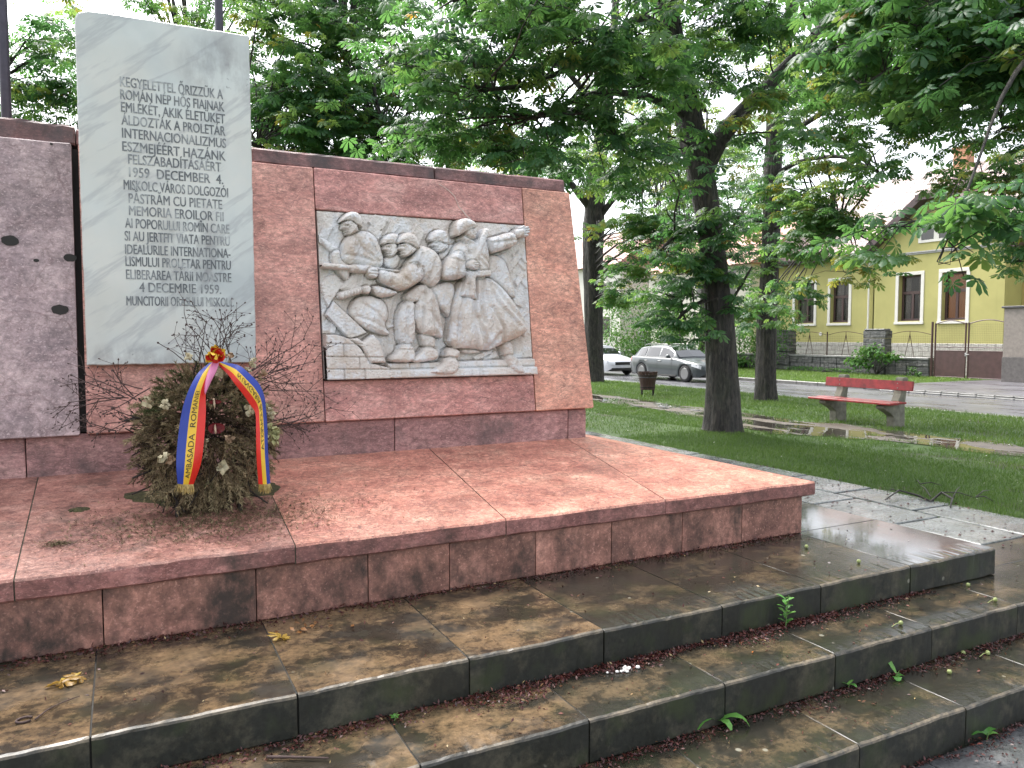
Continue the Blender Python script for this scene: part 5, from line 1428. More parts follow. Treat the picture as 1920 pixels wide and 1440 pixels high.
# second trunk, further right
g2 = onZ(1435, 750, gz(14.9)); D2 = math.hypot(g2[0], g2[1])
T2 = [((g2[0], g2[1], gz(14.9)-.15), .27)]+PT(D2, (1436, 690, .245, 0), (1438, 600, .24, 0), (1443, 500, .225, 0), (1447, 400, .22, 0), (1449, 300, .21, 0), (1452, 220, .20, 0), (1468, 110, .16, 0), (1486, 0, .13, 0), (1500, -140, .09, 0), (1510, -280, .04, 0))
L2 = [PT(D2, (1449, 330, .07, 0), (1500, 300, .055, -.5), (1580, 290, .045, -1.2), (1660, 330, .03, -2)), PT(D2, (1450, 270, .08, 0), (1560, 200, .06, -1), (1660, 170, .04, -2), (1740, 180, .025, -3)),
      PT(D2, (1446, 420, .06, 0), (1380, 400, .05, -.2), (1330, 440, .03, -.5)), PT(D2, (1470, 110, .08, 0), (1580, 40, .06, -1.5), (1700, 40, .04, -3)), PT(D2, (1447, 430, .05, 0), (1510, 400, .04, -1.5), (1570, 430, .025, -3))]
BL2 = [B(1530, 340, 17.5, (1.2, 1.2, .8), 15, 7), B(1560, 405, 16.5, (.6, .8, .4), 8, 6), B(1510, 450, 16.5, (.55, .7, .45), 7, 6), B(1620, 240, 17, (1.2, 1.2, .9), 14, 6), B(1520, 210, 18, (1.1, 1.1, .9), 13, 6), B(1620, 340, 15.8, (.5, .7, .4), 5, 5),
       B(1540, 90, 18, (1.6, 1.6, 1.2), 18, 6), B(1680, 120, 17, (1.4, 1.4, 1.0), 14, 6), B(1720, 20, 17, (1.6, 1.6, 1.0), 14, 6), B(1590, 500, 15.5, (.22, .3, .3), 3, 5), B(1490, 540, 17, (.25, .4, .4), 4, 5), B(1450, 580, 18, (.3, .4, .35), 4, 5), B(1640, 470, 15, (.15, .2, .2), 2, 4),
       B(1380, 350, 21, (1.0, 1.0, 1.3), 9, 6), B(1420, 470, 21, (.5, .6, .9), 6, 6), B(1390, 560, 20.5, (.5, .5, .6), 6, 5), B(1600, 150, 16, (1.0, 1.0, .7), 10, 6), B(1700, 190, 16, (.9, .9, .5), 7, 6), B(1800, 170, 16, (1.0, 1.0, .7), 10, 6), B(1880, 100, 17, (1.2, 1.2, 1.0), 10, 6), B(1500, -120, 20, (3, 3, 1.8), 22, 6), B(1700, -140, 18, (2.5, 2.5, 1.4), 14, 6), B(1740, 160, 15.5, (.8, .8, .4), 5, 6)]
tree('slimmer straight chestnut with single trunk between the bench and the parked estate car', g2, gz(14.9), T2, L2, BL2, LV_RICH, 22, .150, 7, tone0=.62, dens=.88)

# third trunk, behind the end of the wall
g3 = onZ(1112, 716, gz(15.6)); D3 = math.hypot(g3[0], g3[1])
T3 = [((g3[0], g3[1], gz(15.6)-.15), .38)]+PT(D3, (1113, 680, .36, 0), (1113, 600, .34, 0), (1112, 480, .37, 0), (1114, 390, .36, 0), (1122, 300, .30, 0), (1135, 220, .24, 0), (1145, 120, .18, 0), (1155, 0, .12, 0), (1160, -120, .05, 0))
L3 = [PT(D3, (1114, 400, .14, 0), (1060, 330, .11, -.6), (1000, 280, .08, -1.2), (930, 260, .05, -2)), PT(D3, (1114, 420, .12, 0), (1160, 360, .10, -.3), (1210, 330, .07, -.6), (1260, 300, .04, -1)), PT(D3, (1135, 220, .12, 0), (1060, 130, .09, -.5), (980, 80, .05, -1))]
BL3 = [B(1010, 300, 25, (2.0, 1.6, .9), 16, 7), B(1130, 300, 26, (1.8, 1.5, 1.2), 16, 7), B(1220, 380, 25.5, (1.3, 1.2, 1.3), 16, 7), B(1200, 470, 25.5, (1.0, 1.0, 1.1), 14, 6), B(1165, 540, 26, (.8, .8, .8), 10, 6), B(1260, 470, 24.5, (.9, .9, .9), 9, 6), B(1180, 420, 24.5, (1.1, 1.0, .9), 10, 6), B(1240, 250, 26, (1.5, 1.4, 1.2), 12, 7), B(920, 230, 24, (1.5, 1.5, 1.0), 10, 7), B(1100, 60, 27, (4, 3, 2.5), 34, 7), B(940, 20, 27, (3, 3, 2.0), 18, 7), B(1250, 90, 27, (3, 3, 2), 20, 7)]
tree('chestnut with thick dark trunk seen just past the right end of the wall', g3, gz(15.6), T3, L3, BL3, LV_MID, 23, .19, 6, tone0=.6, dens=1.0)

# trees behind the wall
def back_tree(label, px, D, top, blobs, seed, leaf, tone0, lv=LV_MID, **kw):
    p = onD(px, 628, D); x, y = p[0], p[1]
    tr = [((x, y, .2), .34), ((x, y, 1.5), .29), ((x+.1, y, 3.2), .26), ((x+.25, y+.1, 5.0), .2), ((x+.2, y, top), .06)]
    lim = []
    for k in range(6):
        a = 1.05*k+seed; z0 = 3.0+.35*k
        lim.append([((x+.1, y, z0), .11), ((x+1.1*math.cos(a), y+1.1*math.sin(a), z0+.7), .08), ((x+2.2*math.cos(a), y+2.2*math.sin(a), z0+1.1), .05), ((x+3.3*math.cos(a), y+3.3*math.sin(a), z0+1.1), .025)])
    return tree(label, (x, y), .33, tr, lim, blobs, lv, seed, leaf, 6, tone0=tone0, **kw)
BA = [B(540, 60, 16, (1.3, 1.3, 1.0), 20, 7), B(640, 90, 16.5, (1.4, 1.3, 1.1), 22, 7), B(740, 60, 16.5, (1.3, 1.3, 1.0), 18, 7), B(600, 190, 15.5, (1.3, 1.2, .9), 24, 7), B(710, 230, 15.5, (1.3, 1.2, .8), 22, 7), B(520, 220, 16, (.9, 1.0, .9), 16, 7), B(800, 200, 16, (1.0, 1.0, .9), 12, 7),
      B(640, 280, 15.5, (1.6, 1.0, .35), 16, 6), B(500, 130, 16.5, (.8, .9, .8), 10, 7), B(640, -60, 17, (2.6, 2.2, 1.3), 24, 6), B(640, 330, 15.8, (1.8, 1, .5), 12, 5), B(620, -260, 17, (3, 3, 1.6), 18, 5), B(900, 300, 17, (1.4, 1.0, .5), 10, 6)]
back_tree('dense blue green chestnut behind the wall between the white slab and the relief', 640, 17.5, 8, BA, 31, .150, .46, LV_RICH, dens=.95)
BB = [B(330, 30, 22, (2.2, 1.5, .9), 10, 7), B(230, 40, 23, (1.5, 1.5, 1.0), 7, 6), B(420, 60, 21, (1.2, 1.2, 1.2), 9, 6), B(470, 170, 20.5, (.8, 1.0, 1.6), 12, 6), B(300, 160, 22, (2, 1.5, 1.0), 12, 6), B(300, -160, 23, (2.5, 2.5, 1.4), 12, 6), B(440, -60, 22, (1.5, 1.5, 1.0), 8, 6)]
back_tree('loose lighter chestnut behind the white slab with bright sky between its leaves', 360, 23, 8.5, BB, 32, .165, .5, dens=.85)
BC = [B(60, 90, 19, (1.2, 1.2, .7), 9, 6), B(100, 150, 19, (.9, 1.0, .7), 9, 6), B(40, 190, 19.5, (.9, 1.0, .5), 8, 6), B(110, 60, 19.5, (.8, .8, .4), 5, 6), B(80, 230, 19, (1.2, 1.2, .4), 5, 6), B(-60, 120, 19, (1.5, 1.5, 1.2), 14, 6), B(-80, -60, 19, (1.5, 1.5, 1.2), 10, 6), B(-100, 300, 19, (1.5, 1.2, .8), 10, 6)]
back_tree('sparse chestnut at the far left behind the first flag pole', -40, 19.5, 7, BC, 33, .165, .42, dens=.8)

# the near tree beyond the right edge, its boughs hang into view
t5 = onD(2420, 640, 9.0)
T5 = [((t5[0], t5[1], .1), .38), ((t5[0], t5[1], 1.4), .31), ((t5[0]-.05, t5[1]+.05, 2.8), .28), ((t5[0]-.1, t5[1]+.1, 4.2), .22), ((t5[0], t5[1]+.2, 6.0), .14), ((t5[0]+.2, t5[1]+.3, 7.6), .05)]
q5 = lambda *a: [(tuple(onD(x, y, d)), r) for (x, y, d, r) in a]
L5 = [[((t5[0]-.08, t5[1]+.08, 3.6), .12)]+q5((2150, -30, 8.4, .085), (1980, 5, 8.0, .07), (1890, 35, 7.8, .055), (1800, 75, 7.7, .04), (1700, 110, 7.8, .03), (1620, 160, 8.0, .018)),
      [((t5[0]-.05, t5[1]+.05, 3.8), .08)]+q5((2140, -20, 7.8, .05), (1990, 40, 7.2, .028), (1890, 130, 6.9, .018), (1855, 240, 6.7, .011), (1828, 330, 6.5, .009), (1795, 395, 6.3, .007), (1768, 470, 6.2, .004)),
      [((t5[0]-.05, t5[1]+.05, 4.2), .12)]+q5((2150, -200, 8.6, .08), (1950, -170, 8.2, .06), (1780, -100, 8.2, .04), (1650, -20, 8.4, .02))]
BL5 = [B(1860, 50, 7.9, (.8, .8, .45), 13, 7), B(1740, 50, 8.0, (.8, .8, .45), 12, 7), B(1640, 90, 8.2, (.7, .8, .35), 8, 6), B(1890, 140, 7.6, (.5, .7, .28), 7, 6), B(1750, 150, 7.9, (.6, .7, .18), 6, 5), B(1805, 405, 6.3, (.16, .2, .07), 6, 3), B(1768, 470, 6.2, (.05, .07, .10), 4, 1), B(1735, 418, 6.3, (.10, .12, .04), 3, 3),
       B(1780, -60, 8.1, (1.2, 1.2, .6), 14, 6), B(2010, 60, 7.8, (.8, .9, .6), 14, 6), B(2150, 0, 8.6, (1.2, 1.2, 1.0), 16, 6), B(2400, -300, 9, (2, 2, 1.2), 18, 6), B(1650, -60, 8.3, (.8, .9, .5), 8, 6)]
tree('near chestnut with dark leafy boughs hanging in front of the yellow house gable', (t5[0], t5[1]), .25, T5, L5, BL5, LV_RICH, 25, .135, 6, tone0=.36, cl_r=.34, dens=.8, tws=.32)

g6 = onZ(2110, 760, gz(15.4))
BL6 = [B(1905, 330, 15.5, (.4, .6, .5), 8, 6), B(1900, 430, 15.2, (.3, .5, .4), 8, 6), B(1918, 490, 15, (.2, .3, .2), 4, 5), B(1870, 240, 16, (.5, .8, .3), 6, 6), B(1980, 300, 15.5, (1.2, 1.2, 1.2), 14, 7), B(1920, 190, 16, (1.2, 1.2, .8), 10, 6), B(2100, 200, 16.5, (2, 2, 1.6), 18, 6), B(2060, 0, 17, (2, 2, 1.4), 16, 6)]
x6, y6 = g6[0], g6[1]
tree('chestnut beyond the right edge with sunlit leaves showing beside the gable of the yellow house', (x6, y6), gz(x6), [((x6, y6, gz(x6)-.1), .30), ((x6, y6, 1.6), .26), ((x6+.05, y6, 3.2), .24), ((x6+.1, y6, 5.2), .18), ((x6, y6, 8.0), .05)],
     [[((x6, y6, 2.8), .10), (tuple(onD(2010, 330, 16)), .07), (tuple(onD(1930, 360, 15.4)), .04), (tuple(onD(1880, 400, 15.2)), .02)], [((x6, y6, 3.6), .10), (tuple(onD(2000, 220, 16.3)), .06), (tuple(onD(1880, 240, 16)), .025)]], BL6, LV_RICH, 27, .15, 6, tone0=.6, dens=.8)  # lighter leaf tone puts the lit look into the leaf colour

BF1 = [B(1300, 330, 47, (2.6, 2.6, 2.2), 16, 7), B(1380, 380, 47, (2.4, 2.4, 2.2), 14, 7), B(1240, 380, 48, (2.4, 2.4, 2.2), 14, 7), B(1330, 240, 48, (2.8, 2.8, 2.2), 16, 7), B(1420, 280, 48, (2.2, 2.2, 2.0), 10, 7), B(1290, 450, 46, (1.8, 1.8, 1.4), 8, 6), B(1400, 470, 46, (1.6, 1.6, 1.3), 7, 6), B(1250, 160, 48, (2.6, 2.6, 2), 10, 7)]
pf = onD(1320, 628, 47.5); xf_, yf_ = pf[0], pf[1]
tree('tall garden tree beyond the street filling the gap between the two nearer trunks', (xf_, yf_), .1, [((xf_, yf_, 0), .35), ((xf_, yf_, 3.5), .28), ((xf_+.1, yf_, 8), .2), ((xf_, yf_, 15), .05)],
     [[((xf_, yf_, 5), .14), ((xf_-1.4, yf_+1, 7), .09), ((xf_-2.5, yf_+1.6, 9.5), .04)], [((xf_, yf_, 6), .14), ((xf_+1.4, yf_-1, 8.5), .09), ((xf_+2.4, yf_-1.8, 10.5), .04)]], BF1, LV_FAR, 28, .30, 7, name='garden_tree', group=None, tone0=.62, dens=1.0, cl_r=.9)

# bushes by the street, made the same way with small leaves
def blade_leaf():
    v = [(0, 0, 0), (.45, -.22, .02), (.45, .22, .02), (1, 0, -.12)]; return np.array(v), np.array([(0, 1, 2), (1, 3, 2)])
SMALL = blade_leaf()
BUSHLEAF = leaf_mat('bush_leaf', [(0, (.030, .085, .020)), (.5, (.055, .15, .032)), (1, (.11, .22, .045))], [(0, (.06, .16, .02)), (1, (.18, .34, .05))], .3, .55, .2)
def bush(label, name, c, r, n, leaf, seed, cat='bush', stems=7, mat=None):
    rng = np.random.default_rng(seed); t_ = thing(name, label, cat, (c[0], c[1], c[2]))
    cl = rng.normal(size=(max(6, n//70), 3)); cl /= np.linalg.norm(cl, axis=1)[:, None]; cl *= rng.uniform(.3, 1, (len(cl), 1))**.5
    P = cl[rng.integers(0, len(cl), n)]+rng.normal(size=(n, 3))*.17
    P[:, 2] = np.abs(P[:, 2]*.5+.5); P = P*np.array([r[0], r[1], r[2]])+np.array(c)
    ctone = rng.uniform(.1, .8, n)
    V, F, T = leaf_arrays(SMALL, P, rng.uniform(0, 6.28, n), rng.normal(.45, .4, n), rng.normal(size=n)*.4, leaf*rng.uniform(.6, 1.3, n), ctone)
    b = MB()
    for k in range(stems):
        q = P[rng.integers(0, n)]; b.tube([c, (np.array(c)+q)/2+rng.normal(size=3)*.05, q], [.025, .015, .006], 5, cap=False)
    b.build('stems', BARK, t_, True, fix=False); np_mesh('foliage', V, F, mat or BUSHLEAF, t_, {'tone': T}); return t_
p = onD(1195, 650, 46)
bush('bright green rounded shrub tree behind the parked estate car', 'shrub', (p[0], p[1], .1), (2.5, 2.5, 4.6), 6000, .20, 41)
p = onD(1330, 620, 43); bush('dark grey green shrub in the front garden left of the yellow house', 'shrub', (p[0], p[1], .1), (2.6, 2.6, 3.6), 4200, .16, 42)
p = onD(1410, 640, 41); bush('dark bluish conifer like shrub behind the low wall between the two trunks', 'shrub', (p[0]+1, p[1], .1), (1.6, 1.6, 4.2), 3600, .16, 43)
bush('light green ash sapling growing at the foot of the stone pier', 'sapling', (29.45, 22.7, .12), (.55, 1.15, 1.35), 900, .20, 44, 'plant')
bush('leafy weed with large pale leaves at the foot of the wall between the two trunks', 'weed', (29.5, 31.6, .12), (.5, 1.7, .75), 420, .30, 45, 'plant')
bush('low weeds along the foot of the garden wall left of the sapling', 'weed', (29.6, 25.8, .12), (.3, 2.1, .35), 700, .10, 46, 'plant')
bush('small weed at the foot of the wall beside the brown gate', 'weed', (29.6, 20.95, .12), (.2, .55, .45), 160, .12, 47, 'plant')
# ================================================================ WREATH
def fr(px, py, off=0.0):
    """point on the leaning front of the wreath"""
    d = ray(px, py); o = np.array([0, 0, CAMZ]); c0 = np.array([0, 3.985-off, .95]); n_ = np.array([0, 1.0, -.26])
    return o+d*(np.dot(c0-o, n_)/np.dot(d, n_))
def dry_mat():
    t = NT('dried_fir'); a = t.attr('tone')
    c = t.ramp(a, [(0, (.020, .013, .010)), (.25, (.065, .042, .026)), (.5, (.20, .145, .08)), (.72, (.36, .285, .165)), (.82, (.085, .095, .035)), (1.0, (.045, .075, .025))])
    return t.done(c, .75, .2)
DRY = dry_mat()
DEADTW = plain('dead_twig', (.055, .032, .028), .75, .3, 30)
wr = thing('memorial_wreath', 'dried fir wreath with white flowers and tricolour ribbon leaning before the white slab', 'wreath', (.40, 4.15, .97))
WC = fr(385, 800, -.12)
rw = np.random.default_rng(8)
SV = []; SF = []; ST = []; ns_ = 0
def sprig(p0, d, L, nn, nl, tone, droop):
    global ns_
    p0 = np.array(p0); d = np.array(d)/np.linalg.norm(d); pts = []
    for k in range(7):
        t = k/6; pts.append(p0+d*L*t+np.array([0, 0, -droop*L*t*t]))
    pts = np.array(pts)
    for k in range(nn):
        t = .12+.88*k/nn; i = min(5, int(t*6)); p = pts[i]+(pts[i+1]-pts[i])*(t*6-i); ax = pts[i+1]-pts[i]; ax = ax/np.linalg.norm(ax)
        u = rw.normal(size=3); u -= ax*np.dot(u, ax); u /= np.linalg.norm(u); nd = u*.8+ax*.75; nd /= np.linalg.norm(nd)
        w = np.cross(nd, rw.normal(size=3)); w /= np.linalg.norm(w); l = nl*rw.uniform(.6, 1.2)
        SV.extend([p-w*.0024, p+w*.0024, p+nd*l]); SF.append((ns_, ns_+1, ns_+2)); tn = np.clip(tone+rw.normal()*.05, 0, 1); ST.extend([tn]*3); ns_ += 3
    return pts
stem = MB()
for i in range(1050):
    a = rw.uniform(0, 2*math.pi); q = math.sqrt(rw.uniform(0, 1))
    # outline: broad pear shape
    RXm = .27-.06*max(0, -math.sin(a)); RZm = .30
    x = WC[0]+math.cos(a)*RXm*q; z = 1.345+math.sin(a)*RZm*q
    yb = 3.985+.26*(z-.95)+.10
    dome = .10*(1-q*q)
    p0 = (x, yb-dome*.3, z)
    d = np.array([math.cos(a)*(.35+q), -.55*(1.15-q)+rw.normal()*.15, math.sin(a)*(.35+q)])+rw.normal(size=3)*.30
    centre = q < .45 and abs(math.cos(a)) < .9
    if centre: tone = rw.choice([.05, .12, .25, .3])
    elif z > 1.45: tone = rw.choice([.55, .66, .72, .72, .62, .88, .4, .5])
    else: tone = rw.choice([.12, .30, .45, .55, .62, .68, .72])
    tone = float(np.clip(tone*.55+.45*(.56+.60*mnoise.noise(Vector((x*9, z*9, 3)))), .05, .95)) if tone < .8 else tone
    if x > WC[0]+.17 and z > 1.2 and rw.random() < .5: tone = .66
    L = rw.uniform(.06, .15)*(.8 if centre else 1)
    if z < 1.12: d[2] = -abs(d[2])*.5; d[1] *= .35; L = min(L, .10)
    pts = sprig(p0, d, L, int(110*L/.15*.75), rw.uniform(.014, .030), tone, rw.uniform(.1, .5))
    stem.tube(list(pts[::2]), [.002, .0018, .0014, .0008], 3, cap=False)
np_mesh('dried_fir', np.array(SV), np.array(SF), DRY, wr, {'tone': np.array(ST)})
stem.build('stems', DEADTW, wr, fix=False)
# dark core of packed twigs
b = MB()
for i in range(170):
    a = rw.uniform(0, 6.28); q = math.sqrt(rw.uniform(0, 1)); x = WC[0]+math.cos(a)*.25*q; z = 1.29+math.sin(a)*.30*q; y = 3.985+.26*(z-.95)+.13
    d = rw.normal(size=3)*np.array([1, .25, 1]); d /= np.linalg.norm(d); L = rw.uniform(.08, .2); p = np.array([x, y, z])
    b.tube([p-d*L, p+rw.normal(size=3)*.015, p+d*L], [.004, .005, .003], 4, cap=False)
for th in np.linspace(0, 2*math.pi, 5)[:-1]: pass
ring = [(WC[0]+.27*math.cos(a), 3.985+.26*(1.3+.30*math.sin(a)-.95)+.15, 1.3+.30*math.sin(a)) for a in np.linspace(0, 2*math.pi, 28)]
b.tube(ring, .035, 8, cap=False)
for s_ in (-1, 1): b.tube([(WC[0]+s_*.12, 4.22, 1.35), (WC[0]+s_*.15, 4.10, .955)], .012, 6)
b.build('twig_core', plain('dark_core', (.022, .015, .012), .85, .4, 30), wr, fix=False)
# bare branching twigs that fan out behind
def bare(b, p, d, L, r, depth):
    p = np.array(p); d = np.array(d)/np.linalg.norm(d); n = 4; pts = [p]
    for k in range(n):
        d = d+rw.normal(size=3)*.10*np.array([1, .4, 1]); d /= np.linalg.norm(d); pts.append(pts[-1]+d*L/n)
    b.tube(pts, list(np.linspace(r, r*.55, n+1)), 4, cap=False)
    tip = pts[-1]; b.tube([tip-d*.002, tip+d*.005, tip+d*.012], [r*.6, r*1.5+.0015, .0005], 4)
    if depth > 0:
        for k in range(1, n+1):
            if rw.random() < .7:
                s = rw.choice([-1, 1]); up = np.array([-d[2], rw.normal()*.2, d[0]])*s
                bare(b, pts[k], d*.75+up*.65, L*rw.uniform(.35, .6), r*.62, depth-1)
b = MB()
fan = [(400, 700, a, rw.uniform(.20, .34)) for a in rw.uniform(25, 155, 9)]+[(400, 690, a, rw.uniform(.24, .36)) for a in (72, 88, 104)]
fan += [(480, 720, a, rw.uniform(.20, .34)) for a in rw.uniform(-15, 55, 11)]+[(270, 740, a, rw.uniform(.15, .26)) for a in rw.uniform(120, 195, 7)]+[(250, 800, a, rw.uniform(.12, .2)) for a in rw.uniform(150, 210, 5)]+[(500, 790, a, rw.uniform(.14, .26)) for a in rw.uniform(-25, 30, 6)]
for (px, py, a, L) in fan:
    p = fr(px+rw.normal()*22, py+rw.normal()*14, -.16); a = rad(a)
    bare(b, p, (math.cos(a), .10+rw.normal()*.10, math.sin(a)), L, .0032, 2)
b.build('bare_twigs', DEADTW, wr, fix=False)
# lower fringe of twigs to the plinth
b = MB()
for i in range(50):
    px = rw.uniform(285, 500); p = fr(px, rw.uniform(830, 880), -.05); a = rad(rw.uniform(230, 310)); L = rw.uniform(.04, .10)
    q = p+np.array([math.cos(a)*L, -.005, math.sin(a)*L]); zg = ZF+.211*(q[1]-FY)+.004; q[2] = max(q[2], zg)
    b.tube([p, (p+q)/2+rw.normal(size=3)*.01, q], [.0028, .0025, .0015], 4, cap=False)
b.build('hanging_twigs', plain('pale_twig', (.17, .11, .06), .8, .4, 30), wr, fix=False)
# dried white flowers
PETAL = plain('ivory_petal', (.46, .40, .26), .8, .35, 30); PETALT = plain('tan_petal', (.36, .24, .15), .8, .3, 30)
def flower(px, py, r, mat, name='white_flower', off=.05):
    c = fr(px, py, off); b = MB(); n = 9
    for k in range(n):
        u = rw.normal(size=3)*np.array([1, .5, 1]); u[1] = -abs(u[1])-.2; u /= np.linalg.norm(u); s = np.cross(u, rw.normal(size=3)); s /= np.linalg.norm(s); w = np.cross(u, s)
        l = r*rw.uniform(.7, 1.25); wd = r*rw.uniform(.45, .75)
        v = [c, c+u*l*.4+s*wd*.7+w*.2*r, c+u*l*.45-s*wd*.7+w*.1*r, c+u*l*.8+s*wd*.5-w*.15*r, c+u*l*.75-s*wd*.5-w*.1*r, c+u*l*.6+w*.25*r, c+u*l*1.0]
        b.add(v, [(0, 1, 5), (0, 5, 2), (1, 3, 5), (5, 3, 6), (5, 6, 4), (2, 5, 4)])
    b.build(name, mat, wr, True, fix=False)
for (px, py, r) in ((276, 755, .036), (310, 758, .030), (306, 857, .036), (383, 828, .026), (418, 876, .036), (352, 668, .024), (474, 680, .030), (465, 692, .024), (466, 768, .034), (412, 700, .028), (505, 770, .026), (512, 778, .022)):
    flower(px, py, r, PETAL)
for (px, py, r) in ((430, 822, .030), (318, 862, .028), (428, 665, .03), (490, 700, .03)): flower(px, py, r, PETALT, 'withered_flower', .03)
HYD = plain('pale_green_hydrangea', (.36, .35, .17), .75, .25, 40)
for (px, py, r) in ((510, 800, .04), (515, 826, .036), (508, 815, .03), (498, 765, .028), (516, 812, .03)): flower(px, py, r, HYD, 'green_flower_head', .02)
# red glossy flamingo flowers
REDFL = plain('dark_red_spathe', (.12, .008, .014), .25, .2, 14)
def spathe(px, py, r, squash, name='red_flower'):
    c = fr(px, py, .07); b = MB(); v = [c+np.array([0, -.004, 0])]; n = 20
    for k in range(n):
        a = 2*math.pi*k/n; rr = r*(1-.28*abs(math.cos(a/2-math.pi/4-.0))**8*1.6); v.append(c+np.array([rr*math.cos(a), -.012-.03*abs(math.cos(a)), rr*squash*math.sin(a)]))
    b.add(v, [(0, 1+k, 1+(k+1) % n) for k in range(n)])
    v2 = [q+np.array([0, .002, 0]) for q in v]; b.add(v2, [(0, 1+(k+1) % n, 1+k) for k in range(n)])
    fl = b.build(name, REDFL, wr, True, fix=False)
    b = MB(); b.tube([c+np.array([-.004, -.008, .012]), c+np.array([-.004, -.03, -.012]), c+np.array([-.003, -.035, -.03])], [.005, .0055, .003], 8); b.build('spadix', plain('spadix', (.42, .30, .20), .6), fl, True)
spathe(404, 800, .040, .85); spathe(402, 752, .030, .45)
# ribbon
def ribbon_mat(name, col):
    return plain(name, col, .38, .06, 20, 0, 0, .4)
RB, RY, RR, RP = ribbon_mat('ribbon_blue', (.018, .040, .27)), ribbon_mat('ribbon_yellow', (.70, .43, .03)), ribbon_mat('ribbon_red', (.62, .022, .012)), ribbon_mat('ribbon_pink', (.62, .20, .36))
FRI = plain('gold_fringe', (.42, .30, .10), .5, .3, 60)
def catmull(P, n):
    P = np.array(P, float); P = np.vstack([2*P[0]-P[1], P, 2*P[-1]-P[-2]]); out = []
    for i in range(1, len(P)-2):
        for t in np.linspace(0, 1, n, endpoint=False):
            a, b_, c, d = P[i-1:i+3]; out.append(.5*((2*b_)+(-a+c)*t+(2*a-5*b_+4*c-d)*t*t+(-a+3*b_-3*c+d)*t**3))
    out.append(P[-2]); return np.array(out)
def tail(Lp, Rp, name, offs, thirds=((0, 1/3), (1/3, 2/3), (2/3, 1)), mats=None, wave=.010, text=None, tr=(.35, .95), flip=False):
    L = catmull([fr(x, y, o) for (x, y), o in zip(Lp, offs)], 8); R_ = catmull([fr(x, y, o) for (x, y), o in zip(Rp, offs)], 8); n = len(L)
    def S(t, u, lift=0.0):
        f_ = t*(n-1); i = min(n-2, int(f_)); k = f_-i
        l = L[i]+(L[i+1]-L[i])*k; r = R_[i]+(R_[i+1]-R_[i])*k
        p = l+(r-l)*u; p = p.copy(); p[1] += -.014*math.sin(math.pi*u)+wave*math.sin(t*11+u*2.2)-lift; return p
    b = MB(); mi = 0
    for (u0, u1) in thirds:
        m = 4; v = []; f = []
        for i in range(n*2):
            t = i/(n*2-1)
            for j in range(m+1): v.append(S(t, u0+(u1-u0)*j/m))
        for i in range(n*2-1):
            for j in range(m): f.append((i*(m+1)+j, i*(m+1)+j+1, (i+1)*(m+1)+j+1, (i+1)*(m+1)+j))
        b.add(v, f, mi); mi += 1
    o = b.build(name, mats or [RB, RY, RR], wr, True, fix=False)
    fb = MB()
    for k in range(70):
        u = .02+.96*k/69; p = S(1.0, u); q = p+np.array([rw.normal()*.006, -.004+rw.normal()*.006, -rw.uniform(.03, .05)]); fb.tube([p, (p+q)/2+rw.normal(size=3)*.002, q], [.0016, .0014, .001], 3, cap=False)
    fb.build('fringe', FRI, o, fix=False)
    if text:
        v, f = text_mesh(text); xs = [p[0] for p in v]; x0, w = min(xs), max(xs)-min(xs); tb_ = MB(); vv = []
        uc0, uc1 = thirds[1]; pad = (uc1-uc0)*.16
        for p in v:
            s = (p[0]-x0)/w; h = min(1, max(-.1, p[1]/.72))
            t = tr[1]-(tr[1]-tr[0])*s if not flip else tr[0]+(tr[1]-tr[0])*s
            u = uc1-pad-(uc1-uc0-2*pad)*h if not flip else uc0+pad+(uc1-uc0-2*pad)*h
            vv.append(S(t, u, .0022))
        tb_.add(vv, f); tb_.build('ribbon_lettering', plain('black_print', (.03, .025, .012), .6), o, fix=False)
    return o
c2 = lambda x, y: (320+x/4.8, 640+y/4.8)
c3 = lambda x, y: (440+x/4.8, 640+y/4.8)
tail([c2(370, 178), c2(300, 235), c2(235, 300), c2(160, 440), c2(103, 620), c2(66, 880), c2(50, 1100), c2(60, 1278)],
     [c2(405, 180), c2(370, 260), c2(345, 340), c2(318, 470), c2(318, 640), c2(300, 880), c2(270, 1100), c2(208, 1288)], 'ribbon_tail', [.09, .10, .11, .12, .12, .11, .09, .06], text='AMBASADA  ROMÂNIEI', tr=(.42, .955))
tail([(409, 677), c3(0, 205), c3(50, 222), c3(100, 262), c3(210, 372), c3(265, 490), c3(286, 620), c3(298, 800), c3(300, 1000), c3(318, 1275)],
     [(404, 678), c3(-60, 300), c3(-10, 370), c3(70, 470), c3(140, 570), c3(188, 650), c3(192, 800), c3(190, 900), c3(196, 1060), c3(216, 1288)], 'ribbon_tail', [.09, .10, .11, .115, .12, .12, .115, .10, .085, .06], text='ÎN UNGARIA BUDAPESTA', tr=(.22, .86), flip=True)
# folded pink reverse
b = MB(); Lq = catmull([fr(x, y, o) for (x, y), o in zip([c2(375, 176), c2(345, 250), c2(315, 340), c2(303, 430), c2(308, 480)], [.105, .12, .13, .13, .125])], 6); Rq = catmull([fr(x, y, o) for (x, y), o in zip([c2(440, 180), c2(415, 260), c2(370, 350), c2(330, 440), c2(310, 482)], [.105, .125, .135, .135, .126])], 6)
v = []
for l, r in zip(Lq, Rq):
    for j in range(5): q = l+(r-l)*j/4; v.append((q[0], q[1]-.012*math.sin(math.pi*j/4), q[2]))
b.add(v, [(i*5+j, i*5+j+1, (i+1)*5+j+1, (i+1)*5+j) for i in range(len(Lq)-1) for j in range(4)]); b.build('ribbon_fold', RP, wr, True, fix=False)
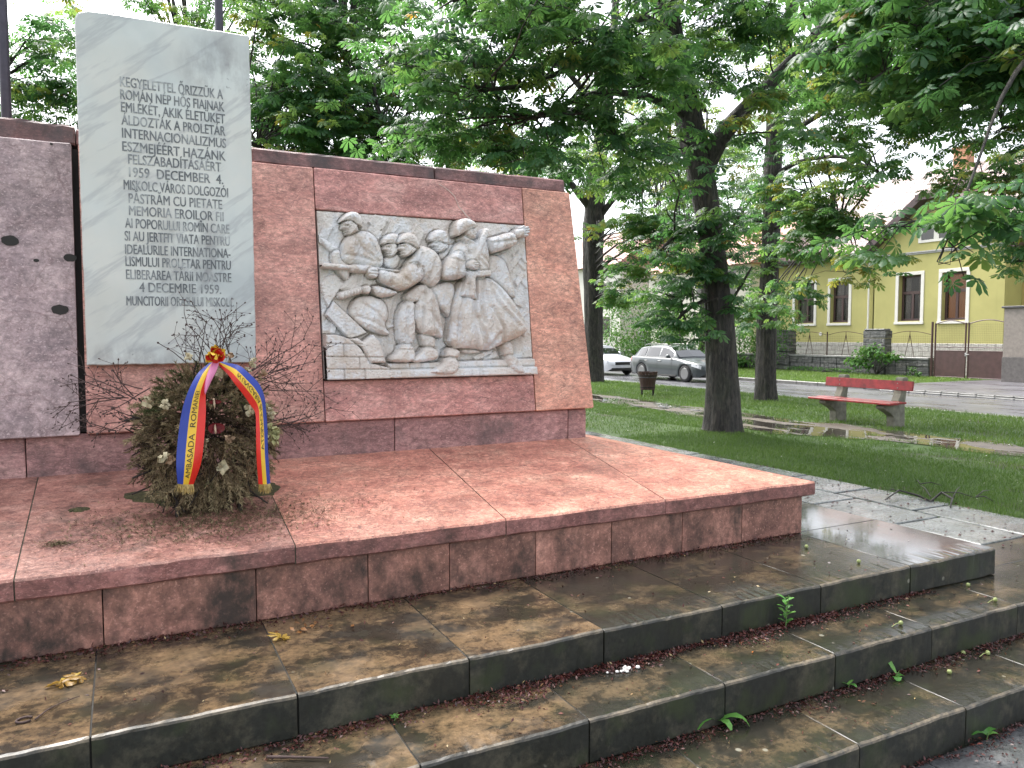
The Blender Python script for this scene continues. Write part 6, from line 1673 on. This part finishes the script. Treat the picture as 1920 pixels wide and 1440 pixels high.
# bow
def loop(pts, w0, w1, mats, name):
    P = catmull([fr(x, y, o) for (x, y, o) in pts], 8); n = len(P); b = MB()
    for s in range(2):
        v = []
        for i in range(n):
            t = i/(n-1); w = w0+(w1-w0)*math.sin(math.pi*t)
            for j in range(3):
                u = (s+j/2)/2-.5 if s == 0 else (1+j/2)/2-.5
                if s == 0: u = -.5+.75*j/2
                else: u = .25+.25*j/2
                v.append(P[i]+np.array([.25*w*u, -w*u*.9, .28*w*u]))
        b.add(v, [(i*3+j, i*3+j+1, (i+1)*3+j+1, (i+1)*3+j) for i in range(n-1) for j in range(2)], s)
    return b.build(name, mats, wr, True, fix=False)
def bow_petal(ang, L, wd, lean, roll):
    kc = fr(404, 676, .112); a = rad(ang); d = np.array([math.cos(a), -lean, math.sin(a)]); d /= np.linalg.norm(d)
    s_ = np.cross(d, np.array([0, -1, 0])); s_ /= np.linalg.norm(s_); n_ = np.cross(s_, d); s2 = s_*math.cos(roll)+n_*math.sin(roll); n2 = -s_*math.sin(roll)+n_*math.cos(roll)
    b = MB(); v = []; nu, nv = 10, 8
    for i in range(nu+1):
        t = i/nu; w = wd*math.sin(math.pi*min(1, .06+t*.80))**.7
        for j in range(nv+1):
            u = j/nv*2-1; v.append(kc+d*L*t*(1-.12*u*u*t)+s2*w*u+n2*(wd*.75*(u*u-.5)*math.sin(math.pi*t*.85)+.010*math.sin(5*u+9*t)*t))
    for i in range(nu):
        for j in range(nv): b.add([v[i*(nv+1)+j], v[i*(nv+1)+j+1], v[(i+1)*(nv+1)+j+1], v[(i+1)*(nv+1)+j]], [(0, 1, 2, 3)], 1 if (i >= nu-2 or j == 0) else 0)
    return b.build('bow_loop', [RR, RY], wr, False, fix=False)
bow_petal(140, .070, .034, .9, .5); bow_petal(95, .085, .032, .5, -.2); bow_petal(62, .080, .034, .7, .3); bow_petal(112, .060, .030, 1.4, 1.2); bow_petal(40, .055, .026, 1.2, -.8)
b = MB(); kc = fr(404, 676, .115)
for a in range(1): b.lathe([(.004, -.016), (.014, -.010), (.017, 0), (.014, .010), (.004, .016)], tuple(kc), 12)
b.build('knot', RR, wr, True)

# moss and needles under the wreath
def moss_mat():
    t = NT('moss'); co = t.coord(world=True); c = t.ramp(t.noise(co, 40, 4), [(.3, (.030, .026, .010)), (.6, (.060, .055, .018)), (.8, (.10, .075, .03))]); t.bump(t.noise(co, 90, 3), .6, .01); return t.done(c, .9)
MOSS = moss_mat()
def plz(x, y): return ZF+.2077*(y-FY-.004)
def moss(px, py, rx, ry, n, name='moss'):
    c = None
    d = ray(px, py); o = np.array([0, 0, CAMZ]); n_ = np.array([0, -.2077, 1.0]); c0 = np.array([0, FY, ZF]); c = o+d*(np.dot(c0-o, n_)/np.dot(d, n_))
    m = 48; rings = 6; v = [(c[0], c[1], plz(0, c[1])+.012)]
    for k in range(1, rings+1):
        for j in range(m):
            a = 2*math.pi*j/m; q = k/rings*(1+.38*mnoise.noise(Vector((math.cos(a)*2.6+px, math.sin(a)*2.6, 1)))+.2*mnoise.noise(Vector((math.cos(a)*8+px, math.sin(a)*8, 2))))
            x = c[0]+rx*q*math.cos(a); y = c[1]+ry*q*math.sin(a); v.append((x, y, plz(x, y)+(.010*(1-(k/rings)**2)+.004*mnoise.noise(Vector((x*30, y*30, 0))) if k < rings else -.002)))
    f = [(0, 1+j, 1+(j+1) % m) for j in range(m)]
    for k in range(rings-1): f += [(1+k*m+j, 1+(k+1)*m+j, 1+(k+1)*m+(j+1) % m, 1+k*m+(j+1) % m) for j in range(m)]
    b = MB(); b.add(v, f); return tag(b.build(name, MOSS), kind='stuff')
moss(385, 922, .36, .17, 0); moss(148, 955, .05, .03, 0)

rm = np.random.default_rng(5); n = 6500
mc = [np.array(_p) for _p in ((.40, 4.02), (.40, 4.02), (-.28, 3.93))]
k_ = rm.choice(3, n, p=[.6, .37, .03]); ctr = np.array(mc)[k_]; sp = np.where(k_[:, None] == 0, np.array([[.27, .11]]), np.where(k_[:, None] == 1, np.array([[.38, .15]]), np.array([[.035, .02]])))
xy = ctr+rm.normal(size=(n, 2))*sp; xy = xy[(xy[:, 1] > 3.68) & (xy[:, 1] < 4.7)]; n = len(xy)
V, F, T = leaf_arrays((np.array([(0, -.10, 0), (0, .10, 0), (1, 0, .12)]), np.array([(0, 1, 2)])), np.stack([xy[:, 0], xy[:, 1], plz(0, xy[:, 1])+.0045], -1), rm.uniform(0, 6.28, n), rm.normal(-.1, .25, n), np.zeros(n), rm.uniform(.010, .028, n), np.clip(rm.choice([.2, .3, .45, .8, .85], n)+rm.normal(size=n)*.05, 0, 1))
tag(np_mesh('fallen_needles', V, F, DRY, None, {'tone': T}), kind='stuff')

# ================================================================ LITTER ON THE STEPS
LIT = leaf_mat('litter', [(0, (.030, .010, .010)), (.5, (.085, .022, .020)), (.8, (.15, .045, .03)), (.93, (.22, .11, .05)), (1.0, (.36, .27, .13))], [(0, (.02, .005, .005)), (1, (.1, .05, .02))], .1)
rl = np.random.default_rng(17)
LP = []; LT = []; 
def litter_line(y, z, x0, x1, n, sp, dens_seed, y_sign=-1, tone=.4, pile=.010):
    x = rl.uniform(x0, x1, n); keep = np.array([mnoise.noise(Vector((q*2.3, dens_seed, 0)))*.5+.62+.3*mnoise.noise(Vector((q*9, dens_seed, 3))) > rl.uniform(0, 1) for q in x]); x = x[keep]
    k = len(x); wl = np.array([max(.2, 1+1.3*mnoise.noise(Vector((q*3.1, dens_seed+5, 0)))) for q in x])
    d = np.abs(rl.normal(size=k))*sp*wl; zz = z+.002+rl.uniform(0, 1, k)*pile*np.exp(-d/sp)*wl
    LP.append(np.stack([x, y+y_sign*d, zz], -1)); LT.append(np.clip(rl.normal(tone, .22, k), 0, .99))
litter_line(3.672, .520, -1.3, 4.0, 4600, .040, 1.0)
litter_line(2.846, .352, -1.5, 4.2, 6500, .040, 2.0, tone=.42)
litter_line(2.846, .352, 1.2, 3.4, 3200, .045, 2.6, tone=.45)
litter_line(2.457, .172, -1.2, 5.2, 6500, .036, 3.0, tone=.36)
litter_line(2.070, .002, 1.6, 5.2, 2500, .05, 4.0, tone=.3)
def scatter(x0, x1, y0, y1, z, n, tone):
    LP.append(np.stack([rl.uniform(x0, x1, n), rl.uniform(y0, y1, n), np.full(n, z+.003)], -1)); LT.append(np.clip(rl.normal(tone, .3, n), 0, 1))
scatter(-1, 4.8, 2.9, 3.66, .517, 330, .5); scatter(-1, 5, 2.48, 2.84, .350, 260, .6); scatter(0, 5, 2.09, 2.45, .170, 200, .6)
P = np.concatenate(LP); T_ = np.concatenate(LT); n = len(P)
lb = np.array([(0, 0, 0), (.5, -.20, .08), (.5, .20, .04), (1, 0, -.02)]), np.array([(0, 1, 2), (1, 3, 2)])
V, F, T = leaf_arrays(lb, P, rl.uniform(0, 6.28, n), rl.normal(0, .5, n), rl.normal(size=n)*.8, rl.uniform(.007, .025, n), T_)
tag(np_mesh('fallen_blossom_litter', V, F, LIT, None, {'tone': T}), kind='stuff')

def plz_steps(px, py, z): return onZ(px, py, z)
# heaps of yellow fallen leaves and needles
YLEAF = leaf_mat('yellow_leaf', [(0, (.12, .06, .02)), (.4, (.30, .17, .03)), (1, (.50, .36, .07))], [(0, (.2, .1, .02)), (1, (.5, .35, .05))], .25)
BLEAF = leaf_mat('orange_brown_leaf', [(0, (.06, .025, .012)), (.5, (.17, .07, .02)), (1, (.32, .15, .05))], [(0, (.05, .02, .01)), (1, (.25, .1, .03))], .2)
def fallen(px, py, z, label, size, n, mat, seed, name='fallen_leaf', spread=.02, base=None, group=None):
    r_ = np.random.default_rng(seed); c = onZ(px, py, z)
    t0 = r_.uniform(.2, .9, n); P = c+np.stack([r_.normal(size=n)*spread, r_.normal(size=n)*spread*.7, .006+r_.uniform(0, .012, n)*(n > 1)], -1)
    V, F, T = leaf_arrays(base or LV_RICH, P, r_.uniform(0, 6.28, n), r_.normal(0, .25, n), r_.normal(size=n)*.4, size*r_.uniform(.7, 1.1, n), t0)
    V[:, 2] = np.maximum(V[:, 2], z+.0025+.003*r_.random(len(V)))
    o = np_mesh(name, V, F, mat, None, {'tone': T}); return tag(o, label, 'leaf', group)
fallen(128, 1280, .517, 'yellow withered chestnut leaf lying at the far left of the top step', .075, 4, YLEAF, 51)
fallen(528, 1200, .517, 'yellow withered leaf among brown needles against the riser below the wreath', .07, 2, YLEAF, 52, spread=.03)
fallen(575, 1180, .520, 'orange brown dead sprig beside the yellow leaf under the plinth', .045, 16, BLEAF, 53, 'dead_sprig', .05, lb)
fallen(1416, 1228, .350, 'small bright orange leaf lying on the middle step', .03, 1, leaf_mat('orange_leaf', [(0, (.55, .14, .02)), (1, (.60, .18, .03))], [(0, (.5, .15, .02)), (1, (.5, .2, .02))], .2), 54, base=lb)
fallen(1232, 1400, .170, 'crumpled reddish brown leaf at the back of the lowest step', .03, 3, BLEAF, 55, base=lb)
fallen(1815, 1400, .002, 'reddish dead leaf on the dark paving at the lower right', .035, 3, leaf_mat('reddish_leaf', [(0, (.14, .035, .03)), (1, (.26, .07, .05))], [(0, (.1, .03, .02)), (1, (.2, .05, .03))], .2), 56, base=lb)
# white wax blob in the litter
b = MB(); c = onZ(1168, 1258, .352)
for k in range(16):
    q = c+np.array([rl.normal()*.03, rl.normal()*.010, .004]); r0 = rl.uniform(.006, .012); b.lathe([(r0*.6, -.004), (r0, .0), (r0*.7, r0*.5), (r0*.2, r0*.7)], tuple(q), 7)
tag(b.build('spilt_wax', plain('white_wax', (.75, .72, .68), .5, .1, 40), None, True), 'white spilt candle wax in the red litter of the middle step', 'wax')
# twigs
def twig(px0, py0, px1, py1, z, label, r=.005, bend=.02, name='twig'):
    a = onZ(px0, py0, z); c = onZ(px1, py1, z); m = (a+c)/2; b = MB(); nrm = np.array([-(c-a)[1], (c-a)[0], 0]); 
    pts = [a+(c-a)*t+nrm*bend*math.sin(t*3.1)+np.array([0, 0, r+.003]) for t in np.linspace(0, 1, 9)]
    b.tube(pts, [r*(1-.5*t) for t in np.linspace(0, 1, 9)], 6); tag(b.build(name, DEADTW, None, True), label, 'twig')
twig(500, 1424, 616, 1426, .352-.18+.18, 'straight dark twig lying on the middle step at the bottom edge', .006, .01)
twig(66, 1352, 150, 1308, .517, 'thin curved leaf stalk trailing from the yellow leaf on the top step', .003, .12, 'leaf_stalk')
b = MB(); c = onZ(46, 1352, .517); b.tube([tuple(c+np.array([.025*math.cos(a), .02*math.sin(a), .005])) for a in np.linspace(.5, 5.6, 14)], .004, 5); tag(b.build('curled_leaf', DEADTW, None, True), 'dark curled dead leaf at the left of the top step', 'leaf')
# fallen branch on the lawn edge
b = MB(); br = [(1660, 942), (1685, 930), (1720, 932), (1745, 940), (1765, 931), (1785, 945), (1782, 952)]
pts = [onZ(x, y, .352)+np.array([0, 0, .025+.03*math.sin(i*1.7)]) for i, (x, y) in enumerate(br)]
b.tube(pts, [.005, .008, .010, .012, .012, .010, .006], 6)
for (a, q) in (((1745, 940), (1725, 915)), ((1725, 915), (1716, 908)), ((1725, 915), (1765, 916)), ((1785, 945), (1800, 918)), ((1765, 931), (1830, 940)), ((1830, 940), (1862, 946)), ((1830, 940), (1856, 925)), ((1685, 930), (1662, 928))):
    p, r_ = onZ(*a, .352), onZ(*q, .352); b.tube([p+np.array([0, 0, .04]), (p+r_)/2+np.array([0, 0, .06]), r_+np.array([0, 0, .03])], [.006, .005, .003], 5)
tag(b.build('fallen_branch', plain('wet_branch', (.025, .020, .018), .5, .3, 20), None, True), 'bare dark fallen branch lying across the edge of pavers and lawn', 'branch')
# green chestnut fruits dropped on the steps
FRUIT = plain('green_fruit', (.26, .30, .11), .5, .2, 40)
fr_spots = [(1378, 996+8, .517, 0), (1383, 1104+70, .350, 0), (1689, 1172, .350, 1), (1815, 1100, .350, 0), (1866, 1128, .350, 1), (1806, 1228, .170, 0), (1852, 1228, .170, 1), (1780, 1264, .170, 0), (1512, 1028, .517, 0), (1610, 1056, .517, 0)]
FL = ['tiny green chestnut fruit by the corner of the red plinth', 'tiny green fruit on the middle step below the tall weed', 'green fruit with long stalk on the middle step', 'green fruit on the middle step close to the riser corner', 'green fruit with stalk near the right end of the middle step', 'pale green fruit in the litter of the lowest step', 'green fruit with curled stalk beside the pale one on the lowest step', 'pale shrivelled fruit in the open on the lowest step', 'tiny green fruit at the joint of the dark top step slab', 'pale fruit on the dark slab before the puddle']
for (px, py, z, st), lab in zip(fr_spots, FL):
    c = onZ(px, py, z); r0 = .012; b = MB(); b.lathe([(.001, 0), (r0*.7, r0*.25), (r0, r0), (r0*.75, r0*1.7), (.001, r0*2)], (c[0], c[1], z), 10)
    t_ = b.build('chestnut_fruit', FRUIT, None, True); tag(t_, lab, 'fruit', 'green chestnut fruits dropped on the steps')
    b = MB()
    for k in range(14):
        u = rl.normal(size=3); u /= np.linalg.norm(u); q = c+np.array([0, 0, r0]); b.tube([q+u*r0*.8, q+u*r0*1.35], [.0015, .0004], 3, cap=False)
    b.build('prickles', FRUIT, t_, fix=False)
    if st:
        b = MB(); b.tube([c+np.array([0, 0, r0]), c+np.array([-.03, .004, .012]), c+np.array([-.07, .0, .004])], [.002, .002, .0015], 5); b.build('stalk', FRUIT, t_)

# ================================================================ WEEDS IN THE STEP JOINTS
WEED = leaf_mat('weed_leaf', [(0, (.045, .16, .025)), (.6, (.085, .25, .045)), (1, (.16, .34, .07))], [(0, (.06, .2, .02)), (1, (.2, .42, .06))], .3)
def long_leaf(L, w, curl, n=6):
    v = []; f = []
    for i in range(n+1):
        t = i/n; ww = w*math.sin(math.pi*(t*.86+.07))**.8*(1+.12*((i % 2)*2-1)*(0 < i < n)); x = L*t*math.cos(curl*t*.6); z = L*t*math.sin(.9)*(1-t*curl)
        v += [(x, -ww, z+.15*ww), (x, 0, z), (x, ww, z+.15*ww)]
    for i in range(n):
        for j in range(2): f.append((3*i+j, 3*i+j+1, 3*i+3+j+1, 3*i+3+j))
    return v, f
def weed(px, py, z, label, leaves, stem_h=0, seed=0, name='weed'):
    c = onZ(px, py, z); t_ = thing(name, label, 'weed', (c[0], c[1], z), 0, 'weeds in the step joints'); r_ = np.random.default_rng(seed)
    for (az, L, w, curl, dz) in leaves:
        v, f = long_leaf(L, w, curl); a = rad(az); b = MB()
        b.add([(c[0]+p[0]*math.cos(a)-p[1]*math.sin(a), c[1]+p[0]*math.sin(a)+p[1]*math.cos(a), z+.006+dz+max(p[2], -dz-.002)) for p in v], f)
        me = b.build('leaf', WEED, t_, True, fix=False)
        at = me.data.attributes.new('tone', 'FLOAT', 'POINT'); at.data.foreach_set('value', np.full(len(v), r_.uniform(.3, .9), np.float32))
    b = MB(); b.tube([(c[0], c[1], z-.005), (c[0]+.003, c[1]-.004, z+stem_h*.5+.01), (c[0]+.008, c[1]-.010, z+stem_h+.02)], [.003, .0025, .0015], 6); b.build('stem', plain('weed_stem', (.12, .20, .06), .6), t_)
    return t_
weed(1473, 1176, .352, 'tall leafy green weed growing straight up from the middle step joint', [(a, rl.uniform(.035, .055), .010, .5, .012+.135*k/15) for k, a in enumerate(np.arange(0, 16*137, 137))], .15, 61)
weed(1345, 1358, .172, 'dandelion like weed with long spreading leaves on the lowest step', [(185, .15, .018, 1.05, .01), (-38, .17, .020, 1.1, .01), (-85, .10, .018, 1.1, .01), (95, .15, .013, .15, .02), (110, .10, .012, .2, .02), (-60, .06, .012, 1, .01)], .03, 62)
weed(1590, 1290, .172, 'small low weed with three short leaves on the lowest step', [(150, .05, .012, .8, .01), (20, .055, .013, .8, .01), (-80, .05, .012, .9, .01)], .01, 63)
weed(1680, 1272, .172, 'weed with one upright leaf and two round yellowish leaves on the lowest step', [(75, .13, .014, .1, .02), (-130, .05, .020, 1.1, .0), (-10, .055, .016, 1.0, .0)], .02, 64)
weed(1850, 1385, .002, 'small flat weed on the dark paving below the lowest step', [(170, .10, .012, .8, .01), (120, .11, .012, .6, .01), (10, .10, .014, 1.0, .01), (50, .09, .012, .6, .01), (-30, .07, .010, 1, .01)], .02, 65)
weed(740, 1350, .172+.18, 'tiny green sprout in the litter left of the middle step', [(a, .022, .006, .6, .004) for a in (0, 70, 140, 210, 290)], .012, 66)

# ================================================================ GRASS
def on_path(x, y):
    j = .5*mnoise.noise(Vector((x*1.1, y*1.1, 11)))+.25*mnoise.noise(Vector((x*4, y*4, 12)))
    return PATH_X0(y)+.1+j < x < PATH_X1(y)-.1+j and mnoise.noise(Vector((x*1.6, y*.8, 21))) < .38
rg = np.random.default_rng(77)
GRASS = leaf_mat('grass_blade', [(0, (.058, .105, .022)), (.5, (.102, .175, .032)), (1, (.165, .24, .045))], [(0, (.05, .12, .02)), (1, (.14, .24, .04))], .35)
def grass(x0, x1, y0, y1, n, hmin, hmax, w, zf, tone, mask=None):
    x = rg.uniform(x0, x1, n); y = rg.uniform(y0, y1, n)
    if mask: k = np.array([mask(a, c) for a, c in zip(x, y)]); x, y = x[k], y[k]
    n = len(x); z = np.array([zf(a, c) for a, c in zip(x, y)])
    p = np.stack([x, y, z-.004], -1); a = rg.uniform(0, 6.28, n); h = rg.uniform(hmin, hmax, n); ln = rg.normal(size=(n, 2))*.45
    s = np.stack([np.cos(a), np.sin(a), np.zeros(n)], -1)*w
    m = p+np.stack([ln[:, 0]*h*.35, ln[:, 1]*h*.35, h*.62], -1); t = p+np.stack([ln[:, 0]*h, ln[:, 1]*h, h], -1)
    V = np.stack([p-s, p+s, m-s*.8, m+s*.8, t], 1).reshape(-1, 3)
    F = (np.array([(0, 1, 3), (0, 3, 2), (2, 3, 4)])[None]+(np.arange(n)*5)[:, None, None]).reshape(-1, 3)
    pt = np.array([mnoise.noise(Vector((a_*.9, b_*.9, 2)))*.35 for a_, b_ in zip(x, y)])
    return V, F, np.repeat(np.clip(tone+pt+rg.normal(size=n)*.14, 0, 1), 5)
glz = lambda x, y: gz(x)+bump2(x, y)*min(1, max(0, (x-6.7)))*min(1, max(0, (16.6-x)*2))
def bare_spot(x, y):
    return mnoise.noise(Vector((x*.7, y*.5, 7)))+.7*mnoise.noise(Vector((x*2.2, y*2.2, 1))) > -.55
rag = lambda x, y: x > 6.62+.12*mnoise.noise(Vector((y*2.5, 1, 1)))+.10*mnoise.noise(Vector((y*9, 1, 4)))
parts_ = [grass(6.42, 8.6, 2.8, 9.5, 46000, .018, .055, .0022, lambda x, y: max(glz(x, y), .335), .46, rag), grass(8.6, 11.0, 4.5, 16, 40000, .02, .055, .003, glz, .42, lambda x, y: not on_path(x, y) and bare_spot(x, y)),
          grass(6.7, 10.6, 9.5, 24, 26000, .02, .055, .004, glz, .50, lambda x, y: not on_path(x, y) and bare_spot(x, y)), grass(11.4, 16.72, 5.5, 26, 70000, .03, .075, .0045, glz, .62, lambda x, y: not on_path(x, y) and (mnoise.noise(Vector((x*1.2, y*.7, 4))) > -.42 or x > 13)),
          grass(6.8, 11, 4, 18, 16000, .05, .10, .003, glz, .52, lambda x, y: not on_path(x, y) and mnoise.noise(Vector((x*1.9, y*1.9, 31))) > .22), grass(11.4, 16.6, 6, 24, 14000, .07, .13, .005, glz, .66, lambda x, y: not on_path(x, y) and mnoise.noise(Vector((x*1.5, y*1.5, 41))) > .2),
          grass(23.2, 30, 18.3, 45, 60000, .04, .10, .008, lambda x, y: .112, .85)]
off = 0; VV = []; FF = []; TT = []
for (V, F, T) in parts_: VV.append(V); FF.append(F+off); TT.append(T); off += len(V)
tag(np_mesh('grass', np.concatenate(VV), np.concatenate(FF), GRASS, None, {'tone': np.concatenate(TT)}), kind='stuff')
# grass tufts in the paver joints
parts_ = [grass(4.87, 4.93, 3.5, 6.0, 260, .01, .03, .0016, lambda x, y: .33, .55), grass(5.46, 5.50, 3.4, 7, 500, .006, .022, .0016, lambda x, y: .335, .5), grass(6.03, 6.07, 3.4, 7, 500, .006, .022, .0016, lambda x, y: .335, .5), grass(6.5, 6.7, 3.3, 9, 2600, .015, .05, .002, lambda x, y: .335, .5), grass(5.05, 5.35, 4.05, 4.2, 160, .02, .05, .0018, lambda x, y: .335, .7)]
off = 0; VV = []; FF = []; TT = []
for (V, F, T) in parts_: VV.append(V); FF.append(F+off); TT.append(T); off += len(V)
tag(np_mesh('joint_grass', np.concatenate(VV), np.concatenate(FF), GRASS, None, {'tone': np.concatenate(TT)}), kind='stuff')
# dark seed husks strewn over the pavers, white petals over the lawn
n = 420; P = np.stack([rg.uniform(4.9, 6.6, n), rg.uniform(3.1, 7.5, n), np.full(n, .356)], -1)
nb = np.array([(0, -.5, 0), (1, -.3, .3), (1, .4, .2), (0, .5, 0), (.5, 0, .7)]), np.array([(0, 1, 4), (1, 2, 4), (2, 3, 4), (3, 0, 4)])
V, F, T = leaf_arrays(nb, P, rg.uniform(0, 6.28, n), rg.normal(0, .2, n), np.zeros(n), rg.uniform(.006, .022, n), rg.uniform(0, .35, n))
tag(np_mesh('seed_husks', V, F, LIT, None, {'tone': T}), kind='stuff')
n = 900; x = rg.uniform(6.8, 16, n); y = rg.uniform(3, 20, n); P = np.stack([x, y, np.array([glz(a, c) for a, c in zip(x, y)])+.035], -1)
V, F, T = leaf_arrays(lb, P, rg.uniform(0, 6.28, n), rg.normal(0, .4, n), rg.normal(size=n)*.5, rg.uniform(.012, .03, n), np.ones(n))
tag(np_mesh('fallen_petals', V, F, leaf_mat('pale_petal', [(0, (.6, .6, .5)), (1, (.65, .65, .55))], [(0, (.5, .5, .4)), (1, (.5, .5, .4))], .2), None, {'tone': T}), kind='stuff')
